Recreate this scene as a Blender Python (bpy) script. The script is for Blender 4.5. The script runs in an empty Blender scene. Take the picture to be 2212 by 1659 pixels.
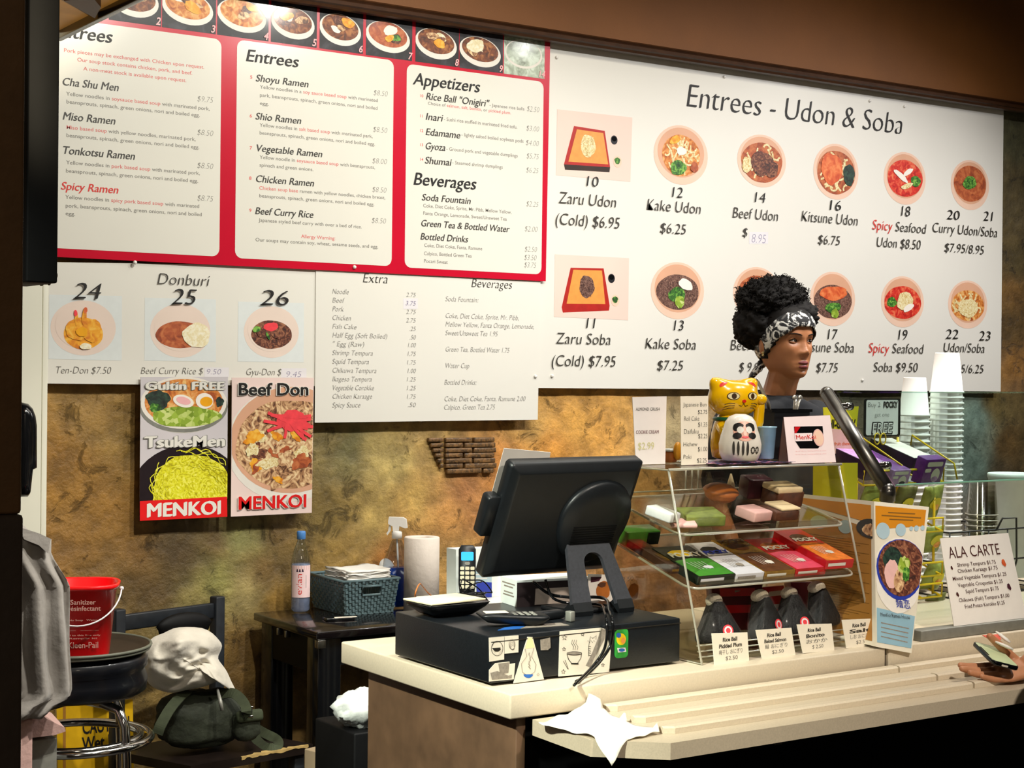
import bpy, bmesh, math, random
from mathutils import Vector, Matrix, noise
rnd = random.Random(7)
PI = math.pi
S = bpy.context.scene
COL = S.collection
# ---------------------------------------------------------------- camera
IW, IH, FPX = 2212.0, 1659.0, 3484.5
CZ = 1.55
YAW, PIT, ROL = 0.59333, 0.01024, -0.011885
_f = Vector((math.sin(YAW)*math.cos(PIT), math.cos(YAW)*math.cos(PIT), -math.sin(PIT)))
_r = Vector((math.cos(YAW), -math.sin(YAW), 0))
_d = _f.cross(_r)
_r2 = math.cos(ROL)*_r + math.sin(ROL)*_d
_d2 = -math.sin(ROL)*_r + math.cos(ROL)*_d
CAMP = Vector((0, 0, CZ))
cam = bpy.data.cameras.new('camera')
camo = bpy.data.objects.new('camera', cam)
COL.objects.link(camo)
cam.sensor_width = 36.0
cam.lens = FPX/IW*36.0
cam.clip_start = 0.05
cam.clip_end = 60
camo.matrix_world = Matrix(((_r2.x, -_d2.x, -_f.x, 0), (_r2.y, -_d2.y, -_f.y, 0), (_r2.z, -_d2.z, -_f.z, CZ), (0, 0, 0, 1)))
S.camera = camo
# ---------------------------------------------------------------- world, lamps, exposure
S.view_settings.view_transform = 'Standard'
S.view_settings.look = 'None'
S.view_settings.gamma = 1.0
S.view_settings.use_curve_mapping = False
S.view_settings.exposure = 0.0
S.cycles.transparent_max_bounces = 32
S.cycles.max_bounces = 8
W = bpy.data.worlds.new('world')
S.world = W
W.use_nodes = True
W.node_tree.nodes['Background'].inputs[0].default_value = (1.0, 0.86, 0.70, 1)
W.node_tree.nodes['Background'].inputs[1].default_value = 0.05


def aim(o, p):
    o.rotation_euler = (Vector(p)-o.location).to_track_quat('-Z', 'Y').to_euler()


def spot(name, loc, target, watt, col=(1, .92, .8), size=100, rad=.05, blend=.8):
    l = bpy.data.lights.new(name, 'SPOT')
    l.energy = watt
    l.color = col
    l.spot_size = math.radians(size)
    l.spot_blend = blend
    l.shadow_soft_size = rad
    o = bpy.data.objects.new(name, l)
    o.location = loc
    COL.objects.link(o)
    aim(o, target)
    return o


def area(name, loc, target, watt, sx, sy, col=(1, .9, .75)):
    l = bpy.data.lights.new(name, 'AREA')
    l.energy = watt
    l.color = col
    l.shape = 'RECTANGLE'
    l.size = sx
    l.size_y = sy
    o = bpy.data.objects.new(name, l)
    o.location = loc
    COL.objects.link(o)
    aim(o, target)
    return o


# the row of ceiling spots over the counter (their mirror images show in the glossy red menu)
spot('overhead_spot', (2.25, 2.55, 3.2), (1.75, 4.6, 1.40), 140, (1, .98, .89), rad=.035)
spot('overhead_spot', (3.20, 2.555, 3.2), (2.5, 4.6, 1.10), 70, (1, .98, .91), rad=.035)
spot('overhead_spot', (3.68, 2.618, 3.2), (3.7, 4.1, 1.1), 76, (1, .98, .95), rad=.035)
spot('overhead_spot', (4.672, 2.418, 3.2), (4.7, 4.4, 1.0), 118, (1, .98, 1), rad=.035)
spot('overhead_spot', (5.9, 3.1, 3.2), (4.6, 4.2, .9), 100, (1, .97, .94), rad=.035)  # added fill spot, brightens the right end of the wall
area('kitchen_light', (3.4, 3.6, 3.15), (3.4, 3.6, 0), 20, 2.6, .3, (1, .92, .78))
spot('cup_fill_spot', (3.85, 2.95, 3.15), (3.75, 3.2, 1.0), 110, (1, .95, .86), 56, .05)  # added fill spot over the cups and tub, no lamp of the room
spot('counter_fill_spot', (2.2, .5, 3.1), (2.55, 2.7, .88), 290, (1, .90, .78), 42, .06)  # added fill spot for the counter front and tray shelf
spot('overhead_spot', (1.70, 2.35, 3.2), (1.50, 4.15, .70), 210, (1, .95, .84), 42, .035)  # added fill spot, lifts the bucket, jacket and coat at lower left
spot('side_spot', (-.3, 1.9, 2.9), (1.78, 2.95, .8), 760, (.95, 1, .86), 34, .06)
area('wall_fill_area', (.1, -.9, 2.6), (.7, 1.7, 1.3), 10, .5, .5, (1, .85, .65))  # added weak fill for the dark wall end
spot('canopy_fill_spot', (.9, -.2, 1.2), (1.13, 3.4, 2.35), 900, (1, .86, .60), 13, .04)  # added uplight, stands in for bounce on the canopy underside


# ---------------------------------------------------------------- pixel helpers: rays of the photo met with real planes
def ray(px, py):
    return _r2*((px-IW/2)/FPX)+_d2*((py-IH/2)/FPX)+_f


def PY(px, py, Y):
    d = ray(px, py)
    return CAMP+d*(Y/d.y)


def PX(px, py, X):
    d = ray(px, py)
    return CAMP+d*(X/d.x)


def PZ(px, py, z):
    d = ray(px, py)
    return CAMP+d*((z-CZ)/d.z)


# ---------------------------------------------------------------- materials
def lin(h):
    if not isinstance(h, str):
        return tuple(h)[:3]
    h = h.lstrip('#')
    o = []
    for i in (0, 2, 4):
        c = int(h[i:i+2], 16)/255
        o.append(c/12.92 if c <= .04045 else ((c+.055)/1.055)**2.4)
    return tuple(o)


MATS = {}


def mat(name, col, rough=.5, metal=0.0, var=.06, vs=40, bump=0.0, bs=80, trans=0.0, ior=1.45, alpha=1.0, emit=0.0, coat=0.0, sub=0.0, spec=.5, sheen=0.0):
    """principled material whose colour and relief come from noise nodes"""
    m = bpy.data.materials.new(name)
    m.use_nodes = True
    nt = m.node_tree
    b = nt.nodes['Principled BSDF']
    c = lin(col)
    b.inputs['Roughness'].default_value = rough
    b.inputs['Metallic'].default_value = metal
    b.inputs['Transmission Weight'].default_value = trans
    b.inputs['IOR'].default_value = ior
    b.inputs['Alpha'].default_value = alpha
    b.inputs['Coat Weight'].default_value = coat
    b.inputs['Coat Roughness'].default_value = .06
    b.inputs['Specular IOR Level'].default_value = spec
    b.inputs['Sheen Weight'].default_value = sheen
    if sub:
        b.inputs['Subsurface Weight'].default_value = sub
        b.inputs['Subsurface Radius'].default_value = (.02, .008, .004)
        b.inputs['Subsurface Scale'].default_value = .3
    tc = nt.nodes.new('ShaderNodeTexCoord')
    if var:
        nz = nt.nodes.new('ShaderNodeTexNoise')
        nz.inputs['Scale'].default_value = vs
        nz.inputs['Detail'].default_value = 4
        nt.links.new(tc.outputs['Object'], nz.inputs['Vector'])
        rp = nt.nodes.new('ShaderNodeValToRGB')
        rp.color_ramp.elements[0].position = .3
        rp.color_ramp.elements[1].position = .7
        rp.color_ramp.elements[0].color = (*[max(0, x*(1-var)) for x in c], 1)
        rp.color_ramp.elements[1].color = (*[min(1, x*(1+var)) for x in c], 1)
        nt.links.new(nz.outputs['Fac'], rp.inputs['Fac'])
        nt.links.new(rp.outputs['Color'], b.inputs['Base Color'])
        if emit:
            nt.links.new(rp.outputs['Color'], b.inputs['Emission Color'])
    else:
        b.inputs['Base Color'].default_value = (*c, 1)
        if emit:
            b.inputs['Emission Color'].default_value = (*c, 1)
    b.inputs['Emission Strength'].default_value = emit
    if bump:
        n2 = nt.nodes.new('ShaderNodeTexNoise')
        n2.inputs['Scale'].default_value = bs
        n2.inputs['Detail'].default_value = 6
        nt.links.new(tc.outputs['Object'], n2.inputs['Vector'])
        bp = nt.nodes.new('ShaderNodeBump')
        bp.inputs['Strength'].default_value = bump
        bp.inputs['Distance'].default_value = .01
        nt.links.new(n2.outputs['Fac'], bp.inputs['Height'])
        nt.links.new(bp.outputs['Normal'], b.inputs['Normal'])
    MATS[name] = m
    return m


def food(name, cols, scale=60, rough=.5, kind='NOISE', dist=1.0):
    """mottled print or food colour: a noise or cell pattern through a stepped ramp"""
    m = bpy.data.materials.new(name)
    m.use_nodes = True
    nt = m.node_tree
    b = nt.nodes['Principled BSDF']
    b.inputs['Roughness'].default_value = rough
    tc = nt.nodes.new('ShaderNodeTexCoord')
    if kind == 'NOISE':
        t = nt.nodes.new('ShaderNodeTexNoise')
        t.inputs['Scale'].default_value = scale
        t.inputs['Detail'].default_value = 3
        t.inputs['Distortion'].default_value = dist
        out = t.outputs['Fac']
    else:
        t = nt.nodes.new('ShaderNodeTexVoronoi')
        t.inputs['Scale'].default_value = scale
        sp = nt.nodes.new('ShaderNodeSeparateColor')
        nt.links.new(t.outputs['Color'], sp.inputs['Color'])
        out = sp.outputs[0]
    nt.links.new(tc.outputs['Object'], t.inputs['Vector'])
    rp = nt.nodes.new('ShaderNodeValToRGB')
    n = len(cols)
    lo, hi = (.33, .67) if kind == 'NOISE' else (0, 1)
    while len(rp.color_ramp.elements) < n:
        rp.color_ramp.elements.new(.5)
    for i, c in enumerate(cols):
        rp.color_ramp.elements[i].position = lo+(hi-lo)*i/max(1, n-1)
        rp.color_ramp.elements[i].color = (*lin(c), 1)
    b.inputs['Coat Weight'].default_value = .35
    b.inputs['Coat Roughness'].default_value = .1
    nt.links.new(out, rp.inputs['Fac'])
    nt.links.new(rp.outputs['Color'], b.inputs['Base Color'])
    MATS[name] = m
    return m


def glass(name, col=(1, 1, 1), tint=.06, rough=.03, refl=.10):
    """thin clear sheet: mostly see-through with a glossy reflection"""
    m = bpy.data.materials.new(name)
    m.use_nodes = True
    nt = m.node_tree
    nt.nodes.remove(nt.nodes['Principled BSDF'])
    out = nt.nodes['Material Output']
    tr = nt.nodes.new('ShaderNodeBsdfTransparent')
    tr.inputs[0].default_value = (*[c*(1-tint) for c in lin(col)], 1)
    gl = nt.nodes.new('ShaderNodeBsdfGlossy')
    gl.inputs['Roughness'].default_value = rough
    lw = nt.nodes.new('ShaderNodeLayerWeight')
    lw.inputs[0].default_value = .5
    pw = nt.nodes.new('ShaderNodeMath')
    pw.operation = 'POWER'
    pw.inputs[1].default_value = 4.0
    nt.links.new(lw.outputs['Facing'], pw.inputs[0])
    ad = nt.nodes.new('ShaderNodeMath')
    ad.operation = 'MULTIPLY_ADD'
    ad.inputs[1].default_value = .6
    ad.inputs[2].default_value = refl*.2
    nt.links.new(pw.outputs[0], ad.inputs[0])
    mx = nt.nodes.new('ShaderNodeMixShader')
    nt.links.new(ad.outputs[0], mx.inputs[0])
    nt.links.new(tr.outputs[0], mx.inputs[1])
    nt.links.new(gl.outputs[0], mx.inputs[2])
    nt.links.new(mx.outputs[0], out.inputs[0])
    MATS[name] = m
    return m


def film(name, col, opac=.3, rough=.15):
    """translucent plastic film: part sheer, part tinted gloss"""
    m = bpy.data.materials.new(name)
    m.use_nodes = True
    nt = m.node_tree
    b = nt.nodes['Principled BSDF']
    out = nt.nodes['Material Output']
    b.inputs['Base Color'].default_value = (*lin(col), 1)
    b.inputs['Roughness'].default_value = rough
    tr = nt.nodes.new('ShaderNodeBsdfTransparent')
    nz = nt.nodes.new('ShaderNodeTexNoise')
    nz.inputs['Scale'].default_value = 50
    tc = nt.nodes.new('ShaderNodeTexCoord')
    nt.links.new(tc.outputs['Object'], nz.inputs['Vector'])
    mr = nt.nodes.new('ShaderNodeMapRange')
    mr.inputs[3].default_value = opac*.4
    mr.inputs[4].default_value = min(1, opac*1.6)
    nt.links.new(nz.outputs['Fac'], mr.inputs[0])
    mx = nt.nodes.new('ShaderNodeMixShader')
    nt.links.new(mr.outputs[0], mx.inputs[0])
    nt.links.new(tr.outputs[0], mx.inputs[1])
    nt.links.new(b.outputs[0], mx.inputs[2])
    nt.links.new(mx.outputs[0], out.inputs[0])
    MATS[name] = m
    return m


# ---------------------------------------------------------------- frames and mesh builder
class Fr:
    """a plane in the room: origin, unit u (right), unit v (up), normal n towards the viewer"""

    def __init__(s, o, u, v):
        s.o = Vector(o)
        s.u = Vector(u).normalized()
        v = Vector(v)
        s.v = (v-s.u*v.dot(s.u)).normalized()
        s.n = s.u.cross(s.v)

    def px(s, x, y):
        d = ray(x, y)
        t = (s.o-CAMP).dot(s.n)/d.dot(s.n)
        q = CAMP+d*t-s.o
        return (q.dot(s.u), q.dot(s.v))

    def w(s, u, v, h=0.0):
        return s.o+s.u*u+s.v*v+s.n*h

    def mx(s):
        return Matrix(((s.u.x, s.v.x, s.n.x, s.o.x), (s.u.y, s.v.y, s.n.y, s.o.y), (s.u.z, s.v.z, s.n.z, s.o.z), (0, 0, 0, 1)))


_glyph = {}


def glyphs(s, off, shear, res):
    k = (s, off, shear, res)
    if k not in _glyph:
        cd = bpy.data.curves.new('lettering', 'FONT')
        cd.body = s
        cd.offset = off
        cd.shear = shear
        cd.resolution_u = res
        ob = bpy.data.objects.new('lettering', cd)
        me = ob.to_mesh()
        vs = [(v.co.x, v.co.y) for v in me.vertices]
        fs = [tuple(p.vertices) for p in me.polygons]
        ob.to_mesh_clear()
        bpy.data.objects.remove(ob)
        # advance width: measured against a stop letter
        bpy.data.curves.remove(cd)
        _glyph[k] = (vs, fs)
    return _glyph[k]


def clip(poly, box):
    x0, y0, x1, y1 = box
    for ax, val, sg in ((0, x0, 1), (0, x1, -1), (1, y0, 1), (1, y1, -1)):
        out = []
        for i in range(len(poly)):
            a, b = poly[i-1], poly[i]
            ia, ib = sg*(a[ax]-val) >= 0, sg*(b[ax]-val) >= 0
            if ia != ib:
                t = (val-a[ax])/(b[ax]-a[ax])
                out.append((a[0]+(b[0]-a[0])*t, a[1]+(b[1]-a[1])*t))
            if ib:
                out.append(b)
        poly = out
        if len(poly) < 3:
            return []
    return poly


class MB:
    def __init__(s):
        s.v, s.f, s.m, s.sm = [], [], [], []
        s.M = Matrix()

    def add(s, vs, fs, m, smooth=False, M=None):
        M = s.M @ M if M is not None else s.M
        o = len(s.v)
        s.v += [M @ Vector(p) for p in vs]
        for f in fs:
            s.f.append([i+o for i in f])
            s.m.append(m)
            s.sm.append(smooth)
        return s

    def box(s, c, d, m, rot=None, bev=0.0, seg=2):
        bm = bmesh.new()
        bmesh.ops.create_cube(bm, size=1)
        bmesh.ops.scale(bm, vec=d, verts=bm.verts)
        if bev:
            bmesh.ops.bevel(bm, geom=list(bm.edges), offset=min(bev, min(d)*.49), segments=seg, profile=.5, affect='EDGES')
        bm.verts.ensure_lookup_table()
        M = Matrix.Translation(c)
        if rot is not None:
            M = M @ rot.to_4x4()
        s.add([v.co.copy() for v in bm.verts], [[v.index for v in f.verts] for f in bm.faces], m, bool(bev), M)
        bm.free()
        return s

    def bx(s, x0, x1, y0, y1, z0, z1, m, bev=0.0):
        return s.box(((x0+x1)/2, (y0+y1)/2, (z0+z1)/2), (abs(x1-x0), abs(y1-y0), abs(z1-z0)), m, None, bev)

    def prism(s, fr, pts, h0, h1, m, smooth=False):
        """polygon pts (u,v) of frame fr extruded from h0 to h1 along the normal"""
        n = len(pts)
        vs = [fr.w(a, b, h0) for a, b in pts]+[fr.w(a, b, h1) for a, b in pts]
        fs = [list(range(n))[::-1], list(range(n, 2*n))]+[[i, (i+1) % n, n+(i+1) % n, n+i] for i in range(n)]
        return s.add(vs, fs, m, smooth)

    def flat(s, fr, pts, h, m, box=None):
        if box:
            pts = clip(list(pts), box)
            if not pts:
                return s
        return s.add([fr.w(a, b, h) for a, b in pts], [list(range(len(pts)))], m)

    def ell(s, fr, c, a, b, h, m, ang=0, n=36, box=None, wob=0.0, seed=0):
        r = random.Random(seed)
        ph = [r.uniform(0, 6.3) for _ in range(4)]
        ca, sa = math.cos(ang), math.sin(ang)
        pts = []
        for i in range(n):
            t = 2*PI*i/n
            k = 1+wob*(math.sin(3*t+ph[0])+math.sin(5*t+ph[1])*.7+math.sin(9*t+ph[2])*.5)
            x, y = a*math.cos(t)*k, b*math.sin(t)*k
            pts.append((c[0]+x*ca-y*sa, c[1]+x*sa+y*ca))
        return s.flat(fr, pts, h, m, box)

    def ribbon(s, fr, pts, w, h, m):
        n = len(pts)
        vs = []
        for i, p in enumerate(pts):
            a, b = pts[max(0, i-1)], pts[min(n-1, i+1)]
            dx, dy = b[0]-a[0], b[1]-a[1]
            l = math.hypot(dx, dy) or 1
            nx, ny = -dy/l*w/2, dx/l*w/2
            vs += [fr.w(p[0]+nx, p[1]+ny, h), fr.w(p[0]-nx, p[1]-ny, h)]
        return s.add(vs, [[2*i, 2*i+1, 2*i+3, 2*i+2] for i in range(n-1)], m)

    def lathe(s, prof, c, m, n=32, cap=True, M=None):
        vs, fs = [], []
        for r, z in prof:
            vs += [(r*math.cos(2*PI*i/n), r*math.sin(2*PI*i/n), z) for i in range(n)]
        for j in range(len(prof)-1):
            for i in range(n):
                fs.append([j*n+i, j*n+(i+1) % n, (j+1)*n+(i+1) % n, (j+1)*n+i])
        if cap:
            fs.append(list(range(n))[::-1])
            k = (len(prof)-1)*n
            fs.append([k+i for i in range(n)])
        T = Matrix.Translation(c)
        return s.add(vs, fs, m, True, T @ M if M is not None else T)

    def loft(s, rings, m, cap=True, smooth=True, closed=False):
        n = len(rings[0])
        vs = [p for r in rings for p in r]
        fs = []
        k = len(rings)
        for j in range(k if closed else k-1):
            for i in range(n):
                a, b = j*n, ((j+1) % k)*n
                fs.append([a+i, a+(i+1) % n, b+(i+1) % n, b+i])
        if cap and not closed:
            fs.append(list(range(n))[::-1])
            fs.append([(k-1)*n+i for i in range(n)])
        return s.add(vs, fs, m, smooth)

    def tube(s, pts, r, m, n=8, cap=True, closed=False, flat=1.0):
        pts = [Vector(p) for p in pts]
        k = len(pts)
        rs = r if isinstance(r, (list, tuple)) else [r]*k
        rings = []
        up = None
        for i, p in enumerate(pts):
            if closed:
                t = pts[(i+1) % k]-pts[i-1]
            else:
                t = pts[min(k-1, i+1)]-pts[max(0, i-1)]
            t.normalize()
            if up is None:
                up = Vector((0, 0, 1)) if abs(t.z) < .9 else Vector((1, 0, 0))
            a = t.cross(up)
            if a.length < 1e-5:
                a = t.orthogonal()
            a.normalize()
            b = a.cross(t)
            up = b
            rings.append([p+(a*math.cos(2*PI*j/n)+b*math.sin(2*PI*j/n)*flat)*rs[i] for j in range(n)])
        return s.loft(rings, m, cap, True, closed)

    def ball(s, c, rad, m, rot=None, nu=20, nv=12, fn=None):
        vs, fs = [], []
        if not isinstance(rad, (tuple, list)):
            rad = (rad,)*3
        for j in range(nv+1):
            ph = -PI/2+PI*j/nv
            for i in range(nu):
                th = 2*PI*i/nu
                p = Vector((math.cos(ph)*math.cos(th), math.cos(ph)*math.sin(th), math.sin(ph)))
                k = fn(p) if fn else 1
                vs.append((p.x*rad[0]*k, p.y*rad[1]*k, p.z*rad[2]*k))
        for j in range(nv):
            for i in range(nu):
                fs.append([j*nu+i, j*nu+(i+1) % nu, (j+1)*nu+(i+1) % nu, (j+1)*nu+i])
        M = Matrix.Translation(c)
        if rot is not None:
            M = M @ rot.to_4x4()
        return s.add(vs, fs, m, True, M)

    def T(s, fr, txt, x0, y0, x1, h, m, sh=0.0, off=0.0, lay=.0008, res=3, nib=0.0, cen=False):
        """lettering: txt (or [(text, material)...]) on frame fr, left x0, baseline y0, right x1 (None: natural), cap height h"""
        segs = txt if isinstance(txt, list) else [(txt, m)]
        full = ''.join(t for t, _ in segs)
        if not full:
            return s
        # widths by measuring prefixes that end in a stop mark
        def wid(q):
            vs, _ = glyphs(q+'|', 0, 0, 2)
            v2, _ = glyphs('|', 0, 0, 2)
            return max(v[0] for v in vs)-max(v[0] for v in v2)
        tot = wid(full)
        sy = h/.682
        sx = (x1-x0)/tot if x1 is not None else sy*.9
        if cen and x1 is None:
            x0 -= tot*sx/2
        acc = ''
        for t, mm in segs:
            ox = wid(acc) if acc else 0.0
            vs, fs = glyphs(t, off, sh*sy/sx if sx else sh, res)
            for q, dx in enumerate((0, -nib, nib) if nib else (0,)):
                s.add([fr.w(x0+(ox+a+dx)*sx, y0+(b+dx*.45)*sy, lay+.00016*q) for a, b in vs], fs, mm)
            acc += t
        return s

    def TP(s, fr, txt, xl, yb, xr, hp, m, **k):
        """lettering placed by photo pixels on the plane of fr"""
        a = fr.px(xl, yb)
        b = fr.px(xr, yb)
        c = fr.px(xl, yb-hp)
        return s.T(fr, txt, a[0], a[1], b[0], c[1]-a[1], m, **k)

    def build(s, name, parent=None, sub=0, auto=None):
        me = bpy.data.meshes.new(name)
        me.from_pydata(s.v, [], s.f)
        names = []
        for x in s.m:
            if x not in names:
                names.append(x)
        for x in names:
            me.materials.append(MATS[x])
        idx = {x: i for i, x in enumerate(names)}
        me.polygons.foreach_set('material_index', [idx[x] for x in s.m])
        me.polygons.foreach_set('use_smooth', s.sm)
        me.update()
        o = bpy.data.objects.new(name, me)
        COL.objects.link(o)
        if parent is not None:
            o.parent = parent
        if sub:
            md = o.modifiers.new('sub', 'SUBSURF')
            md.levels = md.render_levels = sub
        return o


def tag(o, label=None, cat=None, group=None, kind=None):
    for k, v in (('label', label), ('category', cat), ('group', group), ('kind', kind)):
        if v:
            o[k] = v
    return o


def thing(name, label, cat, loc=(0, 0, 0), group=None, rot=None):
    o = bpy.data.objects.new(name, None)
    o.empty_display_size = .05
    COL.objects.link(o)
    o.location = loc
    if rot:
        o.rotation_euler = rot
    return tag(o, label, cat, group)


def put(o, root):
    """parent o (built in room coordinates) under root and keep it where it is"""
    o.parent = root
    R = Matrix.Translation(root.location) @ root.rotation_euler.to_matrix().to_4x4()
    o.matrix_parent_inverse = R.inverted()
    return o


def rrect(x0, y0, x1, y1, r, n=5):
    P = []
    for cx, cy, a in ((x1-r, y1-r, 0), (x0+r, y1-r, 90), (x0+r, y0+r, 180), (x1-r, y0+r, 270)):
        for i in range(n+1):
            t = math.radians(a+90*i/n)
            P.append((cx+r*math.cos(t), cy+r*math.sin(t)))
    return P


def rz(a):
    return Matrix.Rotation(a, 3, 'Z')


def arc(c, r, a0, a1, n, ax='xz'):
    out = []
    for i in range(n+1):
        t = a0+(a1-a0)*i/n
        p = [c[0], c[1], c[2]]
        p['xyz'.index(ax[0])] += r*math.cos(t)
        p['xyz'.index(ax[1])] += r*math.sin(t)
        out.append(tuple(p))
    return out
# ---------------------------------------------------------------- shared materials
mat('board_white', '#e6e3d9', .38, var=.012, vs=3)
mat('panel_white', '#e5e2d7', .22, var=.012, vs=4, coat=.25)
mat('menu_red', '#c80a2c', .25, var=.05, vs=6, coat=.5)
mat('ink', '#16120f', .5, var=.1)
mat('ink_soft', '#3a3630', .5, var=.1)
mat('ink_grey', '#77736c', .5, var=.1)
mat('ink_pale', '#a09d98', .5, var=.1)
mat('ink_red', '#d43028', .5, var=.05)
mat('ink_pink', '#d8605c', .5, var=.05)
mat('ink_violet', '#8c84a0', .5, var=.05)
mat('ink_blue', '#2438a0', .5, var=.05)
mat('pale_patch', '#e6e2e4', .4, var=.02)
mat('paper', '#efe6dc', .7, var=.03, vs=20)
mat('pin_white', '#f2efe8', .3, var=.02)
mat('black_plastic', '#101316', .42, var=.15, vs=60)
mat('black_gloss', '#0c0d0f', .16, var=.15)
mat('black_matte', '#050506', .6, var=.2, spec=.2)
mat('dark_post', '#5a3f22', .75, var=.12, vs=30, bump=.15)
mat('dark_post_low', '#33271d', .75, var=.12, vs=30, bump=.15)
mat('soffit_brown', '#7a4a1c', .6, var=.10, vs=3, bump=.08, bs=120)
mat('trim_brown', '#3d2310', .42, var=.22, vs=30)
mat('white_trim', '#dedccb', .45, var=.02, vs=5)
mat('floor_dark', '#2a2420', .5, var=.2, vs=6)
mat('ceiling_dark', '#5a4a3a', .8, var=.1)
mat('counter_stone', '#d0c2aa', .35, var=.05, vs=220)
mat('counter_edge', '#c0b29a', .4, var=.07, vs=260)
mat('counter_base', '#5d4531', .55, var=.25, vs=14)
mat('counter_gap', '#4b4132', .7, var=.1)
mat('wood_canopy', '#a87a38', .5, var=.14, vs=12)
mat('wood_dark', '#2f1a0c', .5, var=.2, vs=14)
mat('table_black', '#110d0e', .14, var=.3, vs=30, coat=.3)
mat('chrome', '#c8c8c8', .12, 1.0, var=.05)
mat('steel', '#8d8a84', .28, 1.0, var=.10, vs=30)
mat('steel_grey', '#8c8c84', .45, .3, var=.1, vs=60)
glass('clear_acrylic', '#f4f2ea', .05, .05, .25)
glass('clear_glass', '#eaf6f2', .04, .02, .15)
mat('acrylic_edge', '#d8d6c6', .15, trans=.5, var=.05)

# ---------------------------------------------------------------- room shell
YW = 4.69
FW = Fr((0, 4.655, 0), (1, 0, 0), (0, 0, 1))        # plane of the wall boards


def wall_rock():
    pts = [(200, 880, '#94733a'), (140, 1000, '#8d6526'), (230, 1110, '#90682a'), (140, 1200, '#85602a'), (280, 950, '#876a33'),
           (390, 1180, '#4a3a22'), (330, 1260, '#54401f'), (300, 1180, '#7c5a28'), (470, 1180, '#5a4526'), (520, 1170, '#8d8a52'), (455, 1260, '#8a8546'),
           (415, 1300, '#7d7040'), (600, 1150, '#6a5228'), (560, 1230, '#6d542a'), (520, 1290, '#87784a'), (520, 1400, '#6e5222'), (500, 1500, '#5b431c'),
           (620, 1280, '#93702e'), (700, 1130, '#75612f'), (705, 960, '#7b6c40'), (760, 980, '#66603a'), (840, 1000, '#b19b5c'), (800, 1120, '#ae9352'),
           (900, 1090, '#c19d55'), (960, 1110, '#c08a4a'), (1000, 1060, '#ab7443'), (1040, 1120, '#c0854a'), (930, 960, '#a98a50'), (1150, 930, '#b58e4c'),
           (1090, 1020, '#c2803a'), (1180, 980, '#cf8f3c'), (1250, 910, '#d09a48'), (1300, 950, '#d49a48'), (1350, 920, '#cf9c50'), (740, 1210, '#96783a'), (860, 1200, '#9a6226'),
           (930, 1220, '#ad8748'), (1000, 1200, '#b98f50'), (720, 1300, '#6d5228'), (1400, 1050, '#c79a58'), (1440, 930, '#ad9a70'), (1500, 1020, '#66543c'),
           (1600, 1000, '#4e4236'), (1700, 1000, '#4d4440'), (1840, 890, '#615744'), (1930, 960, '#6b5a40'), (1400, 1200, '#c78e5c'), (1420, 1300, '#a87a50'),
           (2110, 900, '#8a968c'), (2100, 1000, '#7f8a80'), (2150, 870, '#8a6a3c'), (2180, 960, '#74502c'), (2150, 1040, '#5c4430'), (2195, 860, '#7a5c38'),
           (2190, 800, '#875f2a'), (2190, 700, '#54401f'), (2190, 560, '#4d4123'), (2190, 420, '#55492c'), (2190, 300, '#56543a'), (2190, 640, '#6b4d22')]
    P = []
    for x, y, c in pts:
        q = PY(x, y, YW)
        P.append((q.x, q.z, lin(c)))
    x0, x1, z0, z1, st = -.6, 8.4, 0.0, 3.2, .022
    nx, nz = int((x1-x0)/st), int((z1-z0)/st)
    vs, cols, fs = [], [], []
    for j in range(nz+1):
        for i in range(nx+1):
            x, z = x0+(x1-x0)*i/nx, z0+(z1-z0)*j/nz
            v = Vector((x*2.2, z*2.2, 0))
            h = noise.fractal(v*2.0, .9, 2.1, 6)
            r = noise.ridged_multi_fractal(v*1.3+Vector((5, 3, 1)), 1.0, 2.0, 4, .9, 2.0)
            d = max(-.012, min(.013, .006*h-.004*max(0, r-1.25)))
            vs.append((x, YW-d, z))
            wx = x+.05*noise.noise(v*2.3)+.02*noise.noise(v*7)
            wz = z+.05*noise.noise(v*2.3+Vector((9, 0, 0)))+.02*noise.noise(v*7+Vector((4, 0, 0)))
            tw, c = 0, [0, 0, 0]
            for a, b, k in P:
                w = 1/((wx-a)**2+(wz-b)**2+.0009)**1.6
                tw += w
                c = [c[q]+w*k[q] for q in range(3)]
            n2 = 1+.22*noise.fractal(v*5, 1, 2, 4)
            cols.append([max(0, q/tw*n2) for q in c]+[1])
    for j in range(nz):
        for i in range(nx):
            a = j*(nx+1)+i
            fs.append((a, a+1, a+nx+2, a+nx+1))
    me = bpy.data.meshes.new('wall_back')
    me.from_pydata(vs, [], fs)
    at = me.color_attributes.new('paint', 'FLOAT_COLOR', 'POINT')
    at.data.foreach_set('color', [q for c in cols for q in c])
    me.polygons.foreach_set('use_smooth', [True]*len(fs))
    m = bpy.data.materials.new('mural_rock')
    m.use_nodes = True
    nt = m.node_tree
    b = nt.nodes['Principled BSDF']
    b.inputs['Roughness'].default_value = .6
    vc = nt.nodes.new('ShaderNodeVertexColor')
    vc.layer_name = 'paint'
    tc = nt.nodes.new('ShaderNodeTexCoord')
    nz_ = nt.nodes.new('ShaderNodeTexNoise')
    nz_.inputs['Scale'].default_value = 17
    nz_.inputs['Detail'].default_value = 7
    nz_.inputs['Roughness'].default_value = .62
    nt.links.new(tc.outputs['Object'], nz_.inputs['Vector'])
    mr = nt.nodes.new('ShaderNodeMapRange')
    mr.inputs[1].default_value = .3
    mr.inputs[2].default_value = .7
    mr.inputs[3].default_value = .66
    mr.inputs[4].default_value = 1.5
    nt.links.new(nz_.outputs['Fac'], mr.inputs[0])
    n3 = nt.nodes.new('ShaderNodeTexNoise')
    n3.inputs['Scale'].default_value = 11
    n3.inputs['Detail'].default_value = 12
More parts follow.
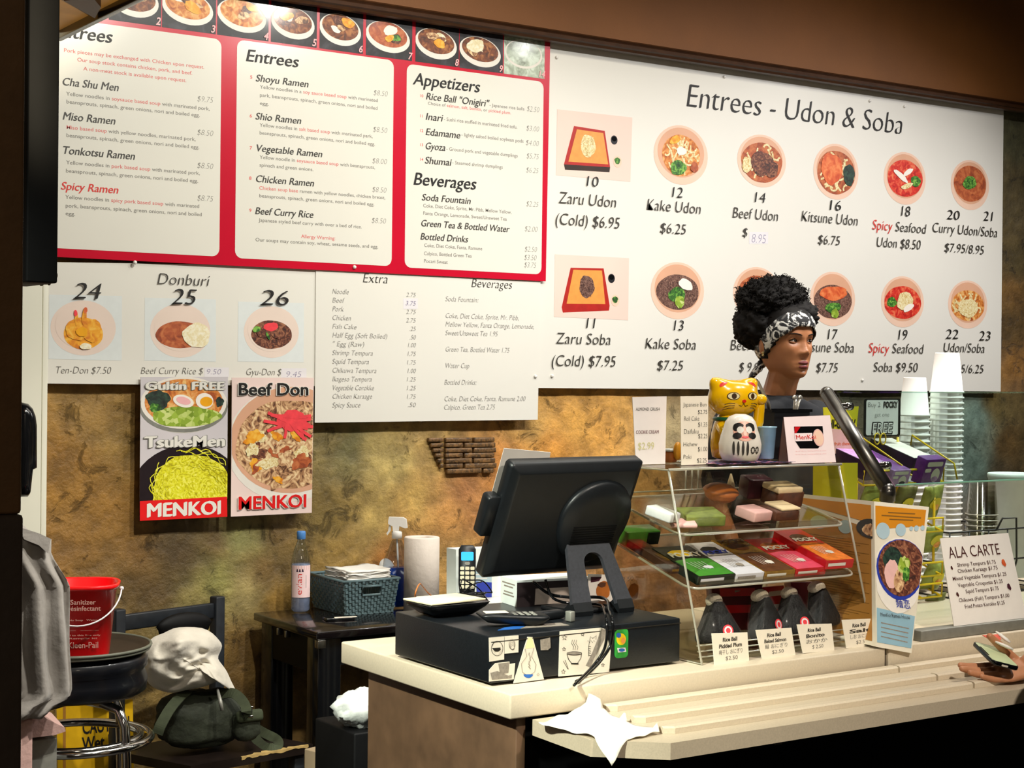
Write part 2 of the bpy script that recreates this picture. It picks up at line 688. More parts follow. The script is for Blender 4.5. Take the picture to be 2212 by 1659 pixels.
    n3.inputs['Roughness'].default_value = .7
    n3.inputs['Distortion'].default_value = .6
    nt.links.new(tc.outputs['Object'], n3.inputs['Vector'])
    m3 = nt.nodes.new('ShaderNodeMapRange')  # darkens the crevices in the colour, standing in for their shade
    m3.inputs[1].default_value = .33
    m3.inputs[2].default_value = .42
    m3.inputs[3].default_value = .45
    m3.inputs[4].default_value = 1.0
    nt.links.new(n3.outputs['Fac'], m3.inputs[0])
    mm = nt.nodes.new('ShaderNodeMath')
    mm.operation = 'MULTIPLY'
    nt.links.new(mr.outputs[0], mm.inputs[0])
    nt.links.new(m3.outputs[0], mm.inputs[1])
    ma = nt.nodes.new('ShaderNodeMath')
    ma.operation = 'ADD'
    nt.links.new(nz_.outputs['Fac'], ma.inputs[0])
    nt.links.new(m3.outputs[0], ma.inputs[1])
    vm = nt.nodes.new('ShaderNodeVectorMath')
    vm.operation = 'SCALE'
    nt.links.new(vc.outputs['Color'], vm.inputs[0])
    nt.links.new(mm.outputs[0], vm.inputs['Scale'])
    nt.links.new(vm.outputs[0], b.inputs['Base Color'])
    bp = nt.nodes.new('ShaderNodeBump')
    bp.inputs['Strength'].default_value = .6
    bp.inputs['Distance'].default_value = .02
    nt.links.new(ma.outputs[0], bp.inputs['Height'])
    nt.links.new(bp.outputs['Normal'], b.inputs['Normal'])
    me.materials.append(m)
    o = bpy.data.objects.new('wall_back', me)
    COL.objects.link(o)
    tag(o, kind='structure')
    # exposed brick patch moulded into the mural
    food('mural_brick', ['#3a2a1a', '#6b4e2c', '#8a6338'], 90)
    mb = MB()
    for r in range(7):
        y = 946+r*11.2
        for xa, xb in (((926+r*5, 958), (963, 1000 if r % 2 else 1020), (1004 if r % 2 else 1024, 1068+(r % 3)*2)) if r < 6 else ((966, 1040), (1044, 1066))):
            if xb-xa < 6:
                continue
            a, b_ = PY(xa, y+(xa-960)*-.012, YW-.014), PY(xb, y+8.4, YW-.014)
            mb.bx(a.x, b_.x, YW-.015-.003*rnd.random(), YW+.004, b_.z, a.z, 'mural_brick', .003)
    c = mb.build('wall_bricks', o)
    # pink paint dot on the mural
    return o


wall = wall_rock()

mb = MB()
mb.bx(-.6, 8.4, -3.0, 4.9, -.06, 0, 'floor_dark')
tag(mb.build('floor'), kind='structure')
mb = MB()
mb.bx(-.6, 8.4, -3.0, 4.9, 3.28, 3.34, 'ceiling_dark')
tag(mb.build('ceiling'), kind='structure')

# soffit over the menus and its brown moulding
zt = PY(1189, 88, 4.60).z
mb = MB()
mb.bx(-.6, 8.4, 4.625, 4.72, zt+.02, 3.28, 'soffit_brown')
tag(mb.build('wall_soffit'), kind='structure')
mb = MB()
prof = [(4.625, zt+.044), (4.612, zt+.044), (4.606, zt+.038), (4.612, zt+.032), (4.606, zt+.028), (4.588, zt+.024), (4.584, zt+.012), (4.592, zt+.008), (4.596, zt), (4.625, zt), (4.632, zt+.01), (4.632, zt+.044)]
mb.loft([[(x, y, z) for y, z in prof] for x in (-.6, 8.4)], 'trim_brown', smooth=False)
tag(mb.build('trim_1'), kind='structure')

# dark brown wall end at the far left, and the white door frame behind it
a = PY(51, 700, 1.6)
mb = MB()
zb = PY(25, 1112, 1.6).z
mb.bx(a.x-.5, a.x, 1.6, 1.85, zb, 3.28, 'dark_post', .004)
a2 = PY(47.5, 1400, 1.6)
mb.bx(a.x-.52, a2.x, 1.597, 1.85, 0, zb, 'dark_post_low', .004)
tag(mb.build('wall_left'), kind='structure')
xa = PY(100, 900, 4.66).x
mb = MB()
mb.bx(xa-.26, xa-.018, 4.645, 4.676, 0, 2.75, 'white_trim', .004)
mb.bx(xa-.016, xa, 4.650, 4.676, 0, 1.775, 'white_trim', .002)
tag(mb.build('trim_2'), kind='structure')

# black box hung high at the corner and the wooden canopy beside it
Y0, Y1 = 3.0, 3.18
Xb = PY(125, 600, Y0).x
Y1 = Xb/ray(60.5, 600).x*ray(60.5, 600).y
zbx = PX(125, 612, Xb).z
t = thing('hanging_box', 'tall black box fixed high in the left corner beside the red menu', 'box', (Xb-.03, 3.09, zbx))
mb = MB()
mb.bx(Xb-.06, Xb, Y0, Y1, zbx, 3.28, 'black_matte', .004)
put(mb.build('body'), t)
mb = MB()
food('dust', ['#14100c', '#4d4232', '#77684a'], 60)
r = random.Random(3)
for i in range(14):
    y = Y0+.015+r.random()*.13
    mb.ball((Xb+.001, y, zbx+.004+.03*r.random()*(1-abs(y-Y0-.07)/.1)), (.003, .010, .007), 'dust', nu=8, nv=6)
put(mb.build('dust_edge'), t)
mb = MB()
mat('wire_white', '#a8aca4', .4)
P = [PX(60+65*i/8, [253, 247, 240, 238, 237, 238, 240, 241, 240][i], Xb+.004) for i in range(9)]
mb.tube(P, .0018, 'wire_white', 6)
put(mb.build('cable'), t)

zc = CZ+.80
c0, c1 = PZ(125, 82, zc), PZ(300, -5.5, zc)
Xc = (c0.x+c1.x)/2
t = thing('wooden_canopy', 'light wooden canopy with black edge and a dark beam at the top left', 'canopy', (Xc-.3, 3.5, zc))
mb = MB()
mb.bx(Xb+.004, Xc-.006, 2.85, 3.94, zc+.012, zc+.03, 'wood_canopy')
put(mb.build('panel'), t)
mb = MB()
mb.bx(Xc-.008, Xc+.008, 2.85, 3.94, zc-.008, zc+.034, 'black_gloss', .002)
put(mb.build('edge_strip'), t)
mb = MB()
b0, b1, b2, b3 = PZ(138, -2, zc), PZ(205, 36, zc), PZ(218, 12, zc), PZ(200, -10, zc)
pp = [b0, b1, b2, b3]
mb.loft([[(p.x, p.y, z) for p in pp] for z in (zc-.004, zc+.012)], 'wood_dark', smooth=False)
put(mb.build('beam'), t)
# ---------------------------------------------------------------- menu boards on the wall
food('soup_brown', ['#4a2412', '#7d3f1c', '#b5743e'], 45)
food('soup_orange', ['#a34a18', '#d98436', '#eec27a'], 40)
food('soup_curry', ['#8c3d20', '#b4582e', '#c87442'], 40)
food('soup_red', ['#b01410', '#d83020', '#ea7a50'], 40)
food('noodle_pale', ['#caa35c', '#ead9a0', '#f4ebc6'], 60, dist=3)
food('noodle_dark', ['#3a2119', '#6a463a', '#94705f'], 60, dist=3)
food('noodle_yellow', ['#b0a400', '#e2de16', '#f2ee6a'], 45, dist=3)
food('beef', ['#301810', '#6a3524', '#a06a4a'], 55, dist=2)
food('beef_pale', ['#5a3420', '#b08058', '#e0b888', '#f0d6a6'], 34, dist=2)
food('greens', ['#123a10', '#3d7a22', '#8cc04e'], 70)
food('onion_green', ['#6d8a16', '#9cb83a', '#cfdb86'], 70, kind='V')
food('nori', ['#0a1712', '#1a3026', '#2c4a38'], 60)
food('tofu', ['#c84a20', '#e06a34', '#ec8c50'], 30)
food('tempura', ['#d87a12', '#f0a41c', '#f7c04a'], 40)
food('rice', ['#e8d8a8', '#f2e8c4', '#f8f2dc'], 90)
food('photo_dark', ['#0b0a0d', '#1d1a1e', '#3c3a42'], 14)
food('photo_glare', ['#78806c', '#aebaa4', '#d8e4d2'], 30)
mat('print_pink', '#ecd0c2', .4, var=.03, vs=4)
mat('print_bowl', '#ecc8b0', .4, var=.04, vs=9)
mat('print_bowl_in', '#dca888', .4, var=.05, vs=9)
mat('print_bowl_white', '#e9e3d8', .4, var=.03)
mat('print_grey', '#cfc9cc', .4, var=.04, vs=6)
mat('print_blue', '#dfe4e2', .4, var=.02)
mat('print_bowl_pale', '#ead6c8', .4, var=.03, vs=8)
mat('tray_red', '#b02018', .4, var=.1)
mat('tray_mat', '#e89a48', .4, var=.08)
mat('cup_dark', '#16151c', .4, var=.2)
mat('egg_white', '#f4ece0', .4, var=.02)
mat('yolk', '#f0a818', .4, var=.06)
mat('naruto_pink', '#f0b4b4', .4, var=.04)
mat('ginger', '#f0464e', .4, var=.12, vs=50)
mat('poster_red', '#e0181a', .4, var=.05)
mat('poster_pink', '#ecd4cc', .4, var=.03, vs=6)
mat('poster_black', '#1c1016', .4, var=.15)
mat('gold_ink', '#c9c48c', .5, var=.05)


def board(fr, corners, th, m, mb=None):
    """flat sheet: corners are photo pixels on the frame's plane"""
    mb = mb or MB()
    pts = [fr.px(*c) for c in corners]
    mb.prism(fr, pts, -th, 0, m)
    return mb


def squiggles(mb, fr, c, a, b, n, w, h, m, seed, box=None):
    r = random.Random(seed)
    for i in range(n):
        t, k = r.uniform(0, 6.28), math.sqrt(r.random())*.8
        x, y, ang = c[0]+a*k*math.cos(t), c[1]+b*k*math.sin(t), r.uniform(0, 6.28)
        q = r.uniform(-3.5, 3.5)
        L = r.uniform(.5, 1.0)*min(a, b)
        pts = []
        for j in range(7):
            if ((x-c[0])/a)**2+((y-c[1])/b)**2 < .92:
                pts.append((x, y))
            x += math.cos(ang)*L/6
            y += math.sin(ang)*L/6
            ang += q/6
        if len(pts) > 2:
            mb.ribbon(fr, pts, w, h+.00003*i, m)


def bowl(mb, fr, Z, cx, cy, rx, ry, soup, tops, inner=(.70, .70, .02), seed=0, outer='print_bowl', noodle=None):
    """a printed bowl photo: Z maps zoom pixels to photo pixels"""
    c = fr.px(*Z(cx, cy))
    e = fr.px(*Z(cx+rx, cy))
    g = fr.px(*Z(cx, cy-ry))
    a, b = e[0]-c[0], g[1]-c[1]
    mb.ell(fr, c, a, b, .0006, outer)
    mb.ell(fr, (c[0], c[1]+b*.08), a*.86, b*.84, .0009, 'print_bowl_in' if outer == 'print_bowl' else 'print_bowl_pale')
    ic = (c[0], c[1]-inner[2]*b)
    ia, ib = a*inner[0], b*inner[1]
    mb.ell(fr, ic, ia, ib, .0012, soup, wob=.01, seed=seed)
    if noodle:
        squiggles(mb, fr, ic, ia, ib, 26, ia*.075, .0014, noodle, seed)
    for k, (m, dx, dy, sx, sy, an) in enumerate(tops):
        mb.ell(fr, (ic[0]+dx*ia, ic[1]+dy*ib), sx*ia, sy*ib, .0028+.0003*k, m, an, 26, wob=.05, seed=seed*7+k)


# --- udon and soba board
Z3 = lambda x, y: (1160+x/2.0741, 60+y/2.0741)
mb = board(FW, [(1150, 838), (2161.7, 845.7), (2168, 235.6), (1150, 83.5)], .006, 'board_white')


def L3(txt, x0, y, x1, h, m='ink_soft', nib=.016, off=-.018, sh=.16, **k):
    a, b = Z3(x0, y)
    c, _ = Z3(x1, y)
    mb.TP(FW, txt, a, b, c, h/2.0741, m, sh=sh, off=off, nib=nib, **k)


L3('Entrees - Udon & Soba', 660, 352, 1640, 104, 'ink', .02, -.02)
for q, tops in (([(90, 365), (427, 402), (418, 690), (85, 660)], 0), ([(80, 1015), (412, 1032), (408, 1310), (76, 1295)], 1)):
    P = [FW.px(*Z3(*p)) for p in q]
    mb.flat(FW, P[::-1], .0006, 'print_pink')
    # box of noodles seen from above: red frame, bamboo mat, noodle heap, sauce cup and scallion dish
    R = ([(165, 440), (303, 462), (327, 625), (120, 612)], [(178, 455), (296, 472), (318, 612), (140, 600)], (228, 530), (345, 503), (360, 600)) if not tops else \
        ([(150, 1075), (298, 1078), (325, 1245), (110, 1252)], [(162, 1084), (290, 1088), (305, 1238), (132, 1236)], (222, 1160), (333, 1123), (350, 1222))
    mb.flat(FW, [FW.px(*Z3(*p)) for p in R[0]][::-1], .0009, 'tray_red')
    lo = [R[0][3], R[0][2], (R[0][2][0]-3, R[0][2][1]+22), (R[0][3][0]+5, R[0][3][1]+24)]
    mb.flat(FW, [FW.px(*Z3(*p)) for p in lo][::-1], .0009, 'wood_dark' if not tops else 'tray_red')
    mb.flat(FW, [FW.px(*Z3(*p)) for p in R[1]][::-1], .0012, 'tray_mat')
    c = FW.px(*Z3(*R[2]))
    nm = 'noodle_dark' if tops else 'noodle_pale'
    mb.ell(FW, c, .033, .040, .0015, nm, wob=.04, seed=3)
    squiggles(mb, FW, c, .037, .044, 40, .0026, .0018, nm, 5+tops)
    c = FW.px(*Z3(*R[3]))
    mb.ell(FW, c, .0155, .0165, .0009, 'cup_dark')
    mb.ell(FW, (c[0], c[1]+.004), .011, .009, .0012, 'black_gloss')
    c = FW.px(*Z3(*R[4]))
    mb.ell(FW, c, .019, .021, .0012, 'print_bowl')
    mb.ell(FW, (c[0]-.001, c[1]+.003), .013, .012, .0015, 'greens', wob=.06, seed=2)
G = ('greens', -.1, -.5, .36, .38, 0)
bowl(mb, FW, Z3, 645, 570, 120, 133, 'soup_orange', [('greens', -.15, -.6, .42, .36, .1), ('egg_white', 0, .22, .26, .2, 0), ('soup_curry', .7, -.5, .2, .26, 0), ('tempura', -.35, .72, .3, .18, .4)], seed=1, noodle='noodle_pale')
bowl(mb, FW, Z3, 1007, 597, 108, 118, 'soup_curry', [('beef', 0, -.05, .56, .62, 0), ('beef', .45, -.3, .35, .4, .3), ('noodle_pale', -.75, -.2, .22, .4, 0)], (.84, .76, .06), 2, noodle='noodle_pale')
bowl(mb, FW, Z3, 1340, 645, 100, 125, 'soup_curry', [('tofu', -.25, .15, .56, .72, .1), ('nori', .66, -.05, .3, .5, 0)], (.84, .78, .03), 3, noodle='noodle_pale')
bowl(mb, FW, Z3, 1648, 675, 93, 118, 'soup_red', [('greens', .6, -.1, .28, .3, 0), ('egg_white', -.25, .1, .45, .16, -.5), ('egg_white', .15, .35, .3, .14, .5), ('noodle_pale', .1, -.4, .35, .14, .3)], (.84, .70, 0), 4)
bowl(mb, FW, Z3, 1940, 705, 85, 112, 'soup_curry', [('greens', -.05, .05, .42, .36, .2)], (.84, .72, -.05), 5)
bowl(mb, FW, Z3, 630, 1178, 118, 128, 'noodle_dark', [('greens', -.05, -.15, .40, .42, .1), ('onion_green', .08, -.55, .22, .35, .2), ('egg_white', .35, .45, .34, .3, -.3)], (.80, .62, .05), 6, noodle='noodle_dark')
bowl(mb, FW, Z3, 985, 1190, 105, 118, 'soup_curry', [('beef', 0, 0, .6, .6, 0)], (.82, .72, .05), 7)
bowl(mb, FW, Z3, 1325, 1215, 100, 122, 'noodle_dark', [('tofu', .02, .5, .72, .42, .05), ('greens', 0, -.35, .42, .3, .1), ('onion_green', .1, -.7, .2, .28, 0)], (.84, .62, .1), 8, noodle='noodle_dark')
bowl(mb, FW, Z3, 1638, 1228, 95, 115, 'soup_red', [('greens', -.6, .0, .26, .3, 0), ('noodle_pale', .1, .1, .44, .55, .3), ('egg_white', .3, -.3, .3, .2, .4)], (.86, .64, .03), 9)
bowl(mb, FW, Z3, 1930, 1240, 87, 108, 'soup_orange', [('noodle_pale', 0, -.15, .6, .6, 0)], (.84, .64, .05), 10, noodle='noodle_pale')
for a in [('10', 205, 708, 272, 46), ('12', 590, 757, 650, 46), ('14', 960, 780, 1020, 46), ('16', 1295, 815, 1360, 46), ('18', 1618, 842, 1668, 46), ('20', 1830, 857, 1890, 42), ('21', 1995, 863, 2045, 42),
          ('11', 205, 1345, 265, 46), ('13', 598, 1355, 655, 46), ('15', 960, 1370, 1015, 46), ('17', 1288, 1395, 1340, 46), ('19', 1605, 1397, 1655, 46), ('22', 1825, 1392, 1885, 42), ('23', 1975, 1400, 2030, 42)]:
    L3(*a, 'ink', lay=.0042)
for a in [('Zaru Udon', 92, 785, 353, 52), ('(Cold) $6.95', 75, 880, 368, 52), ('Kake Udon', 485, 815, 732, 50), ('$6.25', 545, 918, 665, 46), ('Beef Udon', 870, 850, 1078, 48), ('$', 915, 935, 940, 40),
          ('Kitsune Udon', 1178, 866, 1435, 48), ('$6.75', 1253, 968, 1355, 42), ([('Spicy', 'ink_red'), (' Seafood', 'ink_soft')], 1497, 903, 1740, 44), ('Udon $8.50', 1515, 980, 1715, 44),
          ('Curry Udon/Soba', 1765, 915, 2060, 44), ('$7.95/8.95', 1820, 1003, 2000, 40), ('Zaru Soba', 80, 1415, 328, 50), ('(Cold) $7.95', 58, 1515, 350, 50), ('Kake Soba', 478, 1437, 710, 48),
          ('$7.25', 532, 1533, 652, 44), ('Beef Soba', 860, 1443, 1060, 46), ('$ 9.95', 900, 1540, 1010, 42), ('Kitsune Soba', 1165, 1450, 1418, 46), ('$7.75', 1245, 1542, 1345, 42),
          ([('Spicy', 'ink_red'), (' Seafood', 'ink_soft')], 1480, 1455, 1728, 44), ('Soba $9.50', 1502, 1540, 1702, 42), ('Udon/Soba', 1815, 1452, 2003, 42), ('$5.25/6.25', 1820, 1545, 1998, 38)]:
    L3(*a, lay=.0035)
mb.flat(FW, [FW.px(*Z3(*p)) for p in ((950, 968), (1035, 968), (1035, 915), (950, 915))], .0006, 'pale_patch')
L3('8.95', 958, 962, 1025, 40, 'ink_violet', .0, -.02)
tag(mb.build('menu_board'), 'large white menu board titled Entrees Udon and Soba with bowl photos', 'menu board', 'menu boards on the wall')

# --- donburi board
Z4 = lambda x, y: (x/2.7194, 540+y/2.7194)
FD = Fr((0, 4.652, 0), (1, 0, 0), (0, 0, 1))
mb = board(FD, [(101, 828.5), (683, 834), (684, 575), (103, 566)], .004, 'board_white')


def L4(txt, x0, y, x1, h, m='ink_grey', nib=.014, off=-.022, sh=.2, **k):
    a, b = Z4(x0, y)
    c, _ = Z4(x1, y)
    mb.TP(FD, txt, a, b, c, h/2.7194, m, sh=sh, off=off, nib=nib, **k)


for q in ([(285, 640), (715, 650), (716, 270), (288, 262)], [(848, 650), (1268, 656), (1268, 290), (850, 280)], [(1397, 655), (1783, 660), (1786, 312), (1399, 303)]):
    mb.flat(FD, [FD.px(*Z4(*p)) for p in q], .0004, 'print_blue')
bowl(mb, FD, Z4, 490, 458, 190, 162, 'tempura', [('tempura', -.35, .25, .55, .7, .25), ('tempura', .4, .2, .5, .72, -.25), ('tempura', -.38, .95, .09, .5, .05), ('ginger', -.42, 1.25, .085, .2, .05), ('tempura', .02, 1.05, .12, .55, -.08), ('tofu', .08, 1.45, .09, .2, -.1), ('rice', .1, -.8, .3, .2, 0), ('yolk', -.1, .1, .3, .3, 0)], (.60, .58, .2), 11, 'print_bowl_pale')
bowl(mb, FD, Z4, 1060, 475, 175, 158, 'soup_curry', [('rice', .65, 0, .56, .92, 0)], (.82, .50, .15), 12, 'print_bowl_pale')
bowl(mb, FD, Z4, 1595, 482, 160, 152, 'beef', [('beef', -.3, .3, .5, .5, .2), ('beef', .4, .2, .45, .5, 0), ('ginger', -.05, .55, .36, .3, .1), ('greens', -.75, .35, .2, .2, .3), ('greens', -.2, -.1, .06, .3, .5)], (.74, .55, .1), 13, 'print_bowl_pale')
L4('Donburi', 915, 200, 1225, 66, 'ink_soft', lay=.004)
for a in [('24', 420, 285, 585, 95), ('25', 995, 318, 1145, 92), ('26', 1515, 322, 1690, 90)]:
    L4(*a, 'ink', .022, -.02, .25, lay=.0065)
for a in [('Ten-Don $7.50', 320, 725, 650, 42), ('Beef Curry Rice $', 822, 728, 1190, 40), ('Gyu-Don $', 1440, 735, 1650, 40)]:
    L4(*a)
for p in ((1200, 690, 1345, 745), (1650, 695, 1800, 750)):
    mb.flat(FD, [FD.px(*Z4(*q)) for q in ((p[0], p[3]), (p[2], p[3]), (p[2], p[1]), (p[0], p[1]))], .0004, 'pale_patch')
L4('9.50', 1208, 730, 1298, 32, 'ink_violet', 0, -.02)
L4('9.45', 1675, 746, 1770, 34, 'ink_violet', 0, -.02)
tag(mb.build('menu_board'), 'white Donburi menu board with three bowls numbered 24 25 26', 'menu board', 'menu boards on the wall')

# --- extras board
Z5 = lambda x, y: (660+x/2.962, 560+y/2.962)
FE = Fr((0, 4.648, 0), (1, 0, 0), (0, 0, 1))
mb = board(FE, [(680, 913), (1161.6, 906.6), (1168, 590), (682.5, 570)], .003, 'board_white')


def L5(txt, x0, y, x1, h=32, m='ink_pale', nib=.01, off=-.016, sh=.2, **k):
    a, b = Z5(x0, y)
    c, _ = Z5(x1, y)
    mb.TP(FE, txt, a, b, c, h/2.962, m, sh=sh, off=off, nib=nib, **k)


L5('Extra', 360, 148, 525, 60, 'ink_soft', .014, -.02)
L5('Beverages', 1055, 178, 1320, 56, 'ink_soft', .014, -.02)
for t, y, x1, p, py, px in [('Noodle', 220, 275, '2.75', 240, 642), ('Beef', 276, 243, '3.75', 294, 637), ('Pork', 332, 242, '2.75', 349, 641), ('Chicken', 388, 290, '2.75', 403, 641), ('Fish Cake', 444, 325, '.25', 458, 662),
                            ('Half Egg (Soft Boiled)', 500, 523, '.50', 512, 664), ('" Egg (Raw)', 556, 376, '1.00', 562, 648), ('Shrimp Tempura', 612, 430, '1.75', 618, 645), ('Squid Tempura', 668, 405, '1.75', 673, 641),
                            ('Chikuwa Tempura', 725, 453, '1.00', 727, 645), ('Ikageso Tempura', 781, 423, '1.25', 781, 640), ('Vegetable Corokke', 837, 437, '1.25', 837, 640), ('Chicken Karaage', 892, 425, '1.75', 892, 640), ('Spicy Sauce', 948, 350, '.50', 945, 652)]:
    L5(t, 168, y, x1)
    if p == '3.75':
        mb.flat(FE, [FE.px(*Z5(*q)) for q in ((625, 318), (718, 318), (718, 250), (625, 250))], .0004, 'pale_patch')
    L5(p, px, py, 704, 28, 'ink_violet' if p == '3.75' else 'ink_pale')
for t, x, y, x1 in [('Soda Fountain:', 892, 268, 1105), ('Coke, Diet Coke, Sprite, Mr. Pibb,', 892, 375, 1365), ('Mellow Yellow, Fanta Orange, Lemonade,', 892, 430, 1463), ('Sweet/Unsweet Tea 1.95', 892, 485, 1228),
                    ('Green Tea, Bottled Water 1.75', 892, 590, 1303), ('Water Cup', 890, 695, 1047), ('Bottled Drinks:', 885, 802, 1092), ('Coke, Diet Coke, Fanta, Ramune 2.00', 885, 908, 1405), ('Calpico, Green Tea 2.75', 883, 962, 1210)]:
    L5(t, x, y, x1)
tag(mb.build('menu_board'), 'white Extra and Beverages price list below the red menu', 'menu board', 'menu boards on the wall')

# --- red ramen menu
FR_ = Fr((0, 4.641, 0), (1, 0, 0), (0, 0, 1))
mb = board(FR_, [(92, 553.5), (1179, 607.5), (1189, 70), (92, -86)], .004, 'menu_red')
Z1 = lambda x, y: (x/2.7657, y/2.7657)
Z2 = lambda x, y: (500+x/2.963, 60+y/2.963)
for q in ([(92, 37), (475, 82), (477, 552), (92, 537)], [(511.5, 86), (850, 130), (846.5, 574), (508, 558.5)], [(878.7, 138), (1175.5, 177), (1168, 593), (874, 577.5)]):
    P = [FR_.px(*p) for p in q]
    mb.flat(FR_, rrect((P[0][0]+P[3][0])/2, (P[2][1]+P[3][1])/2, (P[1][0]+P[2][0])/2, (P[0][1]+P[1][1])/2, .024), .0005, 'panel_white')
# photo strip
soups = ['soup_brown', 'soup_orange', 'soup_orange', 'soup_brown', 'soup_brown', 'soup_curry', 'soup_brown', 'soup_brown', 'photo_glare']
xs = [(235, 348), (350, 466), (469, 580), (585, 684), (690, 784), (790, 890), (897, 991), (992, 1086), (1088, 1176)]
hh = FR_.px(1176, 79)[1]-FR_.px(1176, 165)[1]
for i, (xa, xb) in enumerate(xs):
    yb = 165-(1176-(xa+xb)/2)*.1385
    p0, p1 = FR_.px(xa, yb), FR_.px(xb, yb)
    u0, v0, u1, v1 = p0[0], p0[1], p1[0], p0[1]+hh
    mb.flat(FR_, [(u0, v0), (u1, v0), (u1, v1), (u0, v1)], .0005, 'photo_glare' if i == 8 else 'photo_dark')
    if i == 8:
        mb.ell(FR_, ((u0+u1)/2-.004, v0+hh*.55), (u1-u0)*.46, hh*.36, .0008, 'print_bowl_white')
        mb.ell(FR_, ((u0+u1)/2-.004, v0+hh*.57), (u1-u0)*.42, hh*.32, .0011, 'photo_glare')
    else:
        w, bx_ = u1-u0, (u0, v0, u1, v1)
        cx, cy = u0+w*.47, v0+hh*(.52 if i < 7 else .48)
        mb.ell(FR_, (cx, cy-.004), w*.48, hh*.36, .0008, 'print_bowl_white', -.12, box=bx_)
        mb.ell(FR_, (cx, cy+.004), w*.42, hh*.29, .0011, soups[i], -.12, box=bx_)
        r = random.Random(i)
        for k in range(4):
            mb.ell(FR_, (cx+r.uniform(-.2, .2)*w, cy+.008+r.uniform(-.12, .14)*hh), w*r.uniform(.08, .17), hh*r.uniform(.06, .12), .0014+.0003*k, ['rice' if i in (6, 7) else 'egg_white', 'beef', 'greens' if i == 5 else 'beef_pale', 'tempura'][k], r.uniform(-.5, .5), 20, bx_, .06, i*5+k)
        if i == 7:
            mb.ell(FR_, (cx-.02, cy+.014), w*.2, hh*.16, .0028, 'rice', .2, box=bx_, wob=.05)
    mb.T(FR_, str([2, 3, 4, 5, 6, 7, 8, 9, 14][i]), u1-.018 if i < 8 else u1-.03, v0+.004, None, .022, 'naruto_pink', .2, .02, .003)


def LR(Z, s, txt, x0, y, x1, h, m='ink_grey', nib=0, off=.004, sh=0.0, **k):
    a, b = Z(x0, y)
    c, _ = Z(x1, y)
    mb.TP(FR_, txt, a, b, c, h/s, m, sh=sh, off=off, nib=nib, **k)


g, rd, bs = 'ink_grey', 'ink_pink', 'beansprouts, spinach, green onions, nori and boiled egg.'
H_ = dict(sh=.22, off=.0, nib=.02)
P_ = dict(sh=.2, off=-.02)
for a in [('Entrees', 310, 213, 668, 78, 'ink'), ('Cha Shu Men', 367, 508, 708, 46, 'ink_soft'), ('Miso Ramen', 370, 714, 688, 46, 'ink_soft'), ('Tonkotsu Ramen', 368, 918, 805, 46, 'ink_soft'), ('Spicy Ramen', 360, 1132, 706, 46, 'ink_red')]:
    LR(Z1, 2.7657, *a, **H_)
for a in [('Pork pieces may be exchanged with Chicken upon request.', 380, 310, 1222, 22, rd), ('Our soup stock contains chicken, pork, and beef.', 460, 366, 1150, 22, rd), ('A non-meat stock is available upon request.', 498, 420, 1115, 22, rd),
          ([('Yellow noodles in ', g), ('soysauce based soup', rd), (' with marinated pork,', g)], 395, 570, 1255, 22), (bs, 395, 617, 1195, 22),
          ([('Miso based soup', rd), (' with yellow noodles, marinated pork,', g)], 395, 770, 1170, 22), (bs, 395, 818, 1192, 22),
          ([('Yellow noodles in ', g), ('pork based soup', rd), (' with marinated pork,', g)], 395, 980, 1195, 22), (bs, 392, 1030, 1185, 22),
          ([('Yellow noodles in ', g), ('spicy pork based soup', rd), (' with marinated', g)], 390, 1187, 1192, 22), ('pork, beansprouts, spinach, green onions, nori and boiled', 390, 1238, 1207, 22), ('egg.', 390, 1285, 450, 22)]:
    LR(Z1, 2.7657, *a)
for t, y in (('$9.75', 605), ('$8.50', 805), ('$8.50', 1003), ('$8.75', 1198)):
    LR(Z1, 2.7657, t, 1174, y, 1272, 34, g, **P_)
for a in [('Entrees', 85, 212, 427, 76, 'ink'), ('Shoyu Ramen', 152, 342, 492, 44, 'ink_soft'), ('Shio Ramen', 150, 586, 445, 44, 'ink_soft'), ('Vegetable Ramen', 152, 790, 580, 44, 'ink_soft'), ('Chicken Ramen', 150, 986, 527, 44, 'ink_soft'), ('Beef Curry Rice', 147, 1192, 522, 44, 'ink_soft'),
          ('Appetizers', 1160, 362, 1587, 76, 'ink'), ('Rice Ball "Onigiri"', 1240, 458, 1645, 44, 'ink_soft'), ('Inari', 1238, 588, 1350, 44, 'ink_soft'), ('Edamame', 1238, 686, 1462, 44, 'ink_soft'), ('Gyoza', 1236, 776, 1367, 44, 'ink_soft'), ('Shumai', 1234, 868, 1405, 44, 'ink_soft'),
          ('Beverages', 1158, 1003, 1563, 78, 'ink'), ('Soda Fountain', 1215, 1104, 1530, 42, 'ink_soft'), ('Green Tea & Bottled Water', 1208, 1270, 1775, 42, 'ink_soft'), ('Bottled Drinks', 1205, 1355, 1512, 42, 'ink_soft')]:
    LR(Z2, 2.963, *a, **H_)
for t, x, y in (('5', 118, 325), ('6', 115, 573), ('7', 115, 778), ('8', 112, 972), ('9', 112, 1178)):
    LR(Z2, 2.963, t, x, y, x+16, 20, rd, off=.02)
for t, y in (('10', 443), ('11', 572), ('12', 666), ('13', 757), ('14', 850)):
    LR(Z2, 2.963, t, 1202, y, 1228, 18, rd, off=.01)
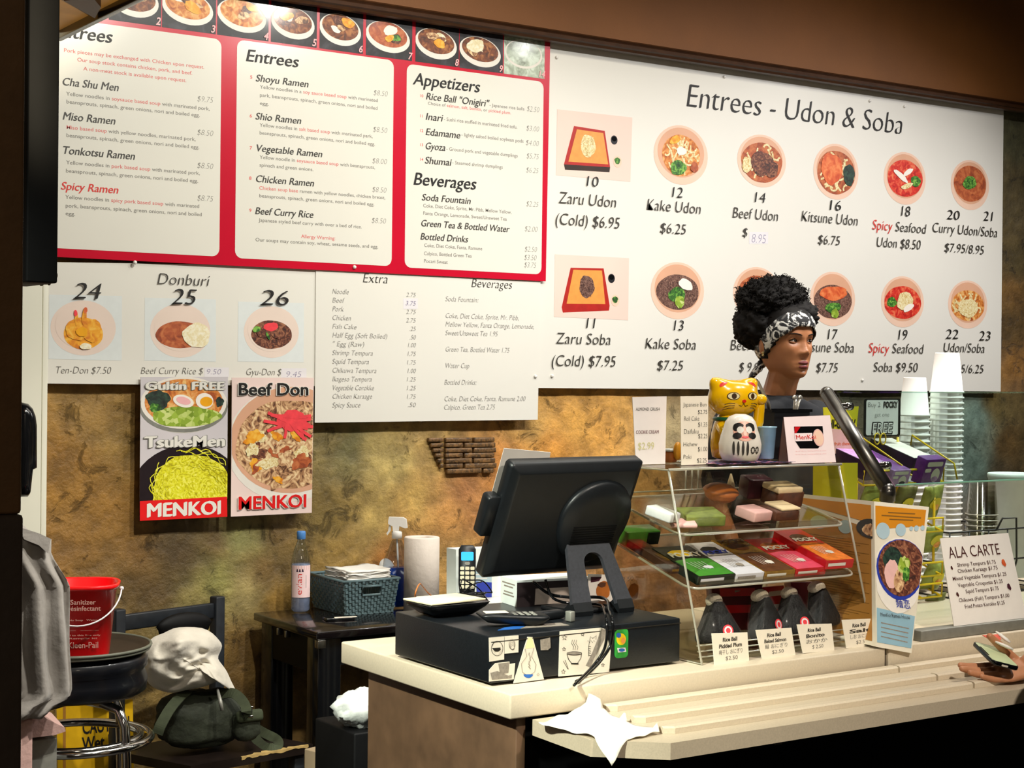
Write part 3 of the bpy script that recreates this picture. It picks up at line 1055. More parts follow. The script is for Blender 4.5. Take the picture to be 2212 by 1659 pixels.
for a in [([('Yellow noodles in a ', g), ('soy sauce based soup', rd), (' with marinated', g)], 182, 388, 938, 22), ('park, beansprouts, spinach, green onions, nori and boiled', 180, 440, 936, 22), ('egg.', 180, 492, 240, 20),
          ([('Yellow noodles in ', g), ('salt based soup', rd), (' with marinated park,', g)], 180, 632, 905, 22), (bs, 178, 682, 920, 22), ([('Yellow noodle in ', g), ('soysauce based soup', rd), (' with beansprouts,', g)], 180, 838, 920, 22), ('spinach and green onions.', 178, 888, 525, 22),
          ([('Chicken soup base', rd), (' ramen with yellow noodles, chicken breast,', g)], 176, 1035, 985, 22), (bs, 176, 1085, 915, 22), ('Japanese styled beef curry with over a bed of rice.', 175, 1241, 835, 22), ('Allergy Warning:', 445, 1345, 665, 22, rd), ('Our soups may contain soy, wheat, sesame seeds, and egg.', 152, 1366, 940, 22),
          ('- Japanese rice balls', 1650, 503, 1875, 20), ([('Choice of ', g), ('salmon, salt, bonito', rd), (', or ', g), ('pickled plum.', rd)], 1255, 492, 1790, 20), ('- Sushi rice stuffed in marinated fried tofu.', 1358, 594, 1830, 22), ('- lightly salted boiled soybean pods', 1470, 694, 1870, 22),
          ('- Ground pork and vegetable dumplings', 1374, 784, 1833, 22), ('- Steamed shrimp dumplings', 1412, 872, 1737, 22), ('Coke, Diet Coke, Sprite, Mr. Pibb, Mellow Yellow,', 1225, 1148, 1793, 22), ('Fanta Orange, Lemonade, Sweet/Unsweet Tea', 1225, 1196, 1762, 22),
          ('Coke, Diet Coke, Fanta, Ramune', 1232, 1402, 1605, 22), ('Calpico, Bottled Green Tea', 1230, 1454, 1537, 22), ('Pocari Sweat', 1230, 1503, 1383, 22)]:
    LR(Z2, 2.963, *a)
for t, x, y, x1 in [('$8.50', 905, 430, 998), ('$8.50', 902, 665, 995), ('$8.00', 897, 866, 993), ('$8.50', 897, 1050, 990), ('$8.50', 893, 1248, 987), ('$2.50', 1887, 533, 1968), ('$3.00', 1883, 657, 1967), ('$4.00', 1880, 750, 1965), ('$5.75', 1885, 835, 1965), ('$6.25', 1882, 925, 1963),
                    ('$2.25', 1883, 1142, 1963), ('$2.00', 1873, 1302, 1957), ('$2.50', 1873, 1432, 1953), ('$3.50', 1870, 1485, 1950), ('$3.75', 1870, 1533, 1948)]:
    LR(Z2, 2.963, t, x, y, x1, 34, g, **P_)
tag(mb.build('menu_board'), 'red framed ramen menu with three white columns and a strip of bowl photos', 'menu board', 'menu boards on the wall')

# --- two food posters
ZP = lambda x, y: (240+x/4.739, 790+y/4.739)
FP = Fr((0, 4.640, 0), (1, 0, 0), (0, 0, 1))


def pbox(q):
    P = [FP.px(*ZP(*p)) for p in q]
    return (min(P[0][0], P[3][0]), (P[0][1]+P[1][1])/2, max(P[1][0], P[2][0]), (P[2][1]+P[3][1])/2)


def pell(mb, bx_, x, y, rx, ry, h, m, ang=0, wob=0, seed=0):
    c, e, g_ = FP.px(*ZP(x, y)), FP.px(*ZP(x+rx, y)), FP.px(*ZP(x, y-ry))
    mb.ell(FP, c, e[0]-c[0], g_[1]-c[1], h, m, ang, 40, bx_, wob, seed)


def LP(mb, txt, x0, y, x1, h, m, lay=.004, off=0, nib=.042, halo=None):
    a, b = ZP(x0, y)
    c, _ = ZP(x1, y)
    if halo:
        mb.TP(FP, txt, a, b, c, h/4.739, halo, off=off+.012, lay=lay-.0009, nib=nib+.034)
    mb.TP(FP, txt, a, b, c, h/4.739, m, off=off, lay=lay, nib=nib)


q = [(291, 1587), (1186, 1545), (1196, 112), (302, 114)]
mb = MB()
P = [FP.px(*ZP(*p)) for p in q]
mb.prism(FP, P, -.002, 0, 'print_grey')
B = pbox(q)
pell(mb, B, 748, 400, 442, 290, .0004, 'print_bowl_white')
pell(mb, B, 748, 420, 445, 265, .0006, 'steel_grey')
pell(mb, B, 748, 385, 432, 262, .0008, 'print_bowl_white')
pell(mb, B, 748, 375, 395, 240, .0011, 'soup_orange')
pell(mb, B, 770, 520, 350, 105, .0014, 'onion_green', 0, .03, 4)
pell(mb, B, 480, 350, 120, 100, .0017, 'nori', -.1, .08, 2)
pell(mb, B, 450, 430, 60, 45, .0018, 'greens', 0, .08, 3)
pell(mb, B, 738, 362, 108, 62, .0019, 'egg_white', -.25)
pell(mb, B, 738, 358, 76, 38, .0022, 'naruto_pink', -.25)
pell(mb, B, 955, 360, 90, 80, .0019, 'egg_white', -.1)
pell(mb, B, 972, 368, 64, 50, .0022, 'yolk')
pell(mb, B, 1110, 370, 40, 50, .0017, 'nori', 0, .1, 8)
pell(mb, B, 780, 1300, 560, 490, .0006, 'poster_black')
pell(mb, B, 830, 1240, 390, 330, .0009, 'noodle_yellow', 0, .02, 3)
c = FP.px(*ZP(830, 1250))
r = random.Random(4)
for i in range(60):
    t0 = r.uniform(-.3, PI+.3)
    rr = r.uniform(.6, 1.08)
    pts = []
    for j in range(9):
        t = t0+j*.09
        k = rr*(1+.05*math.sin(j*1.3+i))
        x, y = ZP(830+400*k*math.cos(t), 1250-370*k*math.sin(t))
        pp = FP.px(x, y)
        if B[0]+.002 < pp[0] < B[2]-.002 and pp[1] > B[1]+.05:
            pts.append(pp)
    if len(pts) > 2:
        mb.ribbon(FP, pts, .0026, .0013+.00002*i, 'noodle_yellow')
mb.flat(FP, [FP.px(*ZP(*p)) for p in ((291, 1587), (1186, 1545), (1183, 1340), (291, 1385))], .0030, 'poster_red')
LP(mb, 'MENKOI', 355, 1550, 1125, 138, 'board_white', .0036)
LP(mb, 'Gultin FREE', 345, 245, 1155, 82, 'board_white', halo='steel_grey')
LP(mb, 'TsukeMen', 340, 838, 1165, 112, 'board_white', halo='steel_grey')
tag(mb.build('food_poster'), 'poster of gluten free tsukemen with yellow noodles and red name band', 'poster', 'food posters under the Donburi board')

q = [(1226, 1545), (2054, 1505), (2076, 124), (1237, 122)]
mb = MB()
P = [FP.px(*ZP(*p)) for p in q]
mb.prism(FP, P, -.002, 0, 'poster_pink')
B = pbox(q)
B = (P[0][0]+.001, P[1][1]+.001, P[1][0], P[2][1]-.001)
pell(mb, B, 1850, 800, 640, 590, .0004, 'print_bowl_white')
pell(mb, B, 1850, 760, 605, 545, .0006, 'print_bowl_in')
pell(mb, B, 1870, 800, 580, 450, .0009, 'beef_pale', 0, .02, 3)
r = random.Random(11)
for i in range(34):
    a, k = r.uniform(0, 6.28), math.sqrt(r.random())*.92
    x, y = 1780+430*k*math.cos(a), 820+400*k*math.sin(a)
    pell(mb, B, x, y, r.uniform(40, 105), r.uniform(30, 75), .0012+.00004*i, ['beef', 'beef_pale', 'noodle_pale', 'tempura', 'beef_pale', 'soup_curry'][i % 6], r.uniform(-1, 1), .14, i)
for i in range(16):
    a = r.uniform(2.5, 6.9)
    x, y = 1840+r.uniform(-60, 60), 560+r.uniform(-40, 60)
    pts = []
    for j in range(5):
        pp = FP.px(*ZP(x, y))
        if B[0] < pp[0] < B[2]:
            pts.append(pp)
        x += math.cos(a)*62
        y += -math.sin(a)*48+8
        a += r.uniform(-.2, .2)
    if len(pts) > 2:
        mb.ribbon(FP, pts, .010, .0034+.00003*i, 'ginger')
pell(mb, B, 1840, 560, 130, 110, .0032, 'ginger', 0, .1, 6)
LP(mb, 'Beef Don', 1290, 300, 2020, 122, 'ink', .0046, .012, .012, halo='board_white')
LP(mb, 'MENKOI', 1290, 1472, 2000, 128, 'poster_red', .0046, .012, .015, halo='board_white')
tag(mb.build('food_poster'), 'pink Beef Don poster with a bowl of beef and red ginger', 'poster', 'food posters under the Donburi board')

# --- white round pins that hold the boards
pins = [(291, 567, FR_, 'white pin at the bottom edge of the red menu, above the word Donburi'), (765, 577, FR_, 'white pin at the bottom edge of the red menu, above the word Extra'), (1156, 813, FE, 'white pin at the lower right of the Extra price list'), (1192, 812, FW, 'white pin at the lower left of the udon board'),
        (1564, 166, FW, 'white pin at the top of the udon board above the title'), (1878, 218, FW, 'white pin above the word Soba on the udon board'), (1953, 230, FW, 'white pin right of the title on the udon board'), (1862, 821, FW, 'white pin at the bottom of the udon board above the free offer sign'), (1202, 124, FW, 'white pin at the upper left of the udon board by the red menu')]
for x, y, fr, lb in pins:
    u, v = fr.px(x, y)
    mb = MB()
    p = fr.w(u, v, .0005)
    mb.lathe([(.0055, 0), (.0062, .002), (.005, .006), (.002, .0078)], p, 'pin_white', 16, M=Matrix.Rotation(PI/2, 4, 'X'))
    tag(mb.build('push_pin'), lb, 'pin', 'white pins on the menu boards')
# ---------------------------------------------------------------- counter, tray rail
CT = .90          # counter top
t = thing('service_counter', 'beige stone service counter with dark wood base under the cash register', 'counter', (2.3, 3.0, 0))
mb = MB()
mb.bx(1.792, 2.858, 2.650, 3.365, CT-.051, CT, 'counter_stone', .004)
put(mb.build('countertop'), t)
mb = MB()
mb.bx(1.822, 1.845, 2.672, 3.285, 0, CT-.052, 'counter_base', .002)
put(mb.build('end_panel'), t)
mb = MB()
mb.bx(1.846, 2.858, 2.69, 2.71, 0, CT-.052, 'black_matte')  # black colour stands in for shadow under the tray shelf
put(mb.build('front_panel'), t)
t = thing('service_counter', 'beige stone counter section on the right behind the tray rail, under the glass guard', 'counter', (4.0, 3.0, 0))
mb = MB()
mb.bx(2.871, 5.4, 2.652, 3.365, CT-.051, CT, 'counter_stone', .004)
put(mb.build('countertop'), t)
mb = MB()
mb.bx(2.859, 2.870, 2.66, 3.36, CT-.05, CT-.004, 'counter_gap')
put(mb.build('joint_strip'), t)
mb = MB()
mb.bx(2.859, 5.4, 2.69, 2.71, 0, CT-.052, 'black_matte')  # shadow below the shelf put into the black colour here too
put(mb.build('front_panel'), t)

TZ = .845
FT = Fr((0, 0, TZ), (1, 0, 0), (0, 1, 0))
t = thing('tray_rail', 'beige stone tray shelf with three ridges along the front of the counter', 'shelf', (3.5, 2.5, TZ))
mb = MB()
mb.prism(FT, [(1.845, 2.648), (1.838, 2.445), (1.952, 2.345), (5.4, 2.335), (5.4, 2.648)], -.032, 0, 'counter_edge')
put(mb.build('shelf'), t)
for (px, py), yb in (((1303, 1535), 2.645), ((1363, 1560), 2.53), ((1430, 1585), 2.425)):
    p = PZ(px, py, TZ)
    mb = MB()
    y0, y1 = yb-.026, yb-.001
    x0 = p.x
    for k, (xa, xb) in enumerate(((x0, 2.868), (2.8745, 5.4))):
        rings = []
        for x, q in ((xa, 1.0), (xa+.02 if k == 0 else xa, 0.0), (xb, 0.0)):
            yy0, yy1 = y0+q*.012, y1
            rings.append([(x, yy0, TZ+.0002), (x, yy0, TZ+.011), (x, yy0+.004, TZ+.0145), (x, yy1-.004, TZ+.0145), (x, yy1, TZ+.011), (x, yy1, TZ+.0002)])
        mb.loft(rings, 'counter_stone', smooth=False)
    put(mb.build('ridge'), t)
for xx in (2.3, 3.6, 4.9):
    mb = MB()
    mb.bx(xx-.01, xx+.01, 2.42, 2.688, TZ-.06, TZ-.033, 'steel')
    put(mb.build('bracket'), t)

# crumpled paper napkin lying over the left end of the tray shelf
mat('napkin', '#f1ebda', .85, var=.02, bump=.3, bs=60)
mb = MB()
nu, nv = 26, 18
A, B_, C_, D_ = PZ(1163, 1564, TZ+.004), PZ(1322, 1603, TZ+.004), PZ(1425, 1583, TZ+.004), PZ(1277, 1530, TZ+.006)
vs, fs = [], []
for j in range(nv+1):
    for i in range(nu+1):
        u, v = i/nu, j/nv
        p = A.lerp(B_, u).lerp(D_.lerp(C_, u), v)
        n_ = noise.noise(Vector((u*5, v*4, 2)))
        z = max(.0008, .005+.006*n_+(.018*max(0, 1-u*3)*max(0, v*2-1.1))+.012*max(0, .25-u)*(.5+n_))
        p.x += .008*noise.noise(Vector((u*4, v*4, 7)))
        p.y += .008*noise.noise(Vector((u*4, v*4, 11)))
        # hangs over the chamfered front corner
        over = (1.952-p.x)*.66+(2.345-p.y)*.75
        over = max(2.343-p.y, over if p.x < 1.952 else -1)
        if over > 0:
            z = .004-over*1.6
        on_ridge = any(a-.03 < p.y < a+.003 for a in (2.645, 2.53, 2.425)) and p.x > 1.98
        vs.append((p.x, p.y, TZ+z+(.0145 if on_ridge else 0)))
for j in range(nv):
    for i in range(nu):
        a = j*(nu+1)+i
        fs.append((a, a+1, a+nu+2, a+nu+1))
mb.add(vs, fs, 'napkin', True)
o = mb.build('paper_napkin')
md = o.modifiers.new('s', 'SOLIDIFY')
md.thickness = .0012
md.offset = 1
tag(o, 'crumpled cream paper napkin draped over the left end of the tray shelf', 'napkin')

# ---------------------------------------------------------------- cash drawer with stickers
DZ = 1.002
mat('drawer_black', '#12161a', .38, var=.18, vs=120, bump=.05, bs=300)
mat('sticker_paper', '#dfd6c6', .6, var=.04)
mat('sticker_green', '#2f9a3a', .4, var=.2, vs=60)
mat('sticker_yellow', '#f0c818', .4, var=.1)
mat('sticker_blue', '#2a66b8', .4, var=.15)
mat('sticker_cream', '#e8dfa8', .5)
mat('sketch', '#8c8378', .6, var=.2, vs=200)
t = thing('cash_drawer', 'black steel cash drawer covered with drawn stickers under the register screen', 'cash drawer', (2.05, 2.93, CT))
mb = MB()
mb.bx(1.800, 2.300, 2.735, 3.125, CT+.006, DZ, 'drawer_black', .003)
put(mb.build('case'), t)
for x in (1.83, 2.27):
    for y in (2.77, 3.09):
        mb = MB()
        mb.lathe([(.012, .0004), (.012, .007)], (x, y, CT-.0), 'black_matte', 12)
        put(mb.build('foot'), t)
mb = MB()
mb.bx(1.80, 2.30, 2.733, 2.7345, DZ-.012, DZ-.010, 'steel')
put(mb.build('lid_seam'), t)
FS = Fr((0, 2.7338, 0), (1, 0, 0), (0, 0, 1))
ZS = lambda x, y: (1040+x/5.027, 1330+y/5.027)


def spts(l):
    return [FS.px(*ZS(*p)) for p in l]


def sline(mb, l, w=.0009, m='ink', lay=.0012):
    mb.ribbon(FS, spts(l), w, lay, m)


def circ(x, y, rx, ry, n=22, a0=0, a1=2*PI):
    return [(x+rx*math.cos(a0+(a1-a0)*i/n), y+ry*math.sin(a0+(a1-a0)*i/n)) for i in range(n+1)]


def star(x, y, r):
    return [(x+(r if i % 2 == 0 else r*.45)*math.sin(PI*i/5), y-(r if i % 2 == 0 else r*.45)*math.cos(PI*i/5)) for i in range(11)]


mb = MB()
mb.prism(FS, spts([(85, 500), (245, 475), (245, 225), (80, 240)]), -.0006, .0006, 'sticker_paper')
sline(mb, circ(167, 355, 63, 78))
mb.flat(FS, spts(circ(160, 362, 48, 26, 14, 0, PI)), .0012, 'ink')
mb.flat(FS, spts([(112, 350), (205, 345), (200, 362), (118, 366)]), .0011, 'ink')
sline(mb, [(112, 360), (165, 425), (220, 355)], .0018, 'sticker_paper', .0014)
sline(mb, [(108, 330), (130, 290), (165, 278)], .0016)
put(tag(mb.build('sticker'), 'white sticker with a round bowl drawing at the left edge'), t)
mb = MB()
mb.prism(FS, spts([(250, 412), (400, 398), (402, 212), (250, 225)]), -.0006, .0006, 'sticker_paper')
for k in range(5):
    sline(mb, circ(328+k*2, 310+k*9, 34-k*4, 56-k*8), .0006, 'sketch')
put(tag(mb.build('sticker'), 'small sticker with a faint sketch beside the bowl sticker'), t)
mb = MB()
mb.prism(FS, spts([(82, 715), (350, 690), (365, 515), (305, 525), (303, 498), (150, 515), (82, 590)]), -.0006, .0006, 'sticker_paper')
mb.flat(FS, spts([(180, 520), (300, 505), (290, 620), (200, 640)]), .0009, 'sketch')
mb.flat(FS, spts([(95, 620), (170, 600), (290, 650), (330, 640), (325, 680), (110, 695)]), .0010, 'sketch')
put(tag(mb.build('sticker'), 'grey torn sticker at the lower left'), t)
mb = MB()
mb.prism(FS, spts([(345, 735), (678, 690), (555, 232), (500, 228)]), -.0006, .0006, 'sticker_paper')
mb.flat(FS, spts([(470, 360), (575, 345), (548, 240), (505, 236)]), .0009, 'sticker_cream')
sline(mb, [(470, 360), (490, 440), (430, 520), (440, 610), (480, 640)], .001, 'sketch')
sline(mb, [(565, 350), (540, 440), (590, 530), (575, 610), (530, 640)], .001, 'sketch')
for k in range(6):
    sline(mb, [(515+8*math.sin(k), 400+30*k), (522-10*math.cos(k*2), 430+30*k)], .0018, 'sketch')
mb.flat(FS, spts(circ(505, 635, 52, 40, 12, 0, PI)), .0012, 'sticker_blue')
sline(mb, star(612, 640, 18), .0006, 'sketch')
put(tag(mb.build('sticker'), 'tall triangular sticker with an animal sketch'), t)
mb = MB()
mb.prism(FS, spts([(645, 375), (720, 372), (750, 345), (745, 238), (640, 262)]), -.0006, .0006, 'sketch')
put(tag(mb.build('sticker'), 'tiny grey sticker patch'), t)
mb = MB()
mb.prism(FS, spts([(835, 660), (1385, 612), (1402, 380), (1340, 145), (1300, 130), (850, 170)]), -.0006, .0006, 'sticker_paper')
for x, y, r in ((898, 236, 30), (1095, 203, 20), (893, 362, 22), (886, 608, 26), (1315, 535, 20)):
    sline(mb, star(x, y, r), .0011)
sline(mb, [(925, 415), (940, 470), (975, 515), (1040, 515), (1075, 460), (1085, 405)], .0013)
mb.ribbon(FS, spts(circ(1005, 408, 80, 18)), .0011, .0012, 'ink')
mb.flat(FS, spts(circ(1005, 415, 74, 16)), .0010, 'sketch')
sline(mb, [(970, 520), (1050, 522)], .0028)
for dx in (0, 22, 46):
    sline(mb, [(990+dx, 372), (998+dx, 335), (975+dx, 300), (985+dx, 262)], .0009)
sline(mb, [(885, 490), (935, 580)], .0009)
sline(mb, [(905, 480), (940, 580)], .0009)
mb.flat(FS, spts([(1300, 135), (1345, 150), (1330, 260), (1230, 440), (1180, 560), (1130, 540), (1200, 400), (1260, 250)]), .0011, 'sketch')
sline(mb, [(1160, 440), (1160, 330), (1180, 225), (1205, 245), (1245, 215), (1240, 260)], .0010)
for k in range(5):
    sline(mb, [(1150+k*16, 270+(k % 2)*14), (1158+k*16, 276+(k % 2)*14)], .0014)
    sline(mb, [(1160, 330+k*24), (1185, 335+k*24)], .0009)
put(tag(mb.build('sticker'), 'large white sticker with a steaming bowl and stars'), t)
mb = MB()
P = spts([(1460, 480), (1590, 440), (1580, 140), (1450, 160)])
mb.prism(FS, rrect(min(p[0] for p in P), P[0][1]+.003, max(p[0] for p in P), P[2][1], .009), -.0006, .0006, 'sticker_green')
mb.flat(FS, spts(circ(1515, 255, 52, 64)), .0009, 'sticker_yellow')
mb.flat(FS, spts(circ(1488, 212, 26, 28)), .0011, 'sticker_blue')
mb.flat(FS, spts(circ(1538, 270, 24, 34)), .0011, 'tray_mat')
mb.flat(FS, spts([(1470, 350), (1560, 345), (1570, 390), (1480, 400)]), .0011, 'pale_patch')
mb.flat(FS, spts(circ(1520, 372, 34, 18)), .0013, 'sticker_blue')
put(tag(mb.build('sticker'), 'rounded green sticker with yellow and blue blots'), t)
mb = MB()
FTp = Fr((0, 0, DZ), (1, 0, 0), (0, 1, 0))
for q, m in (([(1075, 1362), (1125, 1358), (1140, 1350), (1090, 1356)], 'sticker_blue'), ([(1125, 1358), (1230, 1351), (1210, 1346), (1145, 1350)], 'sketch')):
    mb.prism(FTp, [FTp.px(*p) for p in q], 0, .0009, m)
put(tag(mb.build('card_strip'), 'flat blue and grey cards taped on the lid'), t)

# ---------------------------------------------------------------- register screen
Yt = 2.835
k = ray(1112, 1008)
X0 = k.x/k.y*Yt
P0 = CAMP+k*(Yt/k.y)
kb = ray(1043, 1255)
Yb = X0*kb.y/kb.x
P1 = CAMP+kb*(Yb/kb.y)
kr = ray(1398, 1003)
X1 = kr.x/kr.y*Yt
FM = Fr((X0, P1.y, P1.z), (1, 0, 0), P0-P1)
Wm, Hm = X1-X0, (P0-P1).length
t = thing('register_screen', 'black touch screen register tilted on a forked stand, seen from behind', 'register screen', (2.15, 2.88, DZ))


def frame_slab(mb, fr, x0, y0, x1, y1, r, layers, m):
    """rounded slab from (inset, height) layers"""
    rings = []
    for ins, h in layers:
        rings.append([fr.w(a, b, h) for a, b in rrect(x0+ins, y0+ins, x1-ins, y1-ins, max(.002, r-ins), 4)])
    mb.loft(rings, m)
    return mb


mb = MB()
frame_slab(mb, FM, 0, 0, Wm, Hm, .010, [(.004, -.040), (0, -.036), (0, -.014), (.004, -.010), (.014, -.004), (.018, -.001), (.022, 0)], 'black_plastic')
put(mb.build('housing'), t)
mb = MB()
frame_slab(mb, FM, .02, .02, Wm-.02, Hm-.02, .004, [(0, -.0405), (0, -.0415), (.002, -.0418)], 'black_gloss')
put(mb.build('screen_glass'), t)
cx, cy = FM.px(1284, 1115)
mb = MB()
rings = []
for sc, h in ((1.0, 0), (.97, .007), (.93, .012), (.5, .014)):
    pts = []
    for i in range(40):
        a = 2*PI*i/40
        y = math.sin(a)
        pts.append(FM.w(cx+.098*sc*math.cos(a), max(-.155, cy-FM.px(1284, 1115)[1]+0)*0+cy+(.092 if y > 0 else .15)*sc*y*(1 if y > 0 else .8), h))
    rings.append(pts)
mb.loft(rings, 'black_plastic')
for i in range(9):
    y = cy-.02-i*.006
    mb.prism(FM, [(cx-.06, y), (cx+.06, y), (cx+.06, y+.0022), (cx-.06, y+.0022)], .0135, .0150, 'black_matte')
put(mb.build('rear_bulge'), t)
# card reader on the left edge
u0, v0 = FM.px(1055, 1165)
u1, v1 = FM.px(1078, 1083)
mb = MB()
frame_slab(mb, FM, -.030, v0-.004, .004, v1, .008, [(.002, -.046), (0, -.044), (0, -.020), (.002, -.017)], 'black_plastic')
put(mb.build('card_reader'), t)
# stand: forked plate leaning up to the hinge
pb0, pb1 = PY(1237, 1306, 2.865), PY(1367, 1303, 2.865)
pt0 = CAMP+ray(1222, 1148)*(2.915/ray(1222, 1148).y)
FSd = Fr((pb0.x, pb0.y, pb0.z), (1, 0, 0), Vector((0, pt0.y-pb0.y, pt0.z-pb0.z)))
Lp = math.hypot(pt0.y-pb0.y, pt0.z-pb0.z)
tl, tr_, br_, bl_ = FSd.px(1222, 1148), FSd.px(1303, 1140), FSd.px(1367, 1300), FSd.px(1237, 1306)
il, ir = FSd.px(1278, 1303), FSd.px(1332, 1300)
it = FSd.px(1278, 1188)
wi = (ir[0]-il[0])
mb = MB()
out = [bl_, (il[0], bl_[1])]
ic = (FSd.px(1280, 1205))
pl, pr_ = FSd.px(1262, 1215), FSd.px(1303, 1210)
arcp = [(pl[0]+(pr_[0]-pl[0])*(1-math.cos(PI*i/10))/2, pl[1]+.022*math.sin(PI*i/10)) for i in range(11)]
poly = [bl_, (il[0], bl_[1])]+arcp+[(ir[0], br_[1]), br_, tr_, tl]
mat('stand_grey', '#34353a', .45, var=.15, vs=150)
mb.prism(FSd, poly, -.010, 0, 'stand_grey')
put(mb.build('stand_plate'), t)
mb = MB()
hl, hr = FSd.px(1236, 1150), FSd.px(1290, 1146)
mb.tube([FSd.w(hl[0], hl[1], .003), FSd.w(hr[0], hr[1], .003)], .006, 'black_gloss', 12)
mb.box(FSd.w((hl[0]+hr[0])/2, hl[1]+.008, -.006), (.085, .012, .020), 'black_plastic', None, .002)
put(mb.build('hinge'), t)
for xa, xb in ((bl_[0], il[0]), (ir[0], br_[0])):
    mb = MB()
    a = FSd.w(xa+.001, bl_[1], -.005)
    b = FSd.w(xb-.001, bl_[1], -.005)
    yf, yk = a.y-.012, a.y+.10
    z0, z1 = DZ+.0005, a.z
    mb.loft([[(x, yf, z0), (x, yf-.002, z0+.010), (x, yf+.008, z1+.004), (x, yf+.020, z1+.004), (x, yf+.04, z0+.014), (x, yk, z0+.010), (x, yk, z0)] for x in (a.x, b.x)], 'black_plastic', smooth=False)
    put(mb.build('stand_foot'), t)
mb = MB()
mb.bx(FSd.w(bl_[0], 0)[0], FSd.w(br_[0], 0)[0], pb0.y+.02, pb0.y+.125, DZ+.0005, DZ+.010, 'black_plastic', .003)
put(mb.build('stand_base'), t)


def cable(name, pts, r, m, root=None, n=24):
    """smooth cord through points"""
    P = [Vector(p) for p in pts]
    out = []
    for i in range(len(P)-1):
        p0, p1, p2, p3 = P[max(0, i-1)], P[i], P[i+1], P[min(len(P)-1, i+2)]
        for j in range(6):
            s = j/6
            out.append(.5*((2*p1)+(p2-p0)*s+(2*p0-5*p1+4*p2-p3)*s*s+(3*p1-p0-3*p2+p3)*s**3))
    out.append(P[-1])
    mb = MB()
    mb.tube(out, r, m, 8)
    o = mb.build(name)
    return put(o, root) if root else o


tag(cable('power_cord', [PY(1152, 1256, 3.0), PY(1185, 1282, 2.99), PY(1230, 1290, 2.97), PY(1304, 1292, 2.90), PY(1316, 1320, 2.80), PY(1321, 1334, 2.732), PY(1324, 1360, 2.718), PY(1318, 1395, 2.720), PY(1295, 1430, 2.718), PY(1262, 1462, 2.712), PZ(1245, 1472, CT+.006)], .0036, 'black_gloss'), 'thick black cord from the register screen hanging over the drawer stickers', 'cord', 'register cords')
tag(cable('power_cord', [PY(1178, 1252, 2.985), PY(1195, 1292, 2.97), PY(1240, 1304, 2.95), PY(1296, 1306, 2.90), PY(1305, 1322, 2.79), PY(1309, 1336, 2.724), PY(1311, 1370, 2.708), PY(1304, 1405, 2.708), PY(1280, 1440, 2.705), PZ(1240, 1480, CT+.006)], .0032, 'black_gloss'), 'thinner black cord beside the thick one, ending lowest in front of the drawer', 'cord', 'register cords')

# ---------------------------------------------------------------- small things on the drawer
mat('brochure', '#e6dcb8', .6, var=.08, vs=60)
t = thing('coin_dish', 'black dish holding a paper slip at the back left of the cash drawer', 'dish', (1.9, 3.05, DZ))
FD2 = Fr((0, 0, DZ), (1, 0, 0), (0, 1, 0))
c = PZ(962, 1331, DZ)
c = Vector((1.878, 3.032, DZ))
mb = MB()
rings = []
for s, z in ((.55, .001), (.62, .003), (.9, .020), (1.0, .030), (.97, .031), (.86, .022), (.58, .006)):
    rings.append([(c.x+.082*s*p[0], c.y+.062*s*p[1], DZ+z) for p in rrect(-1, -1, 1, 1, .25, 4)])
mb.loft(rings, 'black_gloss')
put(mb.build('bowl'), t)
mb = MB()
mb.box((c.x-.004, c.y+.004, DZ+.0335), (.150, .105, .004), 'brochure', rz(.10), .001)
put(mb.build('paper_slip'), t)

t = thing('card_terminal', 'small black card terminal lying in front of the register screen', 'card reader', (1.9, 2.85, DZ))
c = PZ(1108, 1350, DZ)
R = rz(-.35)
mb = MB()
M0 = Matrix.Translation((c.x, c.y, DZ)) @ R.to_4x4()
mb.M = M0
rings = []
for s, z in ((.6, .001), (.8, .004), (1, .016), (.98, .020), (.9, .022)):
    rings.append([(.075*s*p[0], .036*s*p[1], z+.006*(p[0] < 0)) for p in rrect(-1, -1, 1, 1, .3, 4)])
mb.loft(rings, 'black_plastic')
put(mb.build('body'), t)
mb = MB()
mb.M = M0
mb.box((-.038, 0, .0285), (.05, .03, .002), 'sticker_paper', None, .001)
put(mb.build('display'), t)
mb = MB()
mb.M = M0
for i in range(4):
    for j in range(3):
        mb.box((.002+i*.014, -.016+j*.016, .023), (.009, .010, .004), 'steel_grey', None, .001)
put(mb.build('keypad'), t)

t = thing('adapter', 'black cable adapter lying between the card terminal and the stand foot', 'adapter', (1.99, 2.86, DZ))
c = PZ(1185, 1338, DZ)
mb = MB()
mb.box((c.x, c.y, DZ+.010), (.075, .026, .018), 'black_plastic', rz(.1), .005)
put(mb.build('body'), t)
c2 = PZ(1228, 1342, DZ)
mb = MB()
mb.box((c2.x, c2.y-.006, DZ+.012), (.014, .018, .022), 'steel_grey', rz(.1), .002)
put(mb.build('plug_end'), t)

# receipt printer box: white carton with dark printed front
mat('carton_white', '#dfe6e2', .5, var=.03)
mat('carton_brown', '#241a1c', .5, var=.25, vs=30)
mat('carton_photo', '#b9a99c', .5, var=.12, vs=30)
bl, br = PZ(1116, 1312, DZ), PZ(1240, 1305, DZ)
lf = PZ(1058, 1298, DZ)
t = thing('photo_carton', 'white and dark brown printed carton on the cash drawer under the screen', 'carton', (bl.x, bl.y, DZ))
hB = PY(1117, 1254, bl.y).z-DZ
e1 = Vector((br.x-bl.x, br.y-bl.y, 0)).normalized()
e2 = Vector((lf.x-bl.x, lf.y-bl.y, 0))
Ld = e2.length
FBx = Fr(bl, e1, (0, 0, 1))
e2n = Vector((-e1.y, e1.x, 0))
mb = MB()
q = [bl, bl+e1*.19, bl+e1*.19+e2n*.09, bl+e2n*.09]
mb.loft([[(p.x, p.y, DZ+.0004) for p in q], [(p.x, p.y, DZ+hB) for p in q]], 'carton_white', smooth=False)
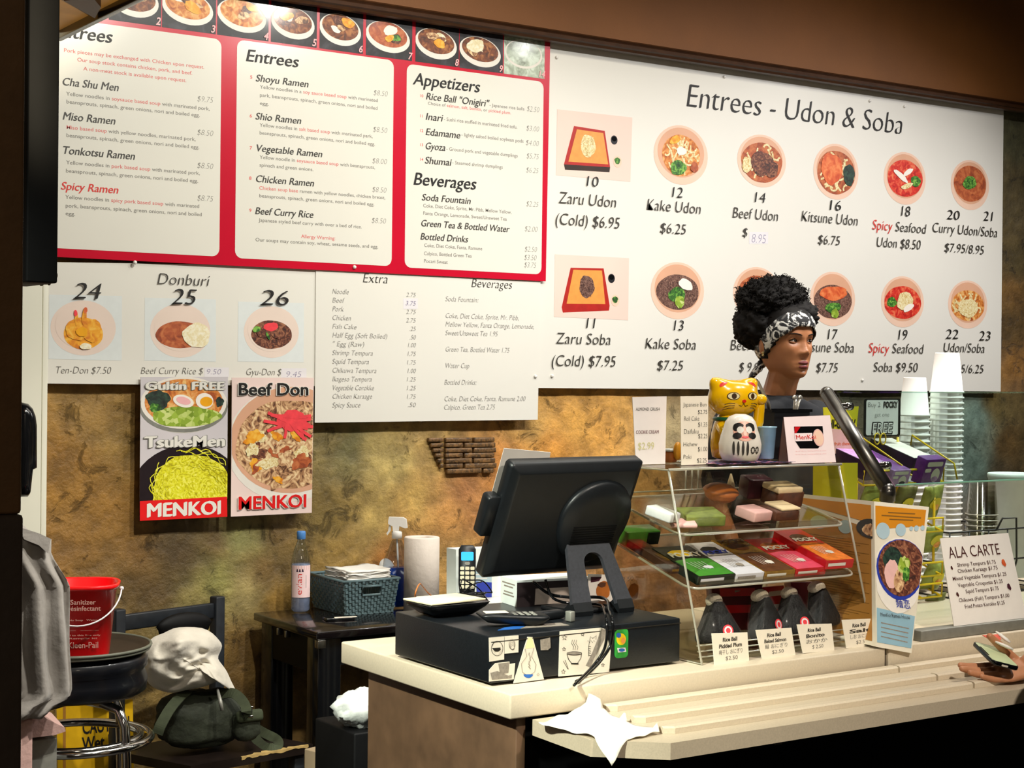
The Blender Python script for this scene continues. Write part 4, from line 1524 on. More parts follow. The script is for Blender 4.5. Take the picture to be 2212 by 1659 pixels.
mb.flat(FBx, [(0, 0), (.19, 0), (.19, hB*.92), (0, hB*.92)], .0006, 'carton_brown')
mb.flat(FBx, [(.045, hB*.06), (.19, hB*.06), (.19, hB*.66), (.047, hB*.66)], .0010, 'carton_photo')
FBl = Fr(bl+e2n*.09, -e2n, (0, 0, 1))
for i, (w, y) in enumerate(((.07, .78), (.05, .66), (.05, .45), (.06, .34))):
    mb.flat(FBl, [(.045-w/2, hB*y), (.045+w/2, hB*y), (.045+w/2, hB*(y+.05)), (.045-w/2, hB*(y+.05))], .0006, 'sketch')
put(mb.build('carton'), t)
# ---------------------------------------------------------------- acrylic display case
CX0, CX1 = 2.332, 2.868
t = thing('display_case', 'clear acrylic three tier snack display case on the counter beside the register', 'display case', (2.6, 2.9, CT))
side = [(2.700, .901), (3.100, .901), (3.060, 1.320), (2.823, 1.320)]
for x in (CX0, CX1):
    mb = MB()
    mb.loft([[(xx, y, z) for y, z in side] for xx in (x-.0025, x+.0025)], 'clear_acrylic', smooth=False)
    o = put(mb.build('side_panel'), t)
    mb = MB()
    mb.tube([(x, 3.101, .903), (x, 2.698, .903), (x, 2.821, 1.322), (x, 3.061, 1.322)], .0032, 'acrylic_edge', 6)
    e = mb.build('panel_edge')
    e.parent = o
mb = MB()
mb.bx(CX0-.004, CX1+.004, 2.816, 3.064, 1.3215, 1.3255, 'clear_acrylic')
o = put(mb.build('top_panel'), t)
mb = MB()
mb.tube([(CX0-.004, 2.815, 1.3235), (CX1+.004, 2.815, 1.3235)], .0032, 'acrylic_edge', 6)
mb.tube([(CX0-.004, 3.065, 1.3235), (CX1+.004, 3.065, 1.3235)], .0022, 'acrylic_edge', 6)
e = mb.build('top_edge')
e.parent = o
mb = MB()
mb.loft([[(xx, y, z) for xx, z in ((CX0+.003, .905), (CX1-.003, .905), (CX1-.003, 1.318), (CX0+.003, 1.318))] for y in (3.062, 3.066)], 'clear_acrylic', smooth=False)
for xx in (2.585, 2.605, 2.625):
    mb.tube([(xx, 3.060, 1.255), (xx, 3.060, 1.305)], .0022, 'acrylic_edge', 6)
mb.tube([(CX0, 3.064, 1.252), (CX1, 3.064, 1.252)], .0022, 'acrylic_edge', 6)
put(mb.build('back_door'), t)


def shelf_frame(yf, zf, yb, zb):
    return Fr((0, yf, zf), (1, 0, 0), (0, yb-yf, zb-zf))


F2 = shelf_frame(2.748, 1.063, 3.05, 1.150)
F1 = shelf_frame(2.785, 1.180, 3.05, 1.245)
for nm, F, L in (('middle_shelf', F2, .31), ('upper_shelf', F1, .27)):
    mb = MB()
    pts = rrect(CX0+.006, 0, CX1-.006, L, .03, 6)
    mb.prism(F, pts, -.005, 0, 'clear_acrylic')
    o = put(mb.build(nm), t)
    mb = MB()
    mb.tube([F.w(a, b, -.0025) for a, b in rrect(CX0+.006, 0, CX1-.006, L, .03, 6)], .0030, 'acrylic_edge', 6, closed=True)
    mb.box(F.w((CX0+CX1)/2, .004, .006), (CX1-CX0-.07, .003, .012), 'clear_acrylic', Matrix.Rotation(.28, 3, 'X'))
    e = mb.build('shelf_edge')
    e.parent = o
mb = MB()
mb.bx(CX0+.004, CX1-.004, 2.715, 3.06, .9015, .908, 'clear_acrylic')
for i, z in enumerate((.914, .926, .938)):
    mb.tube([(CX0+.006, 2.716+i*.004, z), (CX1-.006, 2.716+i*.004, z)], .0016, 'acrylic_edge', 6)
put(mb.build('base_tray'), t)

# --- snack boxes on the middle shelf
mat('box_green', '#3f8a2e', .3, var=.12, vs=50, coat=.4)
mat('box_darkgreen', '#0d1a12', .3, var=.2, coat=.4)
mat('box_white', '#dcdce2', .25, var=.05, coat=.5)
mat('box_gold', '#8f6a24', .22, var=.25, vs=50, coat=.5)
mat('box_choc', '#5a3418', .35, var=.35, vs=60)
mat('box_red', '#c4141c', .28, var=.1, coat=.4)
mat('box_pink', '#e0506a', .3, var=.1, coat=.4)
mat('box_maroon', '#5a121a', .35, var=.15)
mat('box_orange', '#e07a2a', .3, var=.25, vs=70)
mat('box_brown', '#4a3024', .4, var=.2)


def snack_box(F, x0, x1, v0, L, h0, th, cols, label, txt='POCKY', tcol='board_white', blot='sticker_yellow', lower=None, yaw=0.0, ty=.62):
    """flat carton lying on shelf frame F; print faces the customer"""
    c = F.w((x0+x1)/2, v0+L/2, h0)
    t = thing('snack_box', label, 'snack box', c, 'chocolate stick boxes in the display case')
    u = F.u*math.cos(yaw)+F.v*math.sin(yaw)
    v = -F.u*math.sin(yaw)+F.v*math.cos(yaw)
    G = Fr(c, u, v)
    w = (x1-x0)/2
    mb = MB()
    mb.prism(G, rrect(-w, -L/2, w, L/2, .0015, 1), .0006, th, cols[0])
    put(mb.build('carton'), t)
    mb = MB()
    k = th+.0005
    if lower:
        mb.flat(G, [(-w*.94, -L/2*.98), (w*.94, -L/2*.98), (w*.94, L*.02), (w*.1, L*.08), (-w*.94, L*.02)], k, lower)
    mb.ell(G, (-w*.05, L*.25), w*.62, L*.11, k+.0003, blot, 0, 20, wob=.06)
    for i in range(5):
        mb.ribbon(G, [(-w*.5+i*w*.2, -L*.05), (-w*.35+i*w*.17, -L*.3)], .0016, k+.0006, cols[1])
    mb.ell(G, (w*.2, -L*.24), w*.25, L*.05, k+.0009, cols[1], 0, 16, wob=.08)
    mb.T(G, txt, -w*.82, L*(ty-.5), w*.82, w*.42, tcol, sh=.1, off=.03, nib=.02, lay=k+.0012)
    # end flap print
    GE = Fr(c-v*(L/2)+F.n*0, u, F.n)
    mb.flat(GE, [(-w*.85, th*.35), (w*.4, th*.35), (w*.4, th*.7), (-w*.85, th*.7)], .0006, cols[1])
    put(mb.build('print'), t)
    return t


def fx(px, py, Y=2.775):
    return PY(px, py, Y).x


xs2 = [fx(1497, 1255), fx(1577, 1250), fx(1640, 1247), fx(1707, 1240), fx(1774, 1233), fx(1845, 1228)]
snack_box(F2, xs2[0]-.002, xs2[1]-.002, .012, .175, 0, .021, ('box_darkgreen', 'box_white'), 'green and black chocolate stick box, leftmost of the row on the middle shelf', lower='box_green')
snack_box(F2, xs2[1], xs2[2]-.002, .012, .19, 0, .019, ('box_white', 'sketch'), 'white chocolate stick box with blue lettering on the middle shelf', tcol='ink_blue', blot='box_darkgreen')
snack_box(F2, xs2[2], xs2[3]-.002, .012, .20, 0, .019, ('box_gold', 'board_white'), 'gold brown chocolate stick box between the white and red boxes', tcol='box_choc', blot='box_choc', lower='box_choc', ty=.86)
snack_box(F2, xs2[3], xs2[4]-.002, .012, .19, 0, .019, ('box_red', 'board_white'), 'pink and red chocolate stick box beside the gold box', blot='box_orange', lower='box_pink')
snack_box(F2, xs2[4]-.008, xs2[5]-.028, .008, .195, .014, .022, ('box_red', 'board_white'), 'red chocolate stick box at the right end of the middle shelf', blot='box_choc', lower='box_orange', yaw=-.02)
snack_box(F2, CX0+.012, CX0+.05, .08, .17, 0, .018, ('box_brown', 'box_gold'), 'brown narrow box leaning behind the green box on the middle shelf', txt='', blot='box_choc')
t = thing('snack_box', 'green box lying crosswise at the back left of the middle shelf', 'snack box', F2.w(CX0+.05, .25, .03), 'chocolate stick boxes in the display case')
mb = MB()
mb.box(F2.w(CX0+.058, .272, .018), (.10, .045, .034), 'box_green', Matrix.Rotation(.28, 3, 'X'), .001)
put(mb.build('carton'), t)
mb = MB()
mb.box(F2.w(CX0+.088, .2470, .018), (.034, .003, .030), 'box_darkgreen', Matrix.Rotation(.28, 3, 'X'))
put(mb.build('end_print'), t)

# --- back row of boxes on the base tray
FB = Fr((0, 2.72, .912), (1, 0, 0), (0, 1, .25))


def block(name, label, px, py, Y, dims, m, yaw, tilt, group, stripes=(), h=0):
    p = PY(px, py, Y)
    p.z = max(p.z, .918+dims[2]*.52)
    t = thing(name, label, 'snack box', p, group)
    R = Matrix.Rotation(yaw, 3, 'Z') @ Matrix.Rotation(tilt, 3, 'X')
    mb = MB()
    mb.box(p, dims, m, R, .0015)
    if stripes:
        for z, w, mm in stripes:
            mb.box(p+R @ Vector((w[0], -dims[1]/2-.0006, z)), (w[1], .0012, dims[2]*.16), mm, R)
    put(mb.build('carton'), t)


block('snack_box', 'large dark red snack box behind the left rice balls', 1588, 1318, 2.93, (.13, .04, .12), 'box_maroon', -.35, -.2, 'boxes behind the rice balls', ((.03, (0, .09), 'box_red'), (-.01, (0, .07), 'box_red')))
block('snack_box', 'bright red snack box standing behind the middle rice balls', 1668, 1300, 2.90, (.062, .03, .075), 'box_red', .05, -.15, 'boxes behind the rice balls', ((.02, (0, .048), 'board_white'), (-.012, (0, .048), 'box_white')))
block('snack_box', 'dark red and orange snack box behind the right rice balls', 1755, 1308, 2.93, (.13, .04, .10), 'box_maroon', -.32, -.2, 'boxes behind the rice balls', ((.025, (.02, .08), 'box_orange'), (-.015, (.03, .06), 'box_pink')))
block('snack_box', 'pale green and dark snack box lying on top of the dark red boxes', 1612, 1281, 2.93, (.085, .05, .022), 'sketch', -.3, 0, 'boxes behind the rice balls', ((0, (.01, .05), 'box_darkgreen'),))

# --- four triangular rice balls in film
film('wrap_film', '#d8d8d6', .028, .12)
mat('nori_sheet', '#070607', .5, spec=.25, var=.5, vs=90, bump=.4, bs=160)
mat('rice_white', '#e8e0d8', .7, var=.06, vs=200, bump=.4, bs=300)
rb = [(1543, 1340, 'rice ball at the left end of the case, behind the first price card'), (1650, 1335, 'second rice ball from the left, behind the baked salmon card'), (1716, 1333, 'third rice ball from the left, close behind the bonito card'), (1788, 1318, 'rightmost rice ball, left of the last price card')]
for i, (px, py, lb) in enumerate(rb):
    p = PY(px, py, 2.80)
    p.z = .972+(i == 3)*.008
    p.x -= .024*(i == 3)+.008*(i == 2)-.006*(i == 0)
    t = thing('rice_ball', lb, 'rice ball', p, 'wrapped rice balls in the display case')
    R = Matrix.Rotation((-.2, .25, -.1, .3)[i], 3, 'Z') @ Matrix.Rotation(-.25, 3, 'X')
    w, h = .046, .043

    def tri(k, d):
        P = []
        for cx, cz, a0 in ((0, h*.80, 30), (-w*.82, -h*.78, 150), (w*.82, -h*.78, 270)):
            for q in range(6):
                a = math.radians(a0+120*q/5)
                P.append(R @ Vector(((cx+.014*math.cos(a))*k, d, (cz+.014*math.sin(a))*k))+p)
        return P
    mb = MB()
    mb.loft([tri(.9, -.022), tri(1, -.018), tri(1.0, .016), tri(.9, .020)], 'nori_sheet')
    put(mb.build('seaweed'), t)
    mb = MB()
    mb.ball(p+R @ Vector((0, 0, h*1.12)), (.019, .0235, .017), 'rice_white', R, 14, 8)
    put(mb.build('rice_tip'), t)
    mb = MB()
    mb.loft([tri(.95, -.026), tri(1.07, -.020), tri(1.07, .018), tri(.95, .024)], 'wrap_film')
    mb.loft([[p+R @ Vector(q) for q in ((-w*1.05, -.01, -h), (-w*1.75, 0, -h*1.0), (-w*1.5, 0, -h*.2), (-w*.5, -.01, h*.5))], [p+R @ Vector(q) for q in ((-w*1.05, -.008, -h), (-w*1.75, .002, -h*1.0), (-w*1.5, .002, -h*.2), (-w*.5, -.008, h*.5))]], 'wrap_film')
    put(mb.build('wrapper'), t)
    if i < 3:
        mb = MB()
        G = Fr(p+R @ Vector((.012, -.028, -h*.55)), R @ Vector((1, 0, 0)), R @ Vector((0, 0, 1)))
        mb.prism(G, [(a, b) for a, b in circ(0, 0, .0135, .0135)][:-1], 0, .0008, 'ginger')
        mb.ell(G, (0, 0), .010, .010, .0011, 'pale_patch')
        mb.ell(G, (0, 0), .006, .006, .0014, 'ginger')
        put(mb.build('round_seal'), t)

# --- four price cards along the front of the case
mat('card_cream', '#efe6d4', .6, var=.02)
FCd = Fr((0, 2.6905, 0), (1, 0, 0), (0, 0, 1))
cards = [([(1543, 1437), (1618, 1431), (1614, 1366), (1537, 1368)], ['Rice Ball', 'Pickled Plum', '梅干し おにぎり', '$2.50'], 'first price card from the left on the case front, for pickled plum rice balls'),
         ([(1646, 1423), (1718, 1415), (1709, 1356), (1632, 1361)], ['Rice Ball', 'Baked Salmon', '鮭 おにぎり', '$2.50'], 'price card for baked salmon rice balls, second on the case front'),
         ([(1734, 1411), (1802, 1405), (1796, 1347), (1721, 1349)], ['Rice Ball', 'Bonito', 'おかか', '$ 2.50'], 'price card for bonito rice balls, third on the case front'),
         ([(1828, 1400), (1897, 1396), (1892, 1336), (1818, 1339)], ['Rice Ball', 'Salt', 'しお おにぎり', '$2.50'], 'price card for salt rice balls at the right corner of the case')]
for q, lines, lb in cards:
    mb = MB()
    P = [FCd.px(*p) for p in q]
    mb.prism(FCd, P, -.0008, .0008, 'card_cream')
    cxx = (P[0][0]+P[1][0])/2
    tp, bt = (P[2][1]+P[3][1])/2, (P[0][1]+P[1][1])/2
    H = tp-bt
    for k, l in enumerate(lines):
        yb = tp-H*(.26+.20*k)
        wd = (.42, .66, .70, .36)[k]*(P[1][0]-P[0][0])
        if l == 'Bonito':
            wd *= .9
        dx = (P[3][0]-P[0][0])*(.8-.2*k)
        mb.T(FCd, l, cxx-wd/2+dx, yb, cxx+wd/2+dx, H*.12, 'ink_soft' if k < 2 else 'ink_grey', off=.03 if k < 2 else 0, lay=.0012)
    tag(mb.build('price_card'), lb, 'price card', 'rice ball price cards')

# --- wrapped cakes and buns on the upper shelf
mat('bun_brown', '#b4672a', .45, var=.25, vs=20)
mat('cake_green', '#6f7a34', .6, var=.25, vs=60)
mat('cake_brown', '#5a3420', .6, var=.3, vs=70)
mat('cake_cream', '#ecd6a8', .6, var=.06)
mat('mochi_pink', '#e3b4ac', .6, var=.06)
mat('pack_white', '#d9dcd8', .4, var=.06)
mat('jelly_purple', '#4a2430', .3, var=.2)


def on1(px, v, h):
    p = F1.w(0, v, .006)
    return Vector((PY(px, 1100, p.y).x, p.y, p.z+h))


def wrapped(name, label, cat, px, v, dims, inner, wrap=True, yaw=0, sh='box'):
    p = on1(px, v, dims[2]/2+.003)
    t = thing(name, label, cat, p-Vector((0, 0, dims[2]/2)), 'cakes and buns on the upper shelf')
    R = Matrix.Rotation(yaw, 3, 'Z') @ Matrix.Rotation(.24, 3, 'X')
    for k, (m, dx, dz, sx, sz) in enumerate(inner):
        mb = MB()
        q = p+R @ Vector((dx, 0, dz))
        if sh == 'bun':
            mb.ball(q, (dims[0]/2*sx, dims[1]/2, dims[2]/2*sz), m, R, 20, 12, lambda n: 1 if n.z > 0 else .85)
        elif sh == 'roll':
            mb.lathe([(dims[2]/2*sz*.9, -dims[0]/2*sx), (dims[2]/2*sz, -dims[0]/2*sx+.004), (dims[2]/2*sz, dims[0]/2*sx-.004), (dims[2]/2*sz*.9, dims[0]/2*sx)], q, m, 20, M=(R @ Matrix.Rotation(PI/2, 3, 'Y')).to_4x4())
        else:
            mb.box(q, (dims[0]*sx, dims[1], dims[2]*sz), m, R, .004)
        put(mb.build(['filling', 'layer', 'topping'][k] if len(inner) > 1 else 'body'), t)
    if wrap:
        mb = MB()
        r = random.Random(px)
        mb.ball(p+Vector((0, 0, dims[2]*.05)), (dims[0]*.62, dims[1]*.62, dims[2]*.68), 'wrap_film', R, 18, 10, lambda n: 1+.08*noise.noise(n*3+Vector((px, 0, 0))))
        put(mb.build('wrapper'), t)


wrapped('white_package', 'clear packet with a white label at the left end of the upper shelf', 'packet', 1432, .05, (.085, .07, .045), [('pack_white', 0, 0, .5, .5)], yaw=.3)
wrapped('green_cake', 'green tea cake slice in film near the front left of the upper shelf', 'cake', 1512, .045, (.10, .07, .026), [('cake_green', 0, 0, 1, 1)], yaw=-.25)
wrapped('sweet_bun', 'glossy brown round bun in film behind the green cake', 'bun', 1556, .16, (.095, .09, .05), [('bun_brown', 0, 0, 1, 1)], sh='bun')
wrapped('roll_cake', 'chocolate roll cake with cream at the right front of the upper shelf', 'cake', 1682, .05, (.085, .06, .03), [('cake_brown', 0, -.004, 1, .8), ('cake_cream', .01, .012, .8, .25)], yaw=.1)
wrapped('roll_cake', 'chocolate cake with a cream layer stacked behind the front roll cake', 'cake', 1690, .13, (.09, .06, .05), [('cake_brown', 0, -.004, 1, .8), ('cake_cream', -.005, .020, .95, .3)], yaw=.05)
wrapped('mochi_pack', 'pink rice cake packet in the middle of the upper shelf', 'packet', 1628, .05, (.07, .06, .025), [('mochi_pink', 0, 0, 1, 1)], yaw=.2)
wrapped('jelly_pack', 'dark purple wrapped sweet behind the pink packet', 'packet', 1632, .2, (.07, .05, .05), [('jelly_purple', 0, 0, 1, 1)], yaw=-.2)
wrapped('white_package', 'flat white packet with a brown stripe under the green cake', 'packet', 1475, .03, (.06, .05, .012), [('mochi_pink', 0, 0, 1, .8)], yaw=-.5)
p = on1(1578, .245, .012)
mb = MB()
mb.lathe([(.011, 0), (.009, .012), (.002, .036)], p, 'cake_cream', 12)
tag(mb.build('cone_sweet'), 'small pale cone sweet at the back of the upper shelf', 'sweet', 'cakes and buns on the upper shelf')

# ---------------------------------------------------------------- on top of the case
ZT = 1.3262


def standcard(label, quad, Y, th=.0015, m='paper', name='price_sign', cat='sign', group=None):
    fr = Fr((0, Y, 0), (1, 0, 0), (0, 0, 1))
    mb = MB()
    P = [fr.px(*p) for p in quad]
    P[0] = (P[0][0], ZT+.0004)
    P[1] = (P[1][0], ZT+.0004)
    mb.prism(fr, P, -th, 0, m)
    return fr, mb


mat('sign_pale', '#e4dcd8', .5, var=.02)
fr, mb = standcard('', [(1374, 1001), (1437, 1001), (1440, 856), (1366, 858)], 2.955, m='sign_pale')
for tx, x0, y, x1, h, m in (('ALMOND CRUSH', 1373, 887, 1425, 6.5, 'ink_soft'), ('COOKIE CREAM', 1373, 937, 1423, 7, 'box_maroon'), ('$2.99', 1377, 971, 1413, 15, 'gold_ink'), ('', 0, 0, 0, 0, '')):
    if tx:
        mb.TP(fr, tx, x0, y, x1, h, m, off=.0, lay=.0008)
tag(mb.build('price_sign'), 'tall pale flavour sign reading almond crush and cookie cream above the register screen', 'sign', 'price signs on top of the display case')
fr, mb = standcard('', [(1472, 1001), (1529, 1001), (1530, 855), (1470, 856)], 2.90, m='card_cream')
ZC = lambda x, y: (1340+x/8.73, 830+y/8.73)
for tx, x0, y, x1, h in (('Japanese Bun', 1185, 420, 1625, 75), ('$2.75', 1455, 560, 1640, 75), ('Roll Cake', 1195, 690, 1490, 85), ('$1.35', 1460, 800, 1640, 85), ('Daifuku', 1190, 935, 1475, 90), ('$2.25', 1462, 1020, 1645, 85), ('Hichew', 1180, 1170, 1450, 75), ('$1.00', 1455, 1265, 1640, 85), ('Poki', 1180, 1410, 1340, 80), ('$2.25', 1440, 1480, 1630, 85)):
    a = ZC(x0, y)
    b = ZC(x1, y)
    mb.TP(fr, tx, a[0], a[1], b[0], h/8.73, 'ink_soft', off=-.012, lay=.0008)
tag(mb.build('price_sign'), 'tall handwritten price list of Japanese bun and roll cake beside the yellow cat', 'sign', 'price signs on top of the display case')
# paper packet and small parcel behind the signs
mat('packet_orange', '#d8921c', .4, var=.2)
t = PY(1464, 985, 2.98)
mb = MB()
mb.ball((t.x, t.y, ZT+.022), (.012, .01, .022), 'packet_orange', None, 10, 8, lambda n: 1+.3*n.z)
tag(mb.build('candy_packet'), 'small orange packet between the two tall price signs', 'packet')
t = PY(1446, 992, 3.0)
mb = MB()
mb.box((t.x, t.y, ZT+.014), (.03, .03, .027), 'bun_brown', rz(.2), .006)
mb.box((t.x, t.y, ZT+.030), (.032, .032, .006), 'pack_white', rz(.2), .002)
tag(mb.build('wrapped_sweet'), 'small wrapped sweet beside the orange packet on the case top', 'sweet')

# cloth mat
food('cloth_blue', ['#0f1a34', '#22305a', '#3a4a78', '#c070a0', '#e0b0b8'], 34, .9)
c0 = PY(1543, 996, 2.87)
c1 = PY(1688, 992, 2.87)
mb = MB()
vs, fs = [], []
for j in range(9):
    for i in range(25):
        x = c0.x+(c1.x-c0.x)*i/24
        y = 2.823+(3.0-2.823)*j/8
        z = ZT+.0012+.006*abs(noise.noise(Vector((x*40, y*40, 0))))+(.004 if j == 0 else 0)
        vs.append((x+.004*noise.noise(Vector((y*60, x*9, 1))), y, z))
for j in range(8):
    for i in range(24):
        a = j*25+i
        fs.append((a, a+1, a+26, a+25))
mb.add(vs, fs, 'cloth_blue', True)
o = mb.build('cloth_mat')
md = o.modifiers.new('s', 'SOLIDIFY')
md.thickness = .001
md.offset = 1
tag(o, 'dark blue flowered cloth mat under the cat and daruma', 'cloth')
ZM = ZT+.0095

# beckoning cat
mat('cat_yellow', '#e6b204', .22, var=.08, vs=12, coat=.6)
mat('cat_red', '#d02418', .3, var=.1, coat=.4)
mat('cat_collar', '#0f5a3c', .35, var=.15)
mat('cat_line', '#3a2208', .4)
mat('eye_cream', '#e8dcae', .3)
mat('gold', '#caa040', .25, .7, var=.1)
pc = PY(1582, 900, 2.945)
pc.z = ZM
t = thing('cat_figurine', 'yellow beckoning cat figurine with red ears and green collar on top of the display case', 'figurine', pc)
HC = PY(1582, 812, 2.945).z-ZM
Rc = rz(-.22)


def cl(x, y, z):
    return pc+Rc @ Vector((x, y, z))


mb = MB()
prof = [(.036, 0), (.046, .004), (.050, .03), (.049, .06), (.043, .085), (.036, .098), (.034, .105)]
mb.lathe(prof, pc, 'cat_yellow', 28, M=Matrix.Diagonal((1.12, .92, 1, 1)))
put(mb.build('body'), t)
mb = MB()


def headf(n):
    k = 1.0
    for sx in (-1, 1):
        e = Vector((sx*.64, .0, .77)).normalized()
        k += .42*math.exp(-((n-e).length/.30)**2)
    return k


mb.ball(cl(0, -.004, HC*.72), (.066, .052, .046), 'cat_yellow', Rc, 40, 28, headf)
put(mb.build('head'), t)
hc = cl(0, -.004, HC*.72)


def face_disc(mb, x, z, rx, rz_, m, lift=.0, dy=0):
    """small disc laid on the front of the head"""
    k = math.sqrt(max(.05, 1-(x/.066)**2-(z/.046)**2))
    yy = -.052*k-.0005-lift+dy
    n = Vector((x/.066**2, -k/.052, z/.046**2)).normalized()
    fr = Fr(hc+Rc @ Vector((x, yy, z)), Rc @ Vector((-n.y, n.x, 0)), Rc @ Vector((0, 0, 1)))
    mb.prism(fr, [(rx*math.cos(a*PI/9), rz_*math.sin(a*PI/9)) for a in range(18)], -.002, .0006, m)


for sx in (-1, 1):
    mb = MB()
    face_disc(mb, sx*.026, .008, .0155, .0095, 'cat_line', .0)
    face_disc(mb, sx*.026, .008, .0140, .0078, 'eye_cream', .0006)
    face_disc(mb, sx*.025, .008, .0062, .0070, 'cat_line', .0012)
    put(mb.build('eye'), t)
    mb = MB()
    vs = []
    for q in (0, .5, 1):
        for i in range(12):
            w_ = 2*PI*i/12
            e = Vector((sx*(.60+.19*q*math.cos(w_)), -.40, .80+.22*q*math.sin(w_))).normalized()
            kk = headf(e)*1.012
            vs.append(hc+Rc @ Vector((e.x*.066*kk, e.y*.052*kk, e.z*.046*kk)))
    mb.add(vs, [[j*12+i, j*12+(i+1) % 12, (j+1)*12+(i+1) % 12, (j+1)*12+i] for j in (0, 1) for i in range(12)], 'cat_red', True)
    put(mb.build('ear_inner'), t)
mb = MB()
face_disc(mb, 0, -.004, .005, .004, 'cat_red', .001)
for sx in (-1, 1):
    for k in range(3):
        mb.tube([hc+Rc @ Vector((sx*x, -.052*math.sqrt(max(.05, 1-(x/.066)**2-(z/.046)**2))-.0006, z)) for x, z in ((.022, -.010-.005*k), (.034, -.009-.006*k), (.044, -.012-.007*k))], .0007, 'cat_line', 5)
    mb.tube([hc+Rc @ Vector((sx*x, -.052*math.sqrt(1-(x/.066)**2-(z/.046)**2)-.0006, z)) for x, z in ((0, -.010), (.005, -.016), (.012, -.014))], .0008, 'cat_line', 5)
put(mb.build('face_paint'), t)
mb = MB()
mb.tube([cl(.052*math.cos(a)*.86, .046*math.sin(a)*.86-.001, HC*.48) for a in [2*PI*i/28 for i in range(28)]], .0048, 'cat_collar', 8, closed=True)
mb.ball(cl(0, -.044, HC*.46), .008, 'gold', None, 12, 8)
put(mb.build('collar'), t)
mb = MB()
mb.tube([cl(.046, -.012, HC*.25), cl(.060, -.020, HC*.45), cl(.062, -.022, HC*.62), cl(.060, -.026, HC*.70)], [.015, .014, .013, .012], 'cat_yellow', 12)
mb.ball(cl(.060, -.032, HC*.72), (.016, .014, .013), 'cat_yellow', None, 14, 10)
put(mb.build('raised_arm'), t)
mb = MB()
mb.tube([cl(-.044, -.020, HC*.40), cl(-.040, -.046, HC*.28), cl(-.022, -.054, HC*.22)], [.014, .013, .011], 'cat_yellow', 12)
put(mb.build('lowered_arm'), t)
for sx in (-1, 1):
    mb = MB()
    mb.ball(cl(sx*.034, -.036, .013), (.019, .022, .013), 'cat_yellow', None, 16, 10)
    for k in (-1, 0, 1):
        mb.tube([cl(sx*.034+k*.006, -.0565, .010), cl(sx*.034+k*.007, -.0545, .018)], .0010, 'cat_line', 5)
    put(mb.build('foot'), t)

# white daruma
mat('daruma_white', '#e6e0d4', .3, var=.04, coat=.4)
mat('daruma_face', '#e8b09a', .4, var=.06)
pd = PY(1599, 940, 2.860)
pd.z = ZM
t = thing('daruma_figurine', 'small white daruma figurine with black painted beard in front of the yellow cat', 'figurine', pd)
HD = PY(1599, 894, 2.868).z-ZM
k = HD/.105
mb = MB()
mb.lathe([(.030*k, 0), (.040*k, .003*k), (.047*k, .020*k), (.048*k, .038*k), (.044*k, .056*k), (.038*k, .074*k), (.034*k, .088*k), (.026*k, .099*k), (.012*k, .105*k)], pd, 'daruma_white', 30)
put(mb.build('body'), t)


DPR = [(.030, 0), (.040, .003), (.047, .020), (.048, .038), (.044, .056), (.038, .074), (.034, .088), (.026, .099), (.012, .105)]


def drad(z):
    z = z/k
    for (r0, z0), (r1, z1) in zip(DPR, DPR[1:]):
        if z0 <= z <= z1:
            return (r0+(r1-r0)*(z-z0)/(z1-z0))*k
    return .012*k


def dar(mb, ang, z, rx, rz_, m, lift):
    """painted patch that follows the rounded body"""
    vs = []
    n = 20
    for q in (0, .5, 1):
        for i in range(n):
            zz = z+rz_*q*math.sin(2*PI*i/n)
            rr = drad(zz)
            a = -PI/2-.48+ang+rx*q*math.cos(2*PI*i/n)/rr
            vs.append(pd+Vector(((rr+lift*.3+.0006)*math.cos(a), (rr+lift*.3+.0006)*math.sin(a), zz)))
    fs = [[j*n+i, j*n+(i+1) % n, (j+1)*n+(i+1) % n, (j+1)*n+i] for j in (0, 1) for i in range(n)]
    mb.add(vs, fs, m, True)


mb = MB()
dar(mb, 0, .068*k, .026*k, .022*k, 'daruma_face', .0012)
put(mb.build('face'), t)
mb = MB()
for s in (-1, 1):
    dar(mb, s*.36, .080*k, .011*k, .006*k, 'ink', .003)
    dar(mb, s*.52, .076*k, .006*k, .008*k, 'ink', .003)
    dar(mb, s*.25, .071*k, .0075*k, .0075*k, 'board_white', .0035)
    dar(mb, s*.40, .058*k, .010*k, .007*k, 'ink', .003)
dar(mb, 0, .064*k, .004*k, .006*k, 'daruma_face', .004)
dar(mb, 0, .055*k, .008*k, .0025*k, 'ginger', .004)
put(mb.build('face_paint'), t)
mb = MB()
for i in range(4):
    dar(mb, -.55+i*.22, .030*k, .0028*k, .016*k, 'ink_soft', .0014)
for dx in (0, .26):
    for i in range(10):
        a, b = 2*PI*i/10, 0
        dar(mb, .38+dx+.09*math.cos(a), .026*k+.0065*k*math.sin(a), .0018*k, .0018*k, 'ink_soft', .0014)
put(mb.build('body_paint'), t)

# blue plastic cup
mat('cup_blue', '#9fc6dc', .2, trans=.35, var=.06)
pq = PY(1655, 950, 2.90)
mb = MB()
hq = PY(1655, 921, 2.90).z-ZM
mb.lathe([(.017, 0), (.019, .002), (.0245, hq-.004), (.026, hq-.003), (.026, hq), (.0235, hq-.001), (.018, .004)], (pq.x, pq.y, ZM), 'cup_blue', 26)
tag(mb.build('plastic_cup'), 'small pale blue plastic cup right of the daruma', 'cup')

